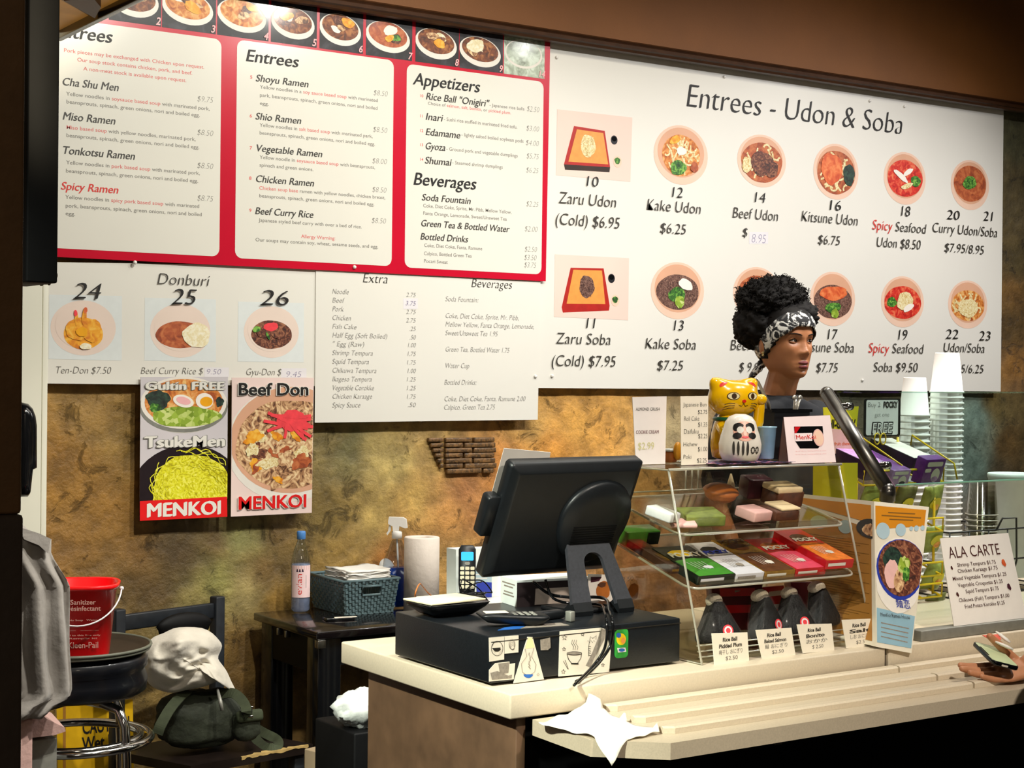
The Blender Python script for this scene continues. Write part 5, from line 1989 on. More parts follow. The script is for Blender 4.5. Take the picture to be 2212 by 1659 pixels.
# tent card
mat('card_maroon', '#5a0f1e', .5, var=.08)
mat('card_pink', '#f0dede', .5, var=.02)
p0, p1 = PY(1704, 1000, 2.835), PY(1806, 997, 2.835)
zt_ = PY(1694, 900, 2.875).z
a0 = Vector((p0.x, 2.835, ZT+.001))
a1 = Vector((p1.x, 2.835, ZT+.001))
b0 = CAMP+ray(1693, 901)*(2.868/ray(1693, 901).y)
b1 = CAMP+ray(1793, 897)*(2.868/ray(1793, 897).y)
c0_ = Vector((PY(1672, 990, 2.95).x, 2.935, ZT+.001))
c1_ = c0_+(a1-a0)
t = thing('tent_card', 'white folded tent card with the noodle shop logo on top of the display case', 'sign', (a0.x, 2.87, ZT))
FTc = Fr(a0, a1-a0, b0-a0)
mb = MB()
mb.loft([[a0, a1, b1, b0], [q-FTc.n*.0012 for q in (a0, a1, b1, b0)]], 'card_pink', smooth=False)
ZK = lambda x, y: (1660+x/5.53, 820+y/5.53)
fp = lambda l: [FTc.px(*ZK(*p)) for p in l]
mb.flat(FTc, fp([(303, 562), (645, 556), (660, 740), (590, 822), (375, 822), (318, 735)]), .0006, 'black_gloss')
mb.flat(FTc, fp([(310, 565), (380, 565), (330, 640), (308, 640)]), .0009, 'box_red')
mb.flat(FTc, fp([(305, 642), (520, 638), (520, 732), (318, 738)]), .0010, 'card_pink')
cc = FTc.px(*ZK(595, 695))
mb.ell(FTc, cc, .018, .022, .0012, 'mochi_pink', -.2)
mb.ell(FTc, cc, .015, .019, .0014, 'print_bowl', -.2)
a, b = ZK(325, 716), ZK(570, 716)
mb.TP(FTc, 'MenKoi', a[0], a[1], b[0], 52/5.53, 'ink_red', lay=.0018, off=.0)
for y in (862, 900):
    a, b = ZK(320, y), ZK(690, y)
    mb.TP(FTc, 'Special Takeout, Catering and Pick up orders', a[0], a[1], b[0], 10/5.53, 'ink_pink', lay=.0008, off=-.01, res=1)
put(mb.build('front_leaf'), t)
mb = MB()
mb.loft([[b0, b1, c1_, c0_], [q+Vector((0, .0012, .0003)) for q in (b0, b1, c1_, c0_)]], 'card_maroon', smooth=False)
mb.loft([[a0+Vector((.001, .004, 0)), b0+Vector((.001, .003, -.004)), c0_+Vector((.001, 0, 0))], [a0+Vector((.002, .004, 0)), b0+Vector((.002, .003, -.004)), c0_+Vector((.002, 0, 0))]], 'card_maroon', smooth=False)
put(mb.build('back_leaf'), t)

# black utensil holder with a spatula and tongs, on the case top behind the card
pu = PY(1690, 920, 3.02)
w0, w1 = PY(1652, 900, 3.02).x, PY(1728, 900, 3.02).x
zu = PY(1690, 886, 3.02).z
t = thing('utensil_holder', 'black square utensil holder behind the white tent card', 'holder', (pu.x, 3.02, ZT))
mb = MB()
for (xa, xb, ya, yb) in ((w0, w1, 2.985, 2.988), (w0, w1, 3.052, 3.055), (w0, w0+.003, 2.988, 3.052), (w1-.003, w1, 2.988, 3.052)):
    mb.bx(xa, xb, ya, yb, ZT+.001, zu, 'black_plastic')
mb.bx(w0, w1, 2.985, 3.055, ZT+.001, ZT+.004, 'black_plastic')
put(mb.build('body'), t)
mb = MB()
mb.loft([[(x, y, z) for x, y in ((w0-.012, 2.981), (w1+.006, 2.981), (w1+.006, 3.059), (w0-.012, 3.059))] for z in (zu-.004, zu+.003)], 'black_gloss', cap=False, smooth=False)
put(mb.build('rim'), t)
mat('spatula_grey', '#b8b4aa', .3, .6, var=.08)
sa, sb = PY(1634, 818, 3.03), PY(1668, 888, 3.03)
t = thing('spatula', 'grey flat spatula standing tilted in the black utensil holder', 'spatula', sb)
mb = MB()
mid = sa.lerp(sb, .72)
mb.tube([sa, sa.lerp(sb, .1), mid, sb+Vector((0, 0, -.03))], [.006, .0065, .0075, .007], 'spatula_grey', 8, flat=.3)
put(mb.build('blade'), t)
mb = MB()
mb.tube([sb, sb+(sb-sa)*.35], .007, 'cake_cream', 8)
put(mb.build('handle'), t)
ta = PY(1722, 866, 3.03)
t = thing('tongs', 'small grey tongs with scalloped tips in the black utensil holder', 'tongs', PY(1715, 886, 3.03))
for dx in (-.007, .008):
    mb = MB()
    mb.tube([ta+Vector((-.012+dx*.2, 0, -.05)), ta+Vector((-.004+dx*.6, 0, -.014)), ta+Vector((dx, 0, .004))], [.004, .006, .005], 'spatula_grey', 8, flat=.5)
    mb.ball(ta+Vector((dx*1.3, 0, .008)), (.008, .004, .007), 'spatula_grey', None, 10, 8)
    put(mb.build('tong_arm'), t)

# paper with drawn rice balls leaning left of the case, and a sheet behind the screen
fr = Fr((0, 3.0, 0), (1, 0, 0), (0, 0, 1))
mb = MB()
P = [fr.px(*p) for p in [(1272, 1330), (1377, 1326), (1379, 1238), (1270, 1240)]]
P[0] = (P[0][0], DZ+.0005)
P[1] = (min(P[1][0], CX0-.008), DZ+.0005)
P[2] = (min(P[2][0], CX0-.008), P[2][1])
mb.prism(fr, P, -.001, .0, 'paper')
mb.ell(fr, fr.px(1303, 1275), .020, .022, .0006, 'bun_brown', .2, wob=.04)
mb.ell(fr, fr.px(1368, 1278), .016, .020, .0006, 'bun_brown', 0, wob=.04)
mb.ell(fr, fr.px(1300, 1263), .012, .006, .0009, 'cake_brown', 0, wob=.08)
mb.flat(fr, [fr.px(*p) for p in [(1276, 1246), (1300, 1246), (1294, 1255), (1276, 1258)]], .0006, 'jelly_purple')
mb.TP(fr, '2.50', 1344, 1256, 1368, 9, 'ink_soft', off=-.01)
tag(mb.build('price_sheet'), 'white sheet with brown rice ball drawings standing between the screen and the display case', 'sign')
mb = MB()
a, b = FM.px(1112, 993), FM.px(1200, 1003)
fr = Fr(FM.o-FM.n*.052, FM.u, FM.v)
mb.prism(fr, [(a[0]+.004, Hm*.3), (a[0]+.16, Hm*.3), (a[0]+.13, Hm+.004), (a[0]+.004, Hm+.017)], -.0008, 0, 'paper')
tag(mb.build('paper_sheet'), 'white paper sheet sticking up behind the top left of the register screen', 'paper')
# ---------------------------------------------------------------- people
mat('skin_brown', '#a86f4a', .42, var=.06, vs=30, sub=.08)
mat('skin_light', '#b9805c', .45, var=.07, vs=40, sub=.08)
mat('hair_black', '#0d0907', .75, var=.4, vs=120, spec=.25)
mat('lip_rose', '#7d3a38', .38, var=.08)
mat('eye_white', '#d8cfc6', .25, var=.02)
mat('iris_dark', '#1c0f08', .15)
food('scarf_print', ['#0c0c10', '#0c0c10', '#101014', '#e4e2dc', '#d8d6ce'], 30, .8, dist=2.2)
mat('shirt_navy', '#0e1117', .8, var=.15, vs=40, bump=.2, bs=30)
mat('trouser_black', '#0c0c0e', .85, var=.2, vs=30, bump=.2, bs=40)
mat('shoe_black', '#0b0b0b', .5)
mat('earring', '#d8c890', .2, .9)
V = Vector


def remesh(mb, name, root, vox=.0032, it=2):
    o = mb.build(name)
    md = o.modifiers.new('remesh', 'REMESH')
    md.mode = 'VOXEL'
    md.voxel_size = vox
    md.use_smooth_shade = True
    sm = o.modifiers.new('smooth', 'SMOOTH')
    sm.factor = .5
    sm.iterations = it
    return put(o, root)


def limb(mb, pts, rs, m):
    mb.tube(pts, rs, m, 14)
    for p, r in zip(pts, rs):
        mb.ball(p, r*.99, m, None, 14, 10)


def hand(mb, Wp, F, N, side, curls, m, thumb=(.6, .8, .1), sc=1.0):
    """palm, four bent fingers of different length and a thumb from the side of the palm"""
    F = F.normalized()
    N = (N-F*N.dot(F)).normalized()
    Sd = F.cross(N)*side
    rings = []
    for d, w, th, n in ((-.015, .024, .019, 0), (.01, .027, .019, 0), (.035, .037, .017, .001), (.065, .041, .015, .001), (.088, .038, .011, 0)):
        c = Wp+F*d*sc+N*n
        rings.append([c+(Sd*math.cos(a)*w+N*math.sin(a)*th)*sc for a in [2*PI*i/16 for i in range(16)]])
    mb.loft(rings, m)
    for k, (off, L, r) in enumerate(((.029, (.042, .026, .020), .0088), (.0095, (.046, .030, .021), .0090), (-.010, (.042, .027, .020), .0085), (-.028, (.032, .020, .018), .0075))):
        p = Wp+(F*.078+Sd*off)*sc
        pts, rs, ang = [p, ], [r*1.12*sc], 0
        dirn = F+Sd*off*1.2
        for q, l in enumerate(L):
            ang += curls[k]*(1, 1.15, .8)[q]
            p = p+(dirn.normalized()*math.cos(ang)+N*math.sin(ang))*l*sc
            pts.append(p)
            rs.append(r*(1.04, .95, .78)[q]*sc)
        limb(mb, pts, rs, m)
    p = Wp+(F*.018+Sd*.024)*sc
    d = (F*thumb[0]+Sd*thumb[1]+N*thumb[2]).normalized()
    pts, rs = [p], [.0125*sc]
    for q, l in enumerate((.042, .032, .026)):
        d = (d+(F*.25+N*curls[4])*.5).normalized()
        p = p+d*l*sc
        pts.append(p)
        rs.append((.0115, .0100, .0082)[q]*sc)
    limb(mb, pts, rs, m)


HT = [(.115, .010, .030, .012), (.110, .034, .050, .034), (.100, .056, .070, .050), (.085, .073, .087, .064), (.060, .086, .097, .073), (.030, .0915, .100, .077), (.012, .092, .099, .077), (0, .088, .097, .076), (-.02, .0875, .092, .074), (-.04, .0885, .083, .070),
      (-.055, .0885, .070, .0665), (-.07, .0875, .055, .062), (-.085, .086, .040, .0555), (-.098, .0845, .026, .046), (-.108, .079, .012, .036), (-.114, .066, .0, .026), (-.118, .045, -.012, .014)]


def hint(z):
    if z >= HT[0][0]:
        return HT[0][1:]
    for a, b in zip(HT, HT[1:]):
        if b[0] <= z <= a[0]:
            t = (z-b[0])/(a[0]-b[0])
            return tuple(b[i]+(a[i]-b[i])*t for i in (1, 2, 3))
    return HT[-1][1:]


def gs(x, s):
    return math.exp(-(x/s)**2)


def facedisp(x, z):
    d = 0
    for zc, am in ((.006, .003), (-.004, .006), (-.014, .009), (-.024, .013), (-.033, .017), (-.041, .008)):
        d += am*gs(z-zc, .008)*gs(x, .0085+.003*max(0, -zc/.03))*.82
    for s in (-1, 1):
        d += .008*gs(x-s*.0135, .0065)*gs(z+.037, .007)
        d -= .0105*gs(x-s*.031, .016)*gs(z+.001, .0105)
        d += .0035*gs(x-s*.028, .017)*gs(z-.019, .008)
        d += .0045*gs(x-s*.043, .018)*gs(z+.026, .016)
        d -= .002*gs(x-s*.030, .010)*gs(z+.060, .012)
    d += .0085*gs(x, .019)*gs(z+.0665, .0050)*(1-.18*gs(x, .004))
    d += .0095*gs(x, .0175)*gs(z+.0785, .0056)
    d -= .003*gs(x, .022)*gs(z+.0722, .0022)
    d -= .003*gs(x, .018)*gs(z+.089, .005)
    d += .007*gs(x, .017)*gs(z+.103, .011)
    d += .003*gs(x, .004)*gs(z+.055, .006)*-1
    return d


def headpt(t, z, k=1.0):
    f, b, w = hint(z)
    c, s = math.cos(t), math.sin(t)
    ex = .86 if s > 0 else 1.0
    x = w*math.copysign(abs(c)**ex, c)
    y = (f if s > 0 else b)*math.copysign(abs(s)**(.92 if s > 0 else 1), s)
    if s > .1:
        y += facedisp(x, z)*min(1, (s-.1)/.35)
    return x*k, y*k, z


HC0 = PY(1693, 737, 3.65)      # centre of the cashier's head at eye height


def HL(x, f, z):
    """head space: x to her left (+X), f forward (towards the customers), z up from the eyes"""
    return V((HC0.x+x, HC0.y-f, HC0.z+z))


t = thing('person', 'cashier behind the counter with black and white headscarf, high afro puff and navy tee', 'person', (HC0.x, 3.65, 0))
mb = MB()
NA, NZ = 84, 78
rings = []
for j in range(NZ+1):
    z = .115-(.233)*j/NZ
    rings.append([HL(*headpt(2*PI*i/NA, z)) for i in range(NA)])
mb.loft(rings, 'skin_brown')
# ears, neck, shoulders, arms
for s in (-1, 1):
    mb.ball(HL(s*.077, -.012, -.012), (.010, .017, .030), 'skin_brown', Matrix.Rotation(s*.25, 3, 'Z'), 14, 10)
limb(mb, [HL(0, .012, -.085), HL(0, -.004, -.12), HL(0, -.022, -.17), HL(0, -.03, -.215)], [.050, .049, .051, .062], 'skin_brown')
limb(mb, [HL(-.155, -.035, -.222), HL(0, -.03, -.20), HL(.155, -.035, -.222)], [.026, .055, .026], 'skin_brown')
limb(mb, [HL(0, -.03, -.23), HL(0, -.03, -.55)], [.06, .09], 'skin_brown')
for s in (-1, 1):
    sh, el, wr = HL(s*.175, -.035, -.235), HL(s*.225, -.05, -.50), HL(s*.20, .06, -.74)
    limb(mb, [sh, sh.lerp(el, .5), el, el.lerp(wr, .4), wr], [.046, .043, .036, .034, .024], 'skin_brown')
    hand(mb, wr+(wr-el).normalized()*.012, wr-el, V((-s, 0, -.15)), s, (.3, .35, .4, .45, .25), 'skin_brown')
remesh(mb, 'body', t, .0030, 1)
# eyes
gz = V((.42, 1, -.02)).normalized()
for s in (-1, 1):
    c = (s*.0305, .0665, 0.0)
    mb = MB()
    mb.ball(HL(*c), .0122, 'eye_white', None, 24, 16)
    q = V(c)+gz*.0100
    g2 = V((gz.x, -gz.y, gz.z))
    fr = Fr(HL(*q), V((0, 0, 1)).cross(g2)*-1, (0, 0, 1))
    n = fr.n if fr.n.dot(g2) > 0 else -fr.n
    for r_, h, m in ((.0058, .0016, 'iris_dark'), (.0026, .0024, 'black_gloss')):
        mb.ball(HL(*(V(c)+gz*(.0122-.0008-r_*.06))), (r_, r_, r_), m, None, 16, 10, lambda p: 1)
    put(mb.build('eye'), t)
    # lids and lashes
    mb = MB()
    up, lo = [], []
    for i in range(9):
        a = -1+2*i/8
        x = s*.0305+a*.0155
        zz = .0058*(1-a*a)+.0004-.0012*a*s
        fz = .0665+math.sqrt(max(0, .0131**2-(a*.0118)**2-(zz*.9)**2))
        up.append(HL(x, fz, zz+.0006))
        zl = -.0045*(1-a*a)-.0004-.0012*a*s
        fl = .0665+math.sqrt(max(0, .0129**2-(a*.0118)**2-zl**2))
        lo.append(HL(x, fl, zl))
    mb.tube(up, [.0009, .0015, .0019, .0021, .0021, .0021, .0019, .0015, .0009], 'hair_black', 6)
    put(mb.build('eyelashes'), t)
    mb = MB()
    mb.tube([p+V((0, .0006, .0032)) for p in up], [.0015, .0026, .0034, .0037, .0038, .0037, .0034, .0026, .0015], 'skin_brown', 8)
    mb.tube(lo, [.0010, .0018, .0022, .0024, .0024, .0024, .0022, .0018, .0010], 'skin_brown', 8)
    put(mb.build('eyelid'), t)
    mb = MB()
    bp_ = []
    for i in range(9):
        a = i/8
        x = s*(.013+.040*a)
        z = .0165+.0065*math.sin(PI*a*.75)-.002*a
        th = math.acos(max(-1, min(1, (abs(x)/hint(z)[2])**(1/.86))))
        _, y, _ = headpt(th if x > 0 else PI-th, z)
        bp_.append(HL(x, y+.0006, z))
    mb.tube(bp_, [.0014, .0023, .0027, .0028, .0028, .0026, .0022, .0016, .0008], 'hair_black', 6, flat=.6)
    put(mb.build('eyebrow'), t)
mb = MB()


def lip(zc, hz, xs, sgn):
    rings = []
    for i in range(13):
        a = -1+2*i/12
        x = a*xs
        hh = hz*max(.06, 1-a*a)
        th = math.acos(max(-1, min(1, math.copysign((abs(x)/hint(zc)[2])**(1/.86), x))))
        zz = zc+(.0013*(1-abs(a))*(abs(a)*3) if sgn > 0 else 0)
        pr_ = []
        for k in range(8):
            b = 2*PI*k/8
            z = zz+hh*math.sin(b)
            _, y, _ = headpt(th, z)
            pr_.append(HL(x, y+.0012+.0012*math.cos(b)*(1-a*a)-.0035*abs(a)**3, z))
        rings.append(pr_)
    mb.loft(rings, 'lip_rose')


lip(-.0668, .0062, .0245, 1)
lip(-.0785, .0074, .0225, -1)
put(mb.build('lips'), t)
# hair: cap under the scarf and the afro puff
mb = MB()
rings = []
for j in range(26):
    z = .119-.172*j/25
    ring = []
    for i in range(48):
        a = 2*PI*i/48
        x, y, zz = headpt(a, max(-.1, z*.97))
        front = max(0, math.sin(a))
        lim = .050-.10*(1-front)
        k = 1.075 if z > lim-.02 else (1.05 if math.sin(a) < .12 else .80)
        if math.sin(a) > .12 and z < lim:
            k = .82
        ring.append(HL(x*k, (y if math.sin(a) < .2 else min(y, hint(max(-.1, z))[0]))*k, z*1.03))
    rings.append(ring)
mb.loft(rings, 'hair_black')
hp = PY(1667, 652, 3.70)


def afro(n):
    return 1+.13*noise.noise(n*3.2)+.10*noise.noise(n*9)+.08*noise.noise(n*22)


mb.ball(hp, (.112, .100, .075), 'hair_black', None, 96, 64, afro)
mb.ball(hp+V((-.035, .01, -.075)), (.085, .085, .075), 'hair_black', None, 64, 40, afro)
mb.ball(hp+V((.030, -.045, -.045)), (.098, .075, .058), 'hair_black', None, 64, 40, afro)
r = random.Random(5)
for i in range(1500):
    n = V((r.gauss(0, 1), r.gauss(0, 1), r.gauss(.25, 1))).normalized()
    k = afro(n)*r.uniform(.94, 1.03)
    p = hp+V((n.x*.112, n.y*.100, n.z*.075))*k
    w = n.orthogonal().normalized()
    w2 = n.cross(w)
    ph, rr = r.uniform(0, 6.28), r.uniform(.002, .0045)
    pts = [p+n*(.0022*q)+(w*math.cos(ph+q*1.5)+w2*math.sin(ph+q*1.5))*rr for q in range(5)]
    mb.tube(pts, .0010, 'hair_black', 4, cap=False)
put(mb.build('hair'), t)
# headscarf band, knot and tail
mb = MB()
rings = []
for i in range(64):
    a = 2*PI*i/64
    s_, c_ = math.sin(a), math.cos(a)
    zc = -.004+(.080 if s_ > 0 else .035)*s_
    hw = .031+.006*(1-abs(s_))
    ring = []
    for k in range(12):
        b = 2*PI*k/12
        z = zc+hw*math.sin(b)+.0025*math.sin(a*9+b*2)
        x, y, _ = headpt(a, z)
        if s_ > .1:
            y = min(y, hint(z)[0]*1.0*max(s_, .1)**.92)
        kk = 1.095+.05*(math.cos(b))*.9
        ring.append(HL(x*kk, y*kk, z))
    rings.append(ring)
mb.loft(rings, 'scarf_print', cap=False, closed=True)
put(mb.build('headscarf'), t)
mb = MB()
kp = PY(1646, 786, 3.70)
mb.ball(kp, (.016, .014, .014), 'scarf_print', None, 16, 10, lambda n: 1+.15*noise.noise(n*3))
k1, k2 = PY(1634, 800, 3.71), PY(1617, 821, 3.72)
mb.tube([kp, kp.lerp(k1, .6), k1, k1.lerp(k2, .6), k2], [.010, .022, .026, .020, .005], 'scarf_print', 12, flat=.45)
put(mb.build('scarf_tail'), t)
mb = MB()
pe = HL(-.079, -.006, -.036)
mb.ball(pe, .005, 'earring', None, 12, 8)
mb.ball(pe+V((0, 0, -.008)), .0042, 'earring', None, 12, 8)
put(mb.build('earring'), t)
# navy tee: torso with sleeves and neckband


def tee(mb, L, m, rows):
    rings = []
    for z, cy, rx, ry in rows:
        rings.append([L(rx*math.copysign(abs(math.cos(a))**.85, math.cos(a)), cy+ry*math.sin(a), z+.006*noise.noise(V((math.cos(a)*3, z*14, rx*9)))) for a in [2*PI*i/40 for i in range(40)]])
    mb.loft(rings, m)


mb = MB()
tee(mb, HL, 'shirt_navy', [(-.168, -.022, .062, .060), (-.172, -.024, .072, .068), (-.184, -.028, .105, .078), (-.198, -.032, .150, .084), (-.214, -.034, .185, .086), (-.24, -.035, .205, .092), (-.29, -.034, .207, .105), (-.36, -.03, .200, .118), (-.50, -.03, .185, .115), (-.68, -.03, .19, .125)])
for s in (-1, 1):
    sh, el = HL(s*.170, -.035, -.238), HL(s*.225, -.05, -.50)
    limb(mb, [sh, sh.lerp(el, .35), sh.lerp(el, .72)], [.058, .060, .060], 'shirt_navy')
put(mb.build('shirt'), t)
mb = MB()
mb.tube([HL(.066*math.cos(a), -.023+.064*math.sin(a), -.168+.008*-math.sin(a)) for a in [2*PI*i/36 for i in range(36)]], .0055, 'black_matte', 8, closed=True)
put(mb.build('neckband'), t)
mb = MB()
tee(mb, HL, 'trouser_black', [(-.64, -.03, .183, .118), (-.74, -.03, .195, .13), (-.84, -.03, .19, .125)])
for s in (-1, 1):
    z0 = -(HC0.z-.05)
    limb(mb, [HL(s*.09, -.03, -.84), HL(s*.095, -.02, -1.18), HL(s*.095, -.05, z0)], [.092, .066, .052], 'trouser_black')
put(mb.build('trousers'), t)
for s in (-1, 1):
    mb = MB()
    mb.ball(V((HC0.x+s*.095, HC0.y-.0, .035)), (.045, .125, .035), 'shoe_black', None, 18, 10, lambda n: 1 if n.z > -.6 else .95)
    put(mb.build('shoe'), t)

# ---------------------------------------------------------------- customer at the right edge: hand with phone and wallet
pw = PY(2226, 1436, 2.385)
ph = PY(2143, 1414, 2.42)
t = thing('person', 'customer at the right edge in dark clothes, only a hand and sleeve in the picture', 'person', (3.14, 2.12, 0))
mb = MB()
SK = 'skin_light'
F = (ph-pw)
F.z = -.012
hand(mb, pw+V((0, 0, -.006)), F, V((-.15, -.35, 1)), 1, (.10, .12, .14, .16, .25), SK, (.7, .35, .75), .98)
el = V((3.34, 2.16, 1.02))
limb(mb, [pw, pw.lerp(el, .4), el], [.027, .034, .04], SK)
# head and neck out of the frame
hz = 1.66
mb.ball(V((3.3, 2.06, hz)), (.078, .098, .118), SK, None, 24, 18)
limb(mb, [V((3.3, 2.05, hz-.08)), V((3.3, 2.04, hz-.24))], [.055, .06], SK)
limb(mb, [V((3.12, 2.04, 1.38)), V((3.48, 2.04, 1.38))], [.05, .05], SK)
remesh(mb, 'body', t, .0028, 1)
mat('jacket_dark', '#15141a', .8, var=.2, vs=30, bump=.3, bs=25)
mb = MB()


def LB(x, f, z):
    return V((3.30+x, 2.06+f, z))


tee(mb, LB, 'jacket_dark', [(1.44, 0, .07, .065), (1.42, 0, .13, .085), (1.38, 0, .19, .10), (1.30, 0, .21, .115), (1.15, .02, .205, .125), (1.0, .05, .20, .125), (.90, .06, .195, .13)])
sh = V((3.10, 2.06, 1.36))
limb(mb, [sh, V((3.20, 2.10, 1.16)), el], [.062, .056, .052], 'jacket_dark')
cuff = pw.lerp(el, .12)
limb(mb, [el, el.lerp(cuff, .5), cuff], [.052, .047, .040], 'jacket_dark')
limb(mb, [V((3.49, 2.06, 1.36)), V((3.53, 2.06, 1.1)), V((3.48, 2.14, .92))], [.062, .056, .045], 'jacket_dark')
put(mb.build('jacket'), t)
mb = MB()


def LT(x, f, z):
    return V((3.06+x, 2.175+f, z))


tee(mb, LT, 'trouser_black', [(.96, -.02, .20, .12), (.86, 0, .205, .12), (.74, 0, .205, .12)])
for s in (-1, 1):
    limb(mb, [LT(s*.10, 0, .76), LT(s*.10, .02, .45), LT(s*.10, -.01, .06)], [.096, .075, .058], 'trouser_black')
put(mb.build('trousers'), t)
for s in (-1, 1):
    mb = MB()
    mb.ball(LT(s*.10, .05, .036), (.047, .13, .035), 'shoe_black', None, 18, 10)
    put(mb.build('shoe'), t)
mb = MB()
mb.ball(V((3.3, 2.045, hz+.02)), (.086, .103, .112), 'hair_black', None, 24, 16, lambda n: 1+.03*noise.noise(n*6))
put(mb.build('hair'), t)

# phone: screen up, held in the hand
mat('phone_screen', '#b9c49a', .12, var=.05, vs=8, emit=.25)
q0, q1, q2, q3 = PY(2117, 1418, 2.395), PY(2172, 1432, 2.370), PY(2186, 1409, 2.435), PY(2131, 1394, 2.46)
t = thing('smartphone', 'black smartphone with a lit pale screen held by the customer', 'phone', (q0+q2)/2)
Gp = Fr((q0+q1+q2+q3)/4, q1-q0, q3-q0)
a, b = (q1-q0).length/2*1.05, (q3-q0).length/2
mb = MB()
rr_ = rrect(-a, -b, a, b, .011, 5)
mb.loft([[Gp.w(x*s, y*s, h) for x, y in rr_] for s, h in ((.97, -.0095), (1, -.0075), (1, -.0015), (.985, 0))], 'black_gloss')
put(mb.build('case'), t)
mb = MB()
pts = rrect(-a*.95, -b*.90, a*.95, b*.90, .009, 5)
mb.prism(Gp, [p for p in pts], .0002, .0008, 'phone_screen')
mb.prism(Gp, rrect(-a*.96, -b*.42, -a*.84, b*.42, .004, 4), .0008, .0013, 'black_gloss')
put(mb.build('screen'), t)
mb = MB()
mb.prism(Fr(Gp.w(-a*.1, -b, -.0045), Gp.u, Gp.n), rrect(-.008, -.002, .008, .002, .0018, 3), 0, .001, 'sticker_paper')
put(mb.build('side_button'), t)
# wallet / card holder
mat('wallet_pink', '#e8705e', .5, var=.1)
w1 = PY(2165, 1390, 2.43)
t = thing('card_wallet', 'open white card wallet with a pink card held above the phone', 'wallet', w1)
mb = MB()
wl = [(PY(2150, 1386, 2.425), PY(2188, 1403, 2.40)), (PY(2151, 1364, 2.45), PY(2182, 1388, 2.42))]
for (p, q_) in wl:
    d = (q_-p)
    mb.tube([p, p+d*.3, p+d*.7, q_], [.004, .0075, .008, .005], 'board_white', 8, flat=.5)
put(mb.build('cover'), t)
mb = MB()
pts = [PY(2122, 1372, 2.445), PY(2152, 1387, 2.43), PY(2163, 1381, 2.435), PY(2156, 1370, 2.442)]
mb.loft([pts, [p+V((0, .0012, -.0012)) for p in pts]], 'wallet_pink', smooth=False)
put(mb.build('pink_card'), t)
# ---------------------------------------------------------------- glass guard and what stands on the right counter
mat('tube_steel', '#6c6a66', .34, 1.0, var=.25, vs=25)
XG = 3.069
b0 = PX(1917, 1058, XG)
b1 = PX(1786, 850, XG)
t = thing('glass_guard', 'slanted glass food guard held by a steel tube post at its left end', 'glass guard', (4.0, 2.85, CT))
mb = MB()
mb.tube([b0, b1], .0185, 'tube_steel', 20)
mb.ball(b1, .0184, 'tube_steel', None, 16, 10)
put(mb.build('slanted_tube'), t)
mb = MB()
mb.lathe([(.019, CT+.001), (.019, CT+.006), (.0165, CT+.008), (.0165, b0.z-.03), (.020, b0.z-.028), (.020, b0.z-.004), (.0185, b0.z+.004)], (b0.x, b0.y, 0), 'tube_steel', 20)
mb.ball(b0, .0195, 'tube_steel', None, 16, 10)
put(mb.build('post'), t)
dirn = (b1-b0).normalized()
nrm = V((1, 0, 0)).cross(dirn)
g0 = b0+dirn*.014+V((.040, 0, 0))
FGl = Fr(g0, (1, 0, 0), dirn)
Lg = (b1-b0).length-.01
mb = MB()
mb.prism(FGl, [(0, 0), (2.3, 0), (2.3, Lg), (0, Lg)], -.003, .003, 'clear_glass')
put(mb.build('glass_pane'), t)
mat('glass_edge', '#7fd0bc', .2, var=.03, trans=.4)
for v_, m in ((-.0012, 'glass_edge'), (Lg+.0004, 'clear_glass')):
    mb = MB()
    mb.prism(FGl, [(0, v_), (2.3, v_), (2.3, v_+.0012), (0, v_+.0012)], -.003, .003, m)
    put(mb.build('glass_rim'), t)
for f in (.86, .24):
    p = b0.lerp(b1, f)
    mb = MB()
    mb.lathe([(.008, 0), (.008, .028), (.0105, .028), (.0105, .050)], p+V((.010, 0, 0)), 'chrome', 16, M=Matrix.Rotation(PI/2, 4, 'Y'))
    put(mb.build('clamp'), t)
    mb = MB()
    mb.lathe([(.0105, 0), (.0105, .018)], p+V((.022, 0, 0))-nrm*.012, 'chrome', 16, M=Matrix.Rotation(PI/2, 4, 'Y'))
    put(mb.build('clamp'), t)
mb = MB()
mb.bx(2.995, 5.38, 2.662, 2.70, CT+.0006, .926, 'steel_grey', .002)
tag(mb.build('case_ledge'), 'grey metal ledge along the counter edge under the ala carte sign', 'ledge')

# noodle shop leaflet: two folded pages hanging at the counter edge
mat('leaf_orange', '#c9821c', .35, var=.06, vs=6)
mat('leaf_brown', '#a87430', .4, var=.06, vs=10)
mat('leaf_pale', '#e0d8c4', .35, var=.03)
mat('leaf_blue', '#8fb4c4', .35, var=.08, vs=12)
mat('leaf_dot', '#a9c0c8', .35, var=.06, vs=16)
mat('leaf_ink', '#7a5318', .5)
ft, fb = PY(1888, 1083, 2.79), PY(1893, 1397, 2.646)
rbm = PY(1969, 1411, 2.640)
lt = PY(1692, 1063, 3.16)


def onplane(px, py, a, b, c):
    n_ = (b-a).cross(c-a)
    d_ = ray(px, py)
    return CAMP+d_*((a-CAMP).dot(n_)/d_.dot(n_))


rt = onplane(2007, 1095, fb, rbm, ft)
nA = (ft-fb).cross(lt-fb)
lb_ = V((2.886, fb.y-((2.886-fb.x)*nA.x+(CT+.003-fb.z)*nA.z)/nA.y, CT+.003))
t = thing('menu_leaflet', 'folded noodle leaflet with orange and blue pages standing behind the display case', 'leaflet', (fb.x, fb.y, CT))


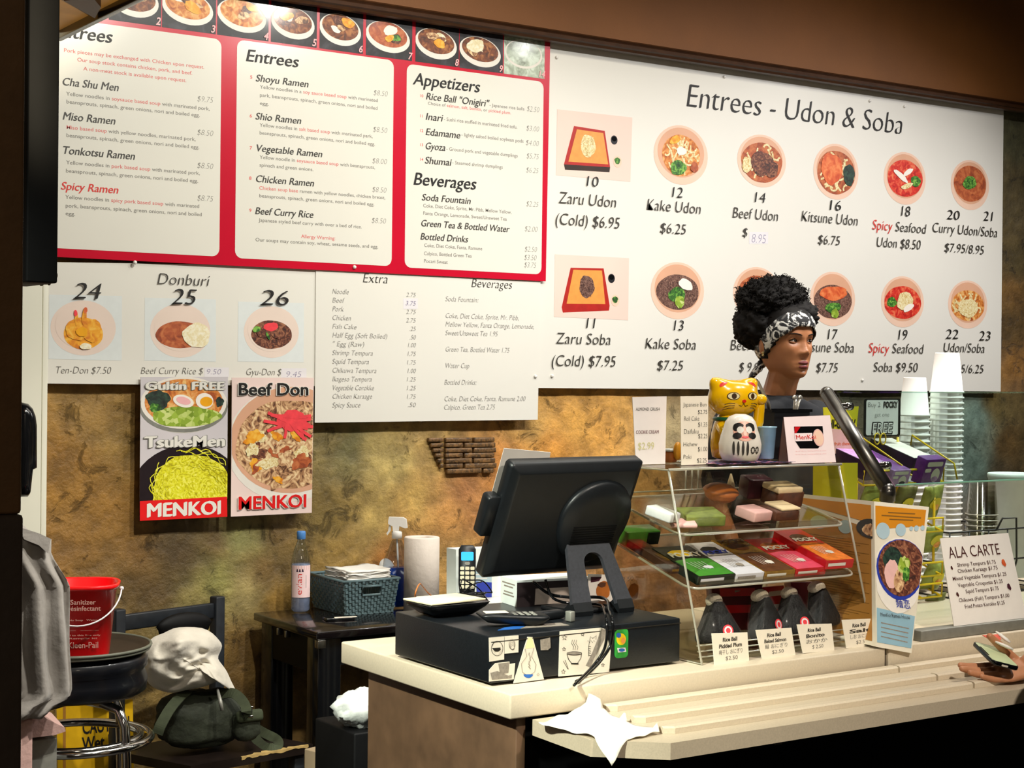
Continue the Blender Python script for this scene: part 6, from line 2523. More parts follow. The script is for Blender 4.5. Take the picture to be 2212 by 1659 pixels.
def page(p00, p10, p11, p01, name, draw):
    """page with bilinear surface; draw() gives flat shapes in 0..1 page space"""
    mb = MB()

    def bl(u, v, h=0):
        p = p00.lerp(p10, u).lerp(p01.lerp(p11, u), v)
        n = (p10-p00).cross(p01-p00).normalized()
        return p+n*h
    mb.loft([[bl(0, 0), bl(1, 0), bl(1, 1), bl(0, 1)], [bl(0, 0, -.0012), bl(1, 0, -.0012), bl(1, 1, -.0012), bl(0, 1, -.0012)]], 'leaf_pale', smooth=False)

    def shape(pts, m, h):
        pts = [(min(.985, max(.015, a)), min(.99, max(.01, b))) for a, b in pts]
        if m:
            mb.add([bl(a, b, h) for a, b in pts], [list(range(len(pts)))], m)
    draw(shape, mb, bl)
    put(mb.build(name), t)


def ellp(x, y, rx, ry, n=24, w=0, sd=0):
    return [(x+rx*math.cos(2*PI*i/n)*(1+w*math.sin(5*i+sd)), y+ry*math.sin(2*PI*i/n)*(1+w*math.cos(3*i+sd))) for i in range(n)]


def drawA(sh, mb, bl):
    sh([(.03, .03), (.97, .03), (.97, .80), (.03, .93)], 'leaf_brown', .0006)
    sh([(.03, .95), (.97, .84), (.97, .97), (.03, .97)], 'leaf_orange', .0006)
    for i in range(34):
        y = .14+i*.017
        sh([(.35, y), (.95-.08*((i*7) % 4), y), (.95-.08*((i*7) % 4), y+.0035), (.35, y+.0035)], 'leaf_ink', .0009)
    sh(ellp(.45, .80, .09, .05), 'leaf_dot', .0012)
    sh(ellp(.72, .79, .07, .05), 'leaf_dot', .0014)
    sh(ellp(.97, .80, .14, .07), 'photo_dark', .0016)
    sh(ellp(.97, .79, .08, .045, 16, .1), 'beef_pale', .0018)


def drawB(sh, mb, bl):
    sh([(.02, .80), (.95, .86), (.95, .975), (.02, .97)], 'leaf_orange', .0006)
    for x, y, r_ in ((.16, .795, .13), (.50, .815, .10), (.70, .832, .035), (.80, .838, .045), (.92, .845, .04)):
        sh(ellp(x, y, r_, r_*.45), 'leaf_dot', .0009)
    for y, w in ((.925, .5), (.90, .74), (.878, .45)):
        sh([(.5-w/2, y), (.5+w/2, y+.01), (.5+w/2, y+.018), (.5-w/2, y+.008)], 'leaf_ink', .0009)
    sh([(.02, .03), (.97, .03), (.97, .24), (.02, .26)], 'leaf_blue', .0006)
    for k in range(4):
        sh([(.12, .07+.03*k), (.85, .06+.03*k), (.85, .067+.03*k), (.12, .077+.03*k)], 'sketch', .0009)
    sh(ellp(.52, .50, .56, .26), 'print_bowl_white', .0009)
    sh(ellp(.54, .54, .52, .21), 'ink_blue', .0012)
    sh(ellp(.55, .55, .49, .195), 'beef', .0015)
    sh(ellp(.36, .60, .2, .09, 20, .06, 2), 'nori', .0018)
    sh(ellp(.35, .50, .16, .10, 20, .05, 1), 'mochi_pink', .0020)
    sh(ellp(.52, .46, .12, .08, 20, .05, 3), 'beef_pale', .0021)
    sh(ellp(.60, .57, .13, .06, 20, .12, 4), 'onion_green', .0023)
    sh(ellp(.66, .51, .08, .05, 20, .12, 5), 'greens', .0024)
    G = Fr(bl(.48, .285, .002), bl(.7, .285)-bl(.48, .285), bl(.48, .35)-bl(.48, .285))
    mb.T(G, '麺恋', 0, 0, .05, .018, 'ink_blue', lay=.0008)
    G = Fr(bl(.1, .205, .002), bl(.9, .215)-bl(.1, .205), bl(.1, .3)-bl(.1, .205))
    mb.T(G, 'MenKoi Ramen House', 0, 0, (bl(.9, .2)-bl(.1, .2)).length*.95, .009, 'ink_soft', lay=.0008)


page(lb_, fb, ft, lt, 'left_page', drawA)
page(fb, rbm, rt, ft, 'right_page', drawB)

# ala carte sign
mat('ala_paper', '#efe9e0', .5, var=.02)
mat('ala_ink', '#4a2420', .5)
g0, g1 = PY(2063, 1361, 2.672), PY(2218, 1333, 2.672)
g0.z = g1.z = .9268
gt = PY(2032, 1163, 2.735)
gw = 2.715
FA = Fr(g0, (1, 0, 0), V((0, .065, gt.z-g0.z)))
mb = MB()
P = [FA.px(2063, 1361), FA.px(2217, 1333), FA.px(2178, 1151), FA.px(2031, 1163)]
P[0] = (P[0][0], 0.0)
P[1] = (P[1][0], 0.0)
mb.prism(FA, P, -.002, 0, 'ala_paper')
ZA = lambda x, y: (1880+x/3.19, 940+y/3.19)


def LA(txt, x0, y, x1, h, m='ala_ink', off=0, res=2):
    a, b = ZA(x0, y), ZA(x1, y)
    p0, p1, p2 = FA.px(*a), FA.px(*b), FA.px(a[0], a[1]-h/3.19)
    mb.T(FA, txt, p0[0], p0[1], p1[0], p2[1]-p0[1], m, off=off, lay=.0008, res=res)


LA('ALA CARTE', 545, 850, 905, 78, off=-.004, res=3)
for tx, x0, y, x1 in (('Shrimp Tempura $1.75', 600, 908, 872), ('Chicken Karaage $1.75', 602, 950, 885), ('Mixed Vegetable Tempura $1.25', 568, 1003, 948), ('Vegetable Croquette $1.25', 605, 1048, 922), ('Squid Tempura $1.75', 658, 1090, 892), ('Chikuwa (Fish) Tempura $1.00', 610, 1152, 968), ('Fried Potato Korokke $1.25', 652, 1195, 935)):
    LA(tx, x0, y, x1, 26, off=.004)
for x, y, m, s_ in ((918, 880, 'tofu', .010), (955, 1045, 'jelly_purple', .009), (600, 1098, 'ala_ink', .006), (560, 915, 'ala_ink', .005)):
    mb.ell(FA, FA.px(*ZA(x, y)), s_*.7, s_, .0008, m, .4, 16, wob=.08)
tag(mb.build('menu_sign'), 'white leaning sign headed ALA CARTE with a list of fried sides', 'sign')

# --- yellow wire rack with sweets
mat('wire_yellow', '#d8b81c', .35, var=.05)
mat('card_olive', '#b8ac1c', .5, var=.05, vs=10)
mat('card_yellow', '#d8cf2a', .5, var=.05)
mat('box_purple', '#6a2a86', .35, var=.3, vs=60)
mat('box_lilac', '#b48ac4', .35, var=.3, vs=60)
mat('box_plum', '#2c1430', .4, var=.3)
mat('box_plainwhite', '#ded8d2', .45, var=.03)
mat('bag_green', '#8d9a4c', .35, var=.3, vs=30, bump=.3, bs=30)
mat('bag_olive', '#66683a', .35, var=.3, vs=30, bump=.3, bs=30)
YR = 3.12
t = thing('wire_rack', 'yellow wire rack of sweets and chip bags behind the glass guard', 'rack', (3.4, YR+.1, CT))
xa, xb, xc = PY(1858, 1060, YR).x, PY(1935, 1060, YR).x, PY(2030, 1060, YR).x
for x in (xa+.0, xb-.008, xb+.012, xc):
    mb = MB()
    mb.tube([(x, YR+.16, CT+.001), (x, YR+.16, 1.36)], .0038, 'wire_yellow', 8)
    mb.tube([(x, YR+.02, CT+.001), (x, YR+.02, 1.20)], .0038, 'wire_yellow', 8)
    put(mb.build('upright'), t)
for z in (1.24, 1.10, .975, .915):
    mb = MB()
    d = .055 if z < 1.2 else .07
    mb.tube([(xa, YR+.16, z+d), (xa, YR-.012, z), (xa, YR-.014, z+.038), (xc, YR-.014, z+.038), (xc, YR-.012, z), (xc, YR+.16, z+d)], .0032, 'wire_yellow', 6)
    mb.tube([(xa, YR-.012, z), (xc, YR-.012, z)], .0028, 'wire_yellow', 6)
    for k in range(5):
        x = xa+(xc-xa)*k/4
        mb.tube([(x, YR-.012, z), (x, YR+.16, z+d)], .0024, 'wire_yellow', 6)
    put(mb.build('tray'), t)
for x in (PY(1885, 990, YR+.1).x, PY(1998, 985, YR+.1).x):
    mb = MB()
    za = 1.335
    mb.tube([(x, YR+.155, za), (x-.0, YR+.15, za+.03), (x+.01, YR-.0, 1.29), (x+.01, YR-.012, 1.245)], .0028, 'wire_yellow', 6)
    put(mb.build('side_loop'), t)
# olive back card in front-left of the rack
q = [(1757, 1120), (1852, 1120), (1853, 1000), (1757, 1000)]
fr = Fr((0, 3.08, 0), (1, 0, 0), (0, 0, 1))
P = [fr.px(*p) for p in q]
mb = MB()
mb.prism(fr, [(P[0][0], CT+.001), (P[1][0], CT+.001), P[2], P[3]], -.0015, 0, 'card_olive')
tag(mb.build('back_card'), 'plain olive yellow card standing behind the display case', 'card')
# yellow candy sign behind the tube
fr = Fr((0, 3.20, 0), (1, 0, 0), (0, 0, 1))
mb = MB()
P = [fr.px(*p) for p in [(1785, 980), (1845, 978), (1855, 878), (1778, 880)]]
mb.prism(fr, P, -.0015, 0, 'card_yellow')
pk = [fr.px(*p) for p in [(1785, 980), (1840, 980), (1842, 930), (1784, 925)]]
mb.flat(fr, pk, .0006, 'mochi_pink')
mb.TP(fr, 'HI-CHEW', 1788, 925, 1846, 18, 'ink', sh=.1, off=.03)
mb.TP(fr, 'fruit chews', 1802, 962, 1838, 7, 'tofu', off=.02)
t = tag(mb.build('candy_sign'), 'yellow and pink candy sign behind the slanted steel tube', 'sign')
mb = MB()
mb.tube([(P[0][0]+.02, 3.203, P[0][1]), (P[0][0]+.02, 3.203, 1.24), (P[0][0]+.02, 3.203, CT+.001)], .003, 'wire_yellow', 6)
put(mb.build('support_wire'), t)
# buy two sign clipped on the rack
mat('sign_white', '#e6e8e2', .45, var=.02)
fr = Fr((0, 3.255, 0), (1, 0, 0), (0, 0, 1))
mb = MB()
P = [fr.px(*p) for p in [(1866, 942), (1940, 938), (1946, 861), (1870, 864)]]
mb.prism(fr, rrect(min(P[0][0], P[3][0]), P[0][1]-.002, max(P[1][0], P[2][0]), P[2][1], .008), -.002, -.0005, 'ink')
mb.flat(fr, rrect(P[3][0]+.003, P[0][1]+.002, P[1][0]-.001, P[2][1]-.004, .006), 0, 'sign_white')
for tx, x0, y, x1, h, o_ in (('Buy 2', 1874, 879, 1902, 10, -.02), ('get one', 1889, 900, 1921, 9, -.02)):
    mb.TP(fr, tx, x0, y, x1, h, 'ink_soft', off=o_)
mb.TP(fr, 'POCKY', 1908, 880, 1938, 12, 'ink', off=.05)
mb.TP(fr, 'POCKY', 1909, 879, 1937, 9, 'ink_grey', off=-.01, lay=.0014)
mb.TP(fr, 'FREE', 1881, 937, 1927, 24, 'ink', off=.045, sh=.12)
mb.TP(fr, 'FREE', 1882, 936, 1926, 22, 'sign_white', off=.0, lay=.0016, sh=.12)
t = tag(mb.build('offer_sign'), 'white handwritten sign reading buy two get one free above the yellow rack', 'sign')
for px in (1893, 1906):
    c = fr.px(px, 948)
    mb = MB()
    mb.tube([fr.w(c[0]+.011*math.cos(a), c[1]+.016*math.sin(a), .003) for a in [2*PI*i/20 for i in range(20)]], .002, 'wire_yellow', 6, closed=True)
    put(mb.build('clip_ring'), t)
# sweet boxes on the top tier
Rt = Matrix.Rotation(.30, 3, 'X')


def candy(lb, px, py, Y, dims, m, yaw, top=None, label_m=None):
    p = PY(px, py, Y)
    R = Matrix.Rotation(yaw, 3, 'Z') @ Matrix.Rotation(.32, 3, 'X')
    t = thing('candy_box', lb, 'candy box', p, 'candy boxes on the yellow rack')
    mb = MB()
    mb.box(p, dims, m, R, .001)
    put(mb.build('carton'), t)
    mb = MB()
    G = Fr(p+R @ V((0, -dims[1]/2, 0)), R @ V((1, 0, 0)), R @ V((0, 0, 1)))
    w, h = dims[0]/2, dims[2]/2
    if label_m:
        mb.flat(G, rrect(-w*.8, h*.45, w*.75, h*.82, h*.12), .0006, 'box_plainwhite')
        mb.ell(G, (w*.25, -h*.25), w*.42, h*.55, .0008, 'box_plainwhite')
        mb.ell(G, (w*.25, -h*.55), w*.34, h*.22, .0010, label_m)
        mb.flat(G, rrect(-w*.9, h*.0, -w*.3, h*.3, h*.1), .0008, 'box_plainwhite')
    if top:
        G2 = Fr(p+R @ V((0, 0, dims[2]/2)), R @ V((1, 0, 0)), R @ V((0, 1, 0)))
        mb.flat(G2, [(-w*.96, -dims[1]*.48), (w*.96, -dims[1]*.48), (w*.96, dims[1]*.48), (-w*.96, dims[1]*.48)], .0006, top)
    put(mb.build('print'), t)


candy('lilac and plum candy box left of the steel tube on the yellow rack', 1842, 996, 3.18, (.085, .16, .05), 'box_plum', .15, 'box_lilac')
candy('lilac candy box just right of the steel tube, behind the yellow wires', 1902, 1012, 3.17, (.075, .15, .05), 'box_lilac', .05, 'box_purple', 'box_plum')
candy('candy box with plain white lid at the top of the yellow rack', 1945, 985, 3.24, (.10, .16, .05), 'box_plum', .12, 'box_plainwhite')
candy('purple candy box with a white bottle picture at the right of the yellow rack', 2006, 1015, 3.10, (.085, .035, .075), 'box_purple', .05, 'box_purple', 'box_lilac')
# bags on the lower tiers
for i, (px, py, Y, m, lb) in enumerate([(1880, 1085, 3.16, 'bag_green', 'green snack bag behind the steel post on the yellow rack'), (1950, 1085, 3.16, 'bag_olive', 'dark olive snack bag on the upper wire tier'), (2010, 1085, 3.16, 'bag_green', 'green snack bag at the right of the upper wire tier'),
                                       (2012, 1165, 3.15, 'bag_green', 'green snack bag on the middle wire tier beside the leaflet'), (2016, 1245, 3.15, 'bag_green', 'green snack bag on the lower wire tier beside the leaflet'), (2016, 1310, 3.14, 'bag_olive', 'dark snack bag at the bottom of the yellow rack')]):
    p = PY(px, py, Y)
    mb = MB()
    hh = .052 if i < 3 else .042
    Rb = Matrix.Rotation(.35, 3, 'X') @ Matrix.Rotation(.1*math.sin(i*2), 3, 'Y')
    rings = []
    for q in range(13):
        f = q/12
        th = .0012+.017*math.sin(PI*f)**.6
        wd = .040-.004*math.sin(PI*f)
        rings.append([p+Rb @ V((wd*math.copysign(abs(math.cos(a))**.7, math.cos(a)), th*math.sin(a)*(1+.25*noise.noise(V((math.cos(a)*2, f*5, i)))), (f-.5)*2*hh)) for a in [2*PI*k/24 for k in range(24)]])
    mb.loft(rings, m)
    G = Fr(p+Rb @ V((0, -.0195, 0)), Rb @ V((1, 0, 0)), Rb @ V((0, 0, 1)))
    mb.ell(G, (0, .004), .022, .018, 0, 'card_yellow', .2, 18, wob=.05)
    mb.ell(G, (.004, -.008), .012, .010, .0006, 'tempura', .2, 14, wob=.1)
    tag(mb.build('snack_bag'), lb, 'snack bag', 'snack bags on the yellow rack')

# --- stacks of foam cups: every cup in view
mat('foam_white', '#f2f0ec', .55, var=.015, vs=30)


def cup_stack(px, ytop, Y, n, label, grp, name='foam_cup', m='foam_white', r0=.033, r1=.045, H=.115, step=.0205):
    p = PY(px, ytop, Y)
    zt_ = p.z
    for i in range(n):
        zc_ = zt_-H-i*step
        if zc_ < CT+.012:
            break
        mb = MB()
        if i == 0:
            mb.lathe([(0, H-.0022), (r0*.93, H-.0022), (r0-.0009, H-.004), (r1*.97-.0009, .004), (r1*.98, .0004), (r1*1.04, 0), (r1*1.06, .0025), (r1*1.04, .005), (r1*.97, .006), (r0, H-.003), (r0*.95, H), (0, H)], (0, 0, 0), m, 24, cap=False)
            o = mb.build(name)
            me = o.data
        else:
            o = bpy.data.objects.new(name, me)
            COL.objects.link(o)
        o.location = (p.x, p.y, zc_)
        tag(o, label, 'cup', grp)


cup_stack(1976, 815, 3.30, 40, 'white foam cup in the shorter left stack of upturned cups', 'foam cups in the left stack', step=.0195)
cup_stack(2046, 762, 3.27, 40, 'white foam cup in the tall right stack of upturned cups', 'foam cups in the right stack', r0=.036, r1=.049, H=.12, step=.0165)
glass('clear_plastic', '#f2f2ec', .03, .08, .5)
p = PY(2122, 1036, 3.20)
for i in range(11):
    mb = MB()
    if i == 0:
        mb.lathe([(.036, .105), (.038, .104), (.046, .006), (.049, .005), (.049, .001), (.046, 0)], (0, 0, 0), 'clear_plastic', 24, cap=False)
        mb.lathe([(.047, .003), (.0495, .0045), (.0495, .0015), (.047, .003)], (0, 0, 0), 'acrylic_edge', 24, cap=False)
        o = mb.build('plastic_cup')
        me = o.data
    else:
        o = bpy.data.objects.new('plastic_cup', me)
        COL.objects.link(o)
    z = p.z-.105-i*.0165
    o.location = (p.x, p.y, z)
    tag(o, 'clear plastic cup in the upturned stack beside the white tub', 'cup', 'clear cups in the wire basket')
pz = PY(2200, 1030, 3.22)
x0, x1 = PY(2150, 1100, 3.22).x, 0
rt_ = .072
mb = MB()
zt_ = PY(2190, 1022, 3.22).z
mb.lathe([(rt_*.97, CT+.035), (rt_, CT+.04), (rt_*1.0, zt_-.016), (rt_*1.03, zt_-.014), (rt_*1.03, zt_-.002), (rt_*.99, zt_), (rt_*.93, zt_-.003)], (x0+rt_+.005, 3.22, 0), 'carton_white', 32)
tag(mb.build('food_tub'), 'tall white lidded tub cut off by the right edge of the picture', 'tub')
# black wire basket holding the cups
mat('wire_black', '#121212', .4)
xl, xr = PY(2046, 1150, 3.2).x-.07, x0+.20
t = thing('wire_basket', 'black wire basket around the cup stacks behind the ala carte sign', 'basket', ((xl+xr)/2, 3.26, CT))
for z in (CT+.0035, CT+.10, CT+.19):
    mb = MB()
    mb.tube([(xl, 3.13, z), (xr, 3.13, z), (xr, 3.36, z), (xl, 3.36, z)], .0028, 'wire_black', 6, closed=True)
    put(mb.build('wire_ring'), t)
for i in range(7):
    x = xl+(xr-xl)*i/6
    mb = MB()
    mb.tube([(x, 3.13, CT+.19), (x, 3.13, CT+.004), (x, 3.36, CT+.004), (x, 3.36, CT+.19)], .0024, 'wire_black', 6)
    put(mb.build('wire_hoop'), t)
hx = PY(2195, 1150, 3.10).x
mb = MB()
mb.tube([(hx-.05, 3.13, CT+.19), (hx-.05, 3.11, CT+.225), (hx, 3.10, CT+.225), (hx+.004, 3.10, CT+.10), (hx+.004, 3.12, CT+.03)], .0032, 'wire_black', 6)
put(mb.build('wire_handle'), t)
# ---------------------------------------------------------------- dark table at the wall
TT = .772
t = thing('side_table', 'glossy black side table against the mural wall with a water bottle on it', 'table', (2.5, 4.4, 0))
tl, tf, tr2 = PZ(549, 1323, TT), PZ(683, 1366, TT), PZ(850, 1344, TT)
tx0 = (tl.x+tf.x)/2
ty0, ty1 = tf.y, min(4.66, tl.y)
tx1 = 3.0
mb = MB()
mb.bx(tx0, tx1, ty0, ty1, TT-.024, TT, 'table_black', .004)
put(mb.build('table_top'), t)
mb = MB()
mb.bx(tx0+.05, tx1-.05, ty0+.035, ty0+.06, TT-.11, TT-.0245, 'black_matte')
put(mb.build('apron'), t)
mb = MB()
mb.bx(tx0+.02, tx0+.045, ty0+.05, ty1-.02, TT-.13, TT-.0245, 'black_matte')
put(mb.build('side_apron'), t)
for x in (tx0+.055, tx1-.055):
    for y in (ty0+.06, ty1-.06):
        mb = MB()
        mb.bx(x-.038, x+.038, y-.038, y+.038, 0, TT-.0245, 'black_gloss', .004)
        put(mb.build('leg'), t)
for (px, py, w, h) in ((695, 1382, .026, .020), (600, 1357, .010, .014), (617, 1364, .010, .014)):
    p = PY(px, py, ty0-.0) if px > 650 else PX(px, py, tx0)
    mb = MB()
    if px > 650:
        mb.bx(p.x-w/2, p.x+w/2, ty0-.003, ty0+.02, TT-.048, TT-.0248, 'steel', .001)
    else:
        mb.bx(tx0-.002, tx0+.015, p.y-w/2, p.y+w/2, TT-.045, TT-.0248, 'steel', .001)
    put(mb.build('corner_bracket'), t)

# water bottle
mat('cap_blue', '#4f86c8', .35, var=.05)
mat('label_pink', '#f0d2d2', .5, var=.02)
glass('bottle_clear', '#e8eef4', .05, .03, .5)
film('water', '#c6d2f2', .42, .1)
pb = PZ(649, 1322, TT)
k = (PY(652, 1147, pb.y).z-TT)/.32
t = thing('water_bottle', 'clear water bottle with blue cap and pale pink label on the black table', 'bottle', pb)
mb = MB()
R_ = .039*k
prof = [(.030*k, .001), (.037*k, .004*k), (R_, .012*k), (R_*.96, .03*k), (R_, .05*k), (R_, .19*k), (R_*.96, .205*k), (R_*.82, .235*k), (R_*.58, .262*k), (R_*.40, .280*k), (R_*.36, .292*k)]
mb.lathe(prof, pb, 'bottle_clear', 28, cap=False)
put(mb.build('body'), t)
mb = MB()
mb.lathe([(.027*k, .003*k), (R_*.93, .012*k), (R_*.93, .192*k)], pb, 'water', 28)
put(mb.build('water'), t)
mb = MB()
mb.lathe([(.016*k, .288*k), (.0175*k, .290*k), (.0175*k, .316*k), (.015*k, .320*k)], pb, 'cap_blue', 24)
put(mb.build('cap'), t)
mb = MB()
n = 24
a0, a1 = math.radians(-175), math.radians(-50)
vs = []
for j, z in enumerate((.062, .188)):
    for i in range(n+1):
        a = a0+(a1-a0)*i/n
        vs.append(pb+V((R_*1.015*math.cos(a), R_*1.015*math.sin(a), z*k)))
mb.add(vs, [[i, i+1, n+2+i, n+1+i] for i in range(n)], 'label_pink', True)


def onlab(pts2, m, lift=1.02, fcs=None):
    vs = [pb+V((R_*lift*math.cos(a0+(a1-a0)*u), R_*lift*math.sin(a0+(a1-a0)*u), (.062+.126*v)*k)) for u, v in pts2]
    mb.add(vs, fcs or [list(range(len(pts2)))], m)


for j in range(8):
    onlab([(j/8, .86), ((j+1)/8, .86), ((j+1)/8, .99), (j/8, .99)], 'ginger' if False else 'mochi_pink', 1.018)
for c_ in (.30, .42, .55):
    onlab([(c_-.05, .80), (c_+.05, .80), (c_+.015, .90), (c_-.01, .90)], 'box_plum', 1.022)
gv, gf = glyphs('evian', 0, 0, 3)
mx = max(v[0] for v in gv)
onlab([(.50-.28*(v[1]/.75)+.02, .08+.66*v[0]/mx) for v in gv], 'ink_red', 1.025, gf)
for u in (.68, .74):
    onlab([(u, .3), (u+.012, .3), (u+.012, .7), (u, .7)], 'ink_pale', 1.02)
put(mb.build('label'), t)

# basket with napkins
mat('basket_grey', '#5d7276', .4, var=.1, vs=60)
bfl, bfr, bbl = PZ(747, 1331, TT), PZ(853, 1320, TT), PZ(683, 1303, TT)
bx0, bx1 = bfl.x, bfr.x-.016
by0, by1 = bfl.y, bfl.y+.22
bh = PY(747, 1256, by0).z-TT
t = thing('storage_basket', 'grey woven plastic basket holding napkins on the black table', 'basket', ((bx0+bx1)/2, (by0+by1)/2, TT))
tp = .014


def bwall(a, b, at_, bt, nu, nv, hole=None):
    """woven wall from a lattice of short bulging strips"""
    mb = MB()
    n = (b-a).cross(V((0, 0, 1))).normalized()
    for j in range(nv):
        for i in range(nu):
            u0, u1, v0, v1 = i/nu, (i+1)/nu, j/nv, (j+1)/nv
            um, vm = (u0+u1)/2, (v0+v1)/2
            if hole and hole[0] < um < hole[1] and hole[2] < vm < hole[3]:
                continue
            off = .0022 if (i+j) % 2 else -.0004
            f = lambda u, v, o: a.lerp(b, u).lerp(at_.lerp(bt, u), v)+n*o
            e = .08/nu
            pts = [(u0+e, v0), (u1-e, v0), (u1-e, v1), (u0+e, v1)]
            vs = [f(u, v, -.0012) for u, v in pts]+[f(um+(u-um)*.8, vm+(v-vm)*.75, off+.0012) for u, v in pts]
            mb.add(vs, [[3, 2, 1, 0], [4, 5, 6, 7], [0, 1, 5, 4], [1, 2, 6, 5], [2, 3, 7, 6], [3, 0, 4, 7]], 'basket_grey')
    return mb


c_ = [V((bx0, by0, TT+.001)), V((bx1, by0, TT+.001)), V((bx1, by1, TT+.001)), V((bx0, by1, TT+.001))]
d_ = [V((bx0-tp, by0-tp, TT+bh)), V((bx1+tp, by0-tp, TT+bh)), V((bx1+tp, by1+tp, TT+bh)), V((bx0-tp, by1+tp, TT+bh))]
for i in range(4):
    j = (i+1) % 4
    put(bwall(c_[i], c_[j], d_[i], d_[j], 16, 11, (.34, .66, .58, .82) if i in (0, 2) else None).build('woven_side'), t)
mb = MB()
mb.tube(d_, .005, 'basket_grey', 8, closed=True)
put(mb.build('rim'), t)
mb = MB()
hc_ = [c_[0].lerp(c_[1], u).lerp(d_[0].lerp(d_[1], u), v)+V((0, -.002, 0)) for u, v in ((.33, .57), (.67, .57), (.67, .83), (.33, .83))]
mb.tube(hc_, .004, 'basket_grey', 8, closed=True)
put(mb.build('handle_hole'), t)
mb = MB()
mb.bx(bx0-.001, bx1+.001, by0-.001, by1+.001, TT+.0005, TT+.004, 'basket_grey')
put(mb.build('base'), t)
mat('napkin_white', '#f4f1ea', .8, var=.015, bump=.1)
nz_ = TT+bh-.012
for i in range(7):
    mb = MB()
    a = .08*math.sin(i*2.1)
    mb.M = Matrix.Translation(((bx0+bx1)/2+.01, (by0+by1)/2-.01, nz_+i*.0052)) @ Matrix.Rotation(a, 4, 'Z')
    vs, fs = [], []
    for q in range(2):
        for jj in range(7):
            for ii in range(9):
                u, v = ii/8-.5, jj/6-.5
                vs.append((u*.155, v*.15, q*.0042+.010*(u*u*2)+.004*noise.noise(V((u*4, v*4, i)))))
    o = 63
    for jj in range(6):
        for ii in range(8):
            k0 = jj*9+ii
            fs += [(k0, k0+9, k0+10, k0+1), (o+k0, o+k0+1, o+k0+10, o+k0+9)]
    bd = [ii for ii in range(9)]+[jj*9+8 for jj in range(1, 7)]+[54+ii for ii in range(7, -1, -1)]+[jj*9 for jj in range(5, 0, -1)]
    for a_, b_ in zip(bd, bd[1:]+bd[:1]):
        fs.append((a_, b_, o+b_, o+a_))
    mb.add(vs, fs, 'napkin_white', True)
    tag(mb.build('napkin'), 'white napkin in the loose stack on the grey basket', 'napkin', 'napkins in the basket')
mb = MB()
p = PY(834, 1228, by1-.05)
mb.lathe([(.0, 0), (.030, .002), (.033, .004), (.0, .005)], p, 'napkin_white', 24, M=(Matrix.Rotation(1.25, 4, 'X') @ Matrix.Rotation(.2, 4, 'Y')))
tag(mb.build('paper_disc'), 'round white paper disc standing behind the napkins in the basket', 'lid')

# spray bottle with blue liquid
mat('spray_white', '#ece9e2', .4, var=.03)
mat('liquid_blue', '#0a4fc0', .12, trans=.35, var=.1, vs=20, coat=.3)
ps = PZ(856, 1296, TT)
ps.y = min(ps.y, 4.58)
kk = ray(857, 1200)
ps = V((kk.x/kk.y*4.52, 4.52, TT))
t = thing('spray_bottle', 'clear spray bottle with blue cleaner and white trigger behind the basket', 'spray bottle', ps)
zs = lambda py: PY(853, py, 4.52).z-TT
rw = .048
mb = MB()
mb.lathe([(rw*.9, .001), (rw, .006), (rw, zs(1222)), (rw*.93, zs(1208)), (rw*.66, zs(1190)), (rw*.44, zs(1172)), (rw*.34, zs(1166))], ps, 'bottle_clear', 28, cap=False, M=Matrix.Diagonal((1, .7, 1, 1)))
put(mb.build('body'), t)
mb = MB()
mb.lathe([(rw*.86, .004), (rw*.95, .010), (rw*.95, zs(1226))], ps, 'liquid_blue', 28, M=Matrix.Diagonal((1, .7, 1, 1)))
put(mb.build('liquid'), t)
mb = MB()
u = V((.8, -.6, 0))
zc_ = TT+zs(1163)
mb.lathe([(.017, 0), (.017, .020), (.013, .024)], V((ps.x, ps.y, zc_)), 'spray_white', 18)
top = V((ps.x, ps.y, TT+zs(1135)))
fr = Fr(V((ps.x, ps.y, zc_+.02)), V((.83, -.56, 0)), (0, 0, 1))
hh = TT+zs(1117)-(zc_+.02)
mb.prism(fr, [(-.028, hh*.75), (-.026, hh), (.02, hh*.98), (.030, hh*.85), (.034, hh*.3), (.026, hh*.28), (.008, hh*.42), (.006, 0), (-.012, 0), (-.014, hh*.4), (-.028, hh*.55)], -.012, .012, 'spray_white')
put(mb.build('trigger_head'), t)
mb = MB()
mb.prism(fr, [(-.026, hh*.45), (-.018, hh*.5), (-.020, hh*.1), (-.030, -.01), (-.034, -.004), (-.028, hh*.1)], -.007, .007, 'spray_white')
put(mb.build('trigger_lever'), t)
mb = MB()
mb.tube([V((ps.x, ps.y, zc_)), V((ps.x+.012, ps.y, TT+.03))], .003, 'spray_white', 8)
put(mb.build('dip_tube'), t)

# paper towel roll
mat('towel_paper', '#ede2d6', .85, var=.02, bump=.15, bs=60)
kr = ray(911, 1200)
py_ = 4.40
pr2 = V((kr.x/kr.y*py_, py_, TT))
hw = (PY(941, 1200, py_)-PY(874, 1200, py_)).length/2*.98
hz2 = PY(907, 1160, py_).z-TT
t = thing('paper_towel_roll', 'white paper towel roll standing between the spray bottle and the phone', 'paper towel', pr2)
mb = MB()
mb.lathe([(hw, .001), (hw, hz2-.002), (hw-.002, hz2), (.021, hz2), (.020, hz2-.02)], pr2, 'towel_paper', 36)
put(mb.build('roll'), t)
mb = MB()
mb.lathe([(.0185, .002), (.0185, hz2-.004)], pr2, 'bun_brown', 20)
put(mb.build('core'), t)

# cordless phone on its cradle with tangled cords, white box behind
mat('key_cream', '#cfc8ac', .5, var=.05)
mat('screen_blue', '#2f9cf0', .3, var=.05, emit=.9)
Yp = 3.72
c = PY(1007, 1300, Yp)
STZ = PY(1010, 1292, Yp).z-.02
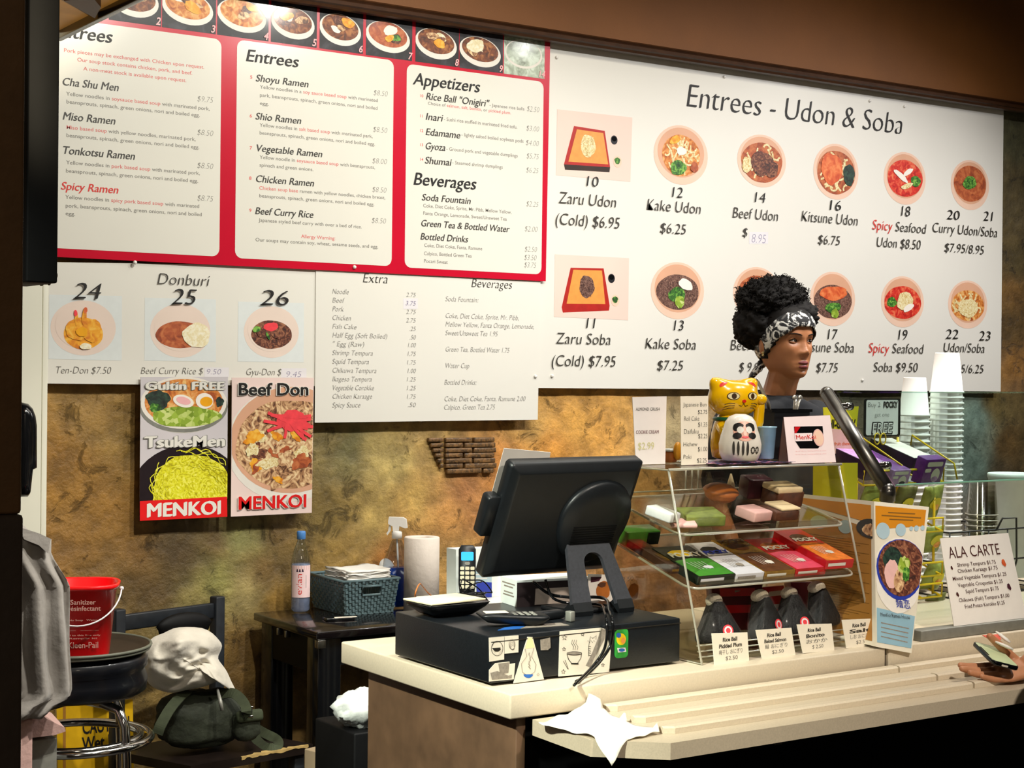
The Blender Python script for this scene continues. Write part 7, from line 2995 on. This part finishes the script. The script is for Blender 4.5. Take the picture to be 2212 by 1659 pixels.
# small stand the phone sits on
mb = MB()
bxc = PY(1010, 1300, Yp)
mb.bx(bxc.x-.035, bxc.x+.30, Yp-.06, Yp+.22, STZ-.030, STZ, 'board_white', .003)
o = mb.build('shelf_board')
t2 = thing('phone_shelf', 'white shelf under the cordless phone behind the register', 'shelf', (bxc.x, Yp, 0))
put(o, t2)
for dx in (-.02, .28):
    for dy in (-.04, .20):
        mb = MB()
        mb.bx(bxc.x+dx-.012, bxc.x+dx+.012, Yp+dy-.012, Yp+dy+.012, 0, STZ-.0305, 'white_trim')
        put(mb.build('leg'), t2)
t = thing('cordless_phone', 'black cordless phone with a lit blue screen standing in its cradle', 'phone', (bxc.x, Yp, STZ))
pt_, pb_ = PY(1001, 1178, Yp+.03), PY(1018, 1282, Yp)
ax = (pt_-pb_)
L = ax.length
FPh = Fr((pt_+pb_)/2, V((1, 0, 0))-ax.normalized()*ax.normalized().x, ax)
FPh = Fr(FPh.o, V((.86, -.5, .0)), ax)
mb = MB()
w_ = .0235
rr_ = [(-w_*.85, -L/2), (w_*.85, -L/2), (w_, -L*.3), (w_, L*.42), (w_*.7, L*.5), (-w_*.7, L*.5), (-w_, L*.42), (-w_, -L*.3)]
mb.loft([[FPh.w(a*s, b*s, h) for a, b in rr_] for s, h in ((.85, -.030), (1, -.022), (1, -.004), (.95, 0))], 'black_plastic')
put(mb.build('handset'), t)
mb = MB()
mb.flat(FPh, rrect(-w_*.72, L*.18, w_*.72, L*.36, .003), .0006, 'screen_blue')
put(mb.build('screen'), t)
mb = MB()
for j in range(5):
    for i in range(3):
        x, y = (-.6+.6*i)*w_, L*(.02-.095*j)
        mb.prism(FPh, rrect(x-w_*.24, y-L*.035, x+w_*.24, y+L*.035, .002, 2), .0004, .0022, 'key_cream')
mb.prism(FPh, rrect(-w_*.3, L*.09, w_*.3, L*.155, .004, 3), .0004, .002, 'steel_grey')
put(mb.build('keypad'), t)
mb = MB()
cb = V((pb_.x, pb_.y, STZ))
mb.loft([[cb+V((a*s, b*s+.01, h)) for a, b in rrect(-.042, -.045, .042, .045, .015)] for s, h in ((1, .001), (1, .012), (.8, .028), (.7, .030))], 'black_gloss')
put(mb.build('cradle'), t)
r = random.Random(9)
for q in range(3):
    pts = []
    for i in range(9):
        a = i*.9+q
        pts.append(PY(1018+q*9+26*math.cos(a)+r.uniform(-6, 6), 1283-max(0, 30*math.sin(a*.7+q))+r.uniform(-4, 4), Yp-.012-.004*i))
    for p in pts:
        p.z = max(p.z, STZ+.003)
    tag(cable('cable_loop', pts, .0018, 'black_gloss'), ['black looping cord in front of the phone keypad', 'black cord tangled right of the phone cradle', 'black cord running from the phone cradle toward the screen'][q], 'cord', 'tangled phone cords')
mb = MB()
fr = Fr((0, Yp+.10, 0), (1, 0, 0), (0, 0, 1))
P = [fr.px(*p) for p in [(985, 1285), (1062, 1285), (1062, 1185), (985, 1187)]]
mb.prism(fr, [(P[0][0], STZ+.0005), (P[1][0]+.06, STZ+.0005), (P[2][0]+.06, P[2][1]), (P[3][0], P[3][1])], -.05, 0, 'carton_white')
mb.flat(fr, [fr.px(*p) for p in [(1018, 1270), (1062, 1270), (1062, 1232), (1014, 1230)]], .0006, 'leaf_dot')
mb.flat(fr, [fr.px(*p) for p in [(1030, 1290), (1062, 1290), (1062, 1258), (1028, 1256)]], .0009, 'ink_blue')
for y in (1240, 1248):
    mb.flat(fr, [fr.px(*p) for p in [(1024, y+2), (1052, y+2), (1052, y), (1024, y)]], .0012, 'board_white')
tag(mb.build('white_carton'), 'white carton with blue print behind the cordless phone', 'carton')
tag(cable('brown_cord', [PZ(899, 1311, DZ+.002), PY(897, 1283, 3.10), PY(906, 1262, 3.12), PY(914, 1268, 3.2), PY(926, 1282, 3.35), PY(940, 1291, 3.5), PY(965, 1298, 3.62), PZ(990, 1303, STZ+.003)], .0016, 'bun_brown'), 'thin brown cord arching in front of the paper towel roll', 'cord')
# small yellow pad by the basket
p = PZ(728, 1338, TT)
mb = MB()
mb.box((p.x, p.y-.01, TT+.005), (.09, .05, .009), 'black_gloss', rz(-.2), .002)
mb.box((p.x+.012, p.y-.032, TT+.0105), (.07, .010, .002), 'card_cream', rz(-.2))
tag(mb.build('note_pad'), 'dark flat pad with a pale strip in front of the grey basket', 'pad')
# crumpled bag and carton on the floor behind the counter
mat('bag_white', '#c8ccc8', .5, var=.1, vs=20, bump=.5, bs=20)
p = PY(782, 1530, 3.7)
mb = MB()
mb.ball(p, (.075, .06, .05), 'bag_white', None, 26, 18, lambda n: 1+.25*noise.noise(n*3)+.12*noise.noise(n*8))
t = thing('crumpled_bag', 'crumpled white plastic bag on a dark stool under the counter end', 'bag', p)
put(mb.build('bag'), t)
mb = MB()
mb.bx(p.x-.06, p.x+.16, 3.63, 3.85, 0, p.z-.046, 'black_matte', .005)
tag(mb.build('stool_box'), 'black box on the floor under the crumpled white bag', 'box')
mat('carton_kraft', '#a08c70', .7, var=.08, vs=10)
p0 = PY(742, 1622, 4.0)
mb = MB()
mb.box((p0.x+.01, 4.02, p0.z/2), (.15, .16, p0.z), 'carton_kraft', rz(.25), .003)
tag(mb.build('cardboard_box'), 'tan cardboard box on the floor left of the counter base', 'box')

# ---------------------------------------------------------------- chair with jacket and backpack
mat('chair_black', '#1b1f24', .5, var=.25, vs=40)
mat('chair_seat', '#19120f', .35, var=.35, vs=20)
mat('worn_wood', '#a58a54', .7, var=.2, vs=40)
mat('jacket_grey', '#d2ccbe', .9, var=.06, vs=25, bump=.35, bs=35, sheen=.3)
mat('pack_green', '#262b1e', .8, var=.3, vs=25, bump=.4, bs=40)
mat('pack_strap', '#333a26', .85, var=.15, vs=60)
sl, sr = PZ(412, 1655, .45), PZ(676, 1607, .45)
yaw = math.atan2(sr.y-sl.y, sr.x-sl.x)
ctr = (sl+sr)/2
FC = Fr(V((sr.x, sr.y, 0)), V((math.cos(yaw), math.sin(yaw), 0)), V((-math.sin(yaw), math.cos(yaw), 0)))   # origin front right corner, v towards the wall
pr_b, pl_b = PY(469, 1350, 4.535), PY(254, 1370, 4.435)
yb2 = math.atan2(pr_b.y-pl_b.y, pr_b.x-pl_b.x)
zbk = PY(469, 1288, 4.535).z
t = thing('wooden_chair', 'black wooden chair with a worn seat edge carrying the backpack', 'chair', (ctr.x, ctr.y+.15, 0))
q = [sl, sr, V((pr_b.x+.02, pr_b.y-.02, 0)), V((pl_b.x-.02, pl_b.y-.02, 0))]
mb = MB()
mb.loft([[(p.x, p.y, z) for p in q] for z in (.425, .45)], 'chair_seat', smooth=False)
put(mb.build('seat'), t)
mb = MB()
rw_ = random.Random(2)
n = 26
W0, W1 = sl.lerp(sr, .40), sl.lerp(sr, .96)
dn = V((-(sr-sl).y, (sr-sl).x, 0)).normalized()
at_ = lambda f, d, z: V((W0.x+(W1.x-W0.x)*f, W0.y+(W1.y-W0.y)*f, z))+dn*d
lo = [at_(i/n, -.0016, .4495-.009*(.3+.7*rw_.random())) for i in range(n+1)]
hi = [at_(i/n, -.0012, .4504) for i in range(n+1)]
bk = [at_(i/n, .003+.022*rw_.random()*math.sin(PI*i/n), .4508) for i in range(n+1)]
mb.add(lo+hi+bk, [[i, i+1, n+2+i, n+1+i] for i in range(n)]+[[n+1+i, n+2+i, 2*n+3+i, 2*n+2+i] for i in range(n)], 'worn_wood')
put(tag(mb.build('worn_edge'), 'worn bare wood along the front seat edge'), t)
for pp in (pr_b, pl_b):
    mb = MB()
    mb.box((pp.x, pp.y, zbk/2), (.034, .034, zbk), 'chair_black', rz(yb2), .004)
    put(mb.build('back_post'), t)
for pp, dx in ((sl, .035), (sr, -.035)):
    mb = MB()
    mb.box((pp.x+dx, pp.y+.035, .2121), (.034, .034, .4240), 'chair_black', rz(yaw), .004)
    put(mb.build('leg'), t)
for z0, h in ((zbk-.064, .046), (zbk-.165, .046)):
    mb = MB()
    c_ = (pr_b+pl_b)/2
    mb.box((c_.x, c_.y, z0+h/2), ((pr_b-pl_b).length-.036, .018, h), 'chair_black', rz(yb2), .004)
    put(mb.build('back_rail'), t)

# backpack
Ybk = ctr.y+.135
t = thing('backpack', 'dark olive green backpack lying on the black chair seat', 'backpack', (ctr.x, Ybk, .45))
pc_ = PY(452, 1530, Ybk)
pc_.z = .4515+.084
mb = MB()


def packf(n):
    return (1+.07*noise.noise(n*2.5)+.05*noise.noise(n*6))*(.92 if n.z < -.5 else 1)


mb.ball(pc_+V((-.02, 0, 0)), (.150, .100, .094), 'pack_green', None, 44, 30, lambda n: packf(n)*1/((abs(n.x)**3.2+abs(n.y)**3.2+abs(n.z)**3.2)**(1/3.2))*.86)
put(mb.build('body'), t)
mb = MB()
mb.ball(pc_+V((.070, -.098, -.012)), (.045, .032, .050), 'pack_green', None, 24, 16, lambda n: packf(n)/((abs(n.x)**4+abs(n.y)**4+abs(n.z)**4)**.25)*.85)
put(mb.build('pocket'), t)
mb = MB()
mb.box(pc_+V((.070, -.120, .022)), (.080, .028, .034), 'pack_strap', Matrix.Rotation(-.25, 3, 'X'), .010)
put(mb.build('pocket_flap'), t)
mb = MB()
mb.tube([PY(470, 1490, Ybk-.10), PY(476, 1515, Ybk-.135), PY(480, 1535, Ybk-.14)], [.004, .006, .005], 'steel_grey', 8)
put(mb.build('zipper_pull'), t)


def strap(name, pix, w, m='pack_strap'):
    P = [PY(x, y, yy) if yy else PZ(x, y, .456+.012*(y < 1590)) for x, y, yy in pix]
    mb = MB()
    out = []
    for i in range(len(P)-1):
        p0, p1, p2, p3 = P[max(0, i-1)], P[i], P[i+1], P[min(len(P)-1, i+2)]
        for j in range(6):
            s = j/6
            out.append(.5*((2*p1)+(p2-p0)*s+(2*p0-5*p1+4*p2-p3)*s*s+(3*p1-p0-3*p2+p3)*s**3))
    out.append(P[-1])
    for p in out:
        p.z = max(p.z, .4545)
    rings = []
    for i, p in enumerate(out):
        tt = (out[min(len(out)-1, i+1)]-out[max(0, i-1)]).normalized()
        s_ = tt.cross(V((-.5, -.75, .45))).normalized()
        n_ = s_.cross(tt)
        rings.append([p+s_*w/2+n_*.002, p-s_*w/2+n_*.002, p-s_*w/2-n_*.002, p+s_*w/2-n_*.002])
    mb.loft(rings, m, smooth=False)
    return put(mb.build(name), t)


strap('shoulder_strap', [(476, 1500, Ybk-.06), (505, 1498, Ybk-.10), (528, 1520, Ybk-.13), (534, 1545, Ybk-.14), (541, 1572, None), (556, 1600, None), (578, 1616, None), (600, 1612, None), (598, 1598, None), (570, 1583, None), (545, 1568, None)], .028)
strap('shoulder_strap', [(405, 1492, Ybk-.03), (385, 1510, Ybk-.08), (365, 1535, Ybk-.12), (348, 1565, Ybk-.14), (340, 1585, Ybk-.14)], .030)
mb = MB()
c0 = PY(533, 1537, Ybk-.132)
for dz in (.012, -.014):
    mb.box(c0+V((0, 0, dz)), (.038, .008, .006), 'chrome', rz(-.2), .002)
mb.box(c0, (.030, .010, .018), 'black_plastic', rz(-.2), .002)
put(mb.build('buckle'), t)

# pale jacket draped over the backpack and the chair back
t = None
pj = PY(405, 1420, Ybk+.0)
mb = MB()
OUT = [(312, 1392), (330, 1372), (352, 1368), (372, 1354), (400, 1352), (440, 1353), (462, 1366), (477, 1384), (484, 1393), (476, 1412), (470, 1422), (482, 1436), (494, 1452), (500, 1470), (515, 1497), (517, 1506), (500, 1492), (485, 1472), (478, 1468), (466, 1476), (440, 1486), (415, 1490), (395, 1494), (375, 1500), (350, 1496), (326, 1486), (312, 1470), (310, 1448), (318, 1432), (306, 1424), (308, 1410)]
cx_, cy_ = 400, 1425
NR = 26
vs, fs = [], []
n = len(OUT)
FJ = lambda x, y, d: PY(x, y, Ybk-.02-d)
vs.append(FJ(cx_, cy_, .115))
for j in range(1, NR+1):
    f = j/NR
    for (x, y) in OUT:
        xx, yy = cx_+(x-cx_)*f, cy_+(y-cy_)*f
        d = .115*math.sqrt(max(0, 1-f**2.4))
        fold = .034*noise.noise(V((xx*.022, yy*.030, 3)))+.020*noise.noise(V((xx*.05+yy*.03, yy*.06, 8)))+.012*math.sin((xx*.6+yy)*.055)
        cr = .05*math.exp(-((yy-1411-(xx-455)*.05)/5)**2-((xx-455)/24)**2)+.06*math.exp(-((yy-1434+(xx-436)*.2)/5)**2-((xx-436)/22)**2)
        q_ = (yy-1450)+(xx-425)*.75
        cr += .035*math.exp(-(q_/6)**2)*(360 < xx < 432)-.02*math.exp(-((q_+14)/9)**2)*(360 < xx < 432)
        vs.append(FJ(xx, yy, d-cr+fold*(.35+.65*math.sin(PI*min(1, f)*.9))))
for i in range(n):
    fs.append((0, 1+i, 1+(i+1) % n))
for j in range(NR-1):
    for i in range(n):
        a, b = 1+j*n, 1+(j+1)*n
        fs.append((a+i, b+i, b+(i+1) % n, a+(i+1) % n))
# back side
bc = len(vs)
vs.append(FJ(cx_, cy_, -.09))
for i in range(n):
    x, y = OUT[i]
    vs.append(FJ(cx_+(x-cx_)*.8, cy_+(y-cy_)*.8, -.07))
last = 1+(NR-1)*n
for i in range(n):
    fs.append((last+i, bc+1+i, bc+1+(i+1) % n, last+(i+1) % n))
    fs.append((bc, bc+1+(i+1) % n, bc+1+i))
mb.add(vs, fs, 'jacket_grey', True)
o = mb.build('folded_jacket', sub=1)
tag(o, 'crumpled pale grey jacket heaped on top of the green backpack', 'jacket')

# dark cap between chair back and jacket
mb = MB()
p = PY(398, 1356, Ybk+.11)
mb.ball(p, (.095, .022, .045), 'black_matte', rz(yaw), 24, 14, lambda n: 1 if n.z > 0 else .9)
tag(mb.build('dark_bag'), 'dark soft bag squeezed between the chair back and the pale jacket', 'bag')

# ---------------------------------------------------------------- bar stool with tray and red bucket
mat('bucket_red', '#f20c14', .32, var=.04, coat=.3)
mat('bucket_print', '#f0b8ac', .5)
mat('tray_brown', '#2c2114', .6, var=.15, vs=20)
mat('tray_rim', '#6a6d60', .45, var=.12)
mat('cushion_black', '#101218', .35, var=.15, vs=30, coat=.2)
mat('caution_yellow', '#d8a808', .45, var=.06)
Ys = 4.12
ck = ray(163, 1400)
sc_ = V((ck.x/ck.y*Ys, Ys, 0))
zt1 = PY(178, 1405, Ys).z
rs_ = (PY(320, 1390, Ys)-PY(178, 1390, Ys)).dot(V((math.cos(.5), -math.sin(.5), 0)))
rs_ = .185
t = thing('bar_stool', 'bar stool with thick black cushion and chrome legs under the brown tray', 'stool', (sc_.x, sc_.y, 0))
zcu = PY(230, 1428, Ys-.17).z
zc0 = PY(230, 1520, Ys-.17).z
mb = MB()
mb.lathe([(rs_*.90, zc0), (rs_*.985, zc0+.010), (rs_*1.0, zc0+.04), (rs_*.96, zcu-.045), (rs_*1.0, zcu-.035), (rs_*1.0, zcu-.012), (rs_*.94, zcu)], sc_, 'cushion_black', 44)
put(mb.build('cushion'), t)
for i, a in enumerate((math.radians(-62), math.radians(28), math.radians(118), math.radians(208))):
    mb = MB()
    d = V((math.cos(a), math.sin(a), 0))
    mb.tube([sc_+d*.03+V((0, 0, zc0-.016)), sc_+d*.10+V((0, 0, zc0-.018)), sc_+d*.150+V((0, 0, zc0-.030)), sc_+d*.170+V((0, 0, zc0-.07)), sc_+d*.176+V((0, 0, zc0-.15)), sc_+d*.19+V((0, 0, .01))], .0125, 'chrome', 14)
    put(mb.build('leg'), t)
for z, rr2 in ((PY(200, 1620, Ys-.15).z, .195), (PY(200, 1587, Ys).z, .168)):
    mb = MB()
    mb.tube([sc_+V((rr2*math.cos(2*PI*i/40), rr2*math.sin(2*PI*i/40), z)) for i in range(40)], .010, 'chrome', 12, closed=True)
    put(mb.build('foot_ring'), t)
t = thing('serving_tray', 'round brown serving tray with a grey rolled rim on the bar stool', 'tray', (sc_.x, sc_.y, zcu))
mb = MB()
tz = zcu+.0006
mb.lathe([(rs_*.9, 0), (rs_*.98, .004), (rs_*1.03, .016), (rs_*1.01, .018), (rs_*.95, .008), (rs_*.9, .005)], (sc_.x, sc_.y, tz), 'tray_brown', 48)
put(mb.build('tray'), t)
mb = MB()
for k_, (rr2, z) in enumerate(((1.04, .017), (1.02, .009))):
    mb.tube([V((sc_.x, sc_.y, tz+z))+V((rs_*rr2*math.cos(2*PI*i/48), rs_*rr2*math.sin(2*PI*i/48), 0)) for i in range(48)], .0042, 'tray_rim', 8, closed=True)
put(mb.build('rim'), t)
# bucket
zb0 = tz+.0062
kB = ray(176, 1416)
tb = (zb0-CZ)/kB.z
pB = CAMP+kB*tb
if (V((pB.x, pB.y, 0))-V((sc_.x, sc_.y, 0))).length > .09:
    dd = (V((pB.x, pB.y, 0))-V((sc_.x, sc_.y, 0)))
    pB = V((sc_.x, sc_.y, 0))+dd.normalized()*.09
pB.z = zb0
hB = PY(195, 1262, pB.y-.06).z-zb0
t = thing('bucket', 'red plastic sanitizer bucket with wire handle on the brown tray', 'bucket', pB)
yb_ = -.42


def sq(r_, z, e=3.2):
    P = []
    for i in range(48):
        a = 2*PI*i/48
        c_, s_ = math.cos(a), math.sin(a)
        k_ = (abs(c_)**e+abs(s_)**e)**(-1/e)
        x, y = r_*k_*c_, r_*k_*s_
        P.append(pB+rz(yb_) @ V((x, y, z)))
    return P


wB = .088
mb = MB()
mb.loft([sq(wB*.78, 0), sq(wB*.80, .004), sq(wB*1.0, hB*.93), sq(wB*1.08, hB*.935), sq(wB*1.10, hB*.985), sq(wB*1.06, hB), sq(wB*.99, hB*.985), sq(wB*.78, .012)], 'bucket_red')
put(mb.build('body'), t)
Ff = Fr(pB+rz(yb_) @ V((0, -wB*.91, hB*.5)), rz(yb_) @ V((1, 0, 0)), V((0, 0, 1))+(rz(yb_) @ V((0, -1, 0)))*.135)
mb = MB()
for tx, y, w_, h_ in (('Sanitizer', .060, .062, .012), ('Désinfectant', .040, .086, .012), ('No Soap   Water', .008, .07, .004), ('Fill to this line only', -.040, .085, .004), ('Remplir ici', -.050, .07, .004), ('Kleen-Pail', -.078, .076, .015)):
    mb.T(Ff, tx, -w_/2+.012, y*hB/.23, w_/2+.012, h_, 'bucket_print', off=.01, lay=.0035)
mb.T(Ff, '— —', -.05, -.02, .05, .004, 'bucket_print', lay=.003)
put(mb.build('lettering'), t)
mb = MB()
hp_ = []
for i in range(21):
    a = PI*i/20
    hp_.append(pB+rz(yb_) @ V((math.cos(a)*wB*1.14, -math.sin(a)*wB*1.22, hB*.90-math.sin(a)*hB*.42)))
mb.tube(hp_, .0022, 'pale_patch', 8)
for s in (0, -1):
    mb.ball(hp_[s], .006, 'pale_patch', None, 10, 8)
put(mb.build('wire_handle'), t)

# yellow caution board leaning behind the stool
fr = Fr((0, 4.50, 0), (1, 0, 0), (0, .12, 1))
mb = MB()
P = [fr.px(*p) for p in [(122, 1700), (246, 1700), (248, 1515), (122, 1515)]]
zlow = 0
mb.prism(fr, [(P[0][0], .005), (P[1][0], .005), P[2], P[3]], -.012, 0, 'caution_yellow')
mb.flat(fr, [fr.px(*p) for p in [(136, 1690), (142, 1690), (142, 1520), (136, 1520)]], .0006, 'leaf_brown')
mb.TP(fr, 'CAUTION', 178, 1586, 290, 26, 'ink', off=.02) if False else mb.T(fr, 'CAUTION', fr.px(178, 1586)[0], fr.px(178, 1586)[1], fr.px(246, 1586)[0]+.05, .036, 'ink', off=.02)
mb.T(fr, 'Wet Floor', fr.px(178, 1621)[0], fr.px(178, 1621)[1], fr.px(246, 1621)[0]+.06, .036, 'ink', off=.02)
mb.prism(fr, [(P[1][0], .005), (P[1][0]+.055, .005), (P[2][0]+.055, P[2][1]), P[2]], -.012, 0, 'caution_yellow')
tag(mb.build('caution_sign'), 'yellow caution wet floor sign standing behind the chrome stool legs', 'sign')

# ---------------------------------------------------------------- coat and bag at the left edge
mat('coat_grey', '#a09a94', .9, var=.08, vs=25, bump=.3, bs=40, sheen=.3)
Yc = 3.74
L_ = [(30, 1120), (52, 1146), (80, 1155), (108, 1163), (105, 1195), (122, 1225), (142, 1258), (143, 1330), (146, 1400), (150, 1470), (150, 1500), (130, 1505), (104, 1528), (95, 1542), (60, 1542), (30, 1545)]
t = thing('hanging_coat', 'grey coat hanging from the white door frame, partly hidden by the dark wall end', 'coat', PY(60, 1540, Yc))
rows = []
for j in range(30):
    y = 1135+(1542-1135)*j/29
    # right outline by y
    xr_ = 60
    R2 = [(1135, 50), (1146, 56), (1155, 82), (1163, 107), (1195, 104), (1225, 121), (1258, 141), (1330, 143), (1400, 146), (1470, 150), (1498, 150), (1512, 122), (1542, 94)]
    for (ya, a_), (yb2, b_) in zip(R2, R2[1:]):
        if ya <= y <= yb2:
            xr_ = a_+(b_-a_)*(y-ya)/(yb2-ya)
    row = []
    for i in range(41):
        a = 2*PI*i/41
        xx = xr_-60+60*math.cos(a) if True else 0
        fold = .018*math.sin(i*1.05+j*.05)*min(1, j/8)+.022*noise.noise(V((i*.25, j*.10, 4)))
        q = PY(xx, y, Yc)
        row.append(q+V((0, -math.sin(a)*.07-fold*.8, 0)))
    rows.append(row)
mb = MB()
mb.loft(rows, 'coat_grey')
put(mb.build('coat_body'), t)
mb = MB()
mb.loft([[PY(x, y, Yc-.085+.01*k_) for x, y in ((40, 1138+k_), (84, 1152+k_), (110, 1164+k_), (104, 1196), (84, 1178), (52, 1165))] for k_ in (0, 1.0)], 'coat_grey', smooth=False)
put(mb.build('collar'), t)
Kb = 4.585
mb = MB()
pts = [(38, 868), (56, 872), (66, 882), (72, 897), (75, 918), (75, 1010), (66, 1014), (63, 1040), (60, 1066), (55, 1072), (38, 1072)]
fr = Fr((0, Kb, 0), (1, 0, 0), (0, 0, 1))
rings = []
c_ = fr.px(38, 970)
for s, h in ((.86, -.04), (1, -.025), (1, .02), (.86, .04), (.5, .045)):
    rings.append([fr.w(c_[0]+(fr.px(*p)[0]-c_[0])*s, c_[1]+(fr.px(*p)[1]-c_[1])*(.5+.5*s), h) for p in pts])
mb.loft(rings, 'black_gloss')
tag(mb.build('hanging_bag'), 'black shiny bag hanging on the white door frame at the left edge', 'bag')
mat('cloth_pink', '#c9a49c', .9, var=.08, vs=30, bump=.2)
mb = MB()
Yk = 3.80
pts = [PY(x, y, Yk) for x, y in ((40, 1545), (78, 1533), (100, 1552), (140, 1572), (142, 1580), (118, 1588), (66, 1594), (40, 1600))]
mb.loft([pts, [p+V((.02, .16, .004)) for p in pts]], 'cloth_pink', smooth=False)
t = thing('pink_cloth', 'pink cloth hanging over a white bin at the lower left edge', 'cloth', pts[0])
put(mb.build('cloth'), t)
mb = MB()
a_, b_ = PY(40, 1594, Yk+.03), PY(124, 1590, Yk+.03)
mb.bx(a_.x, b_.x, Yk+.03, Yk+.15, 0, min(a_.z, b_.z)-.004, 'steel_grey', .004)
tag(mb.build('waste_bin'), 'grey bin under the pink cloth at the lower left edge', 'bin')
mb = MB()
x1_ = PY(71, 1600, 3.70).x
mb.bx(x1_-.08, x1_, 3.70, 3.73, 0, PY(60, 1543, 3.7).z, 'cloth_pink', .004)
tag(mb.build('pale_post'), 'pale pinkish post under the grey coat at the left edge', 'post')
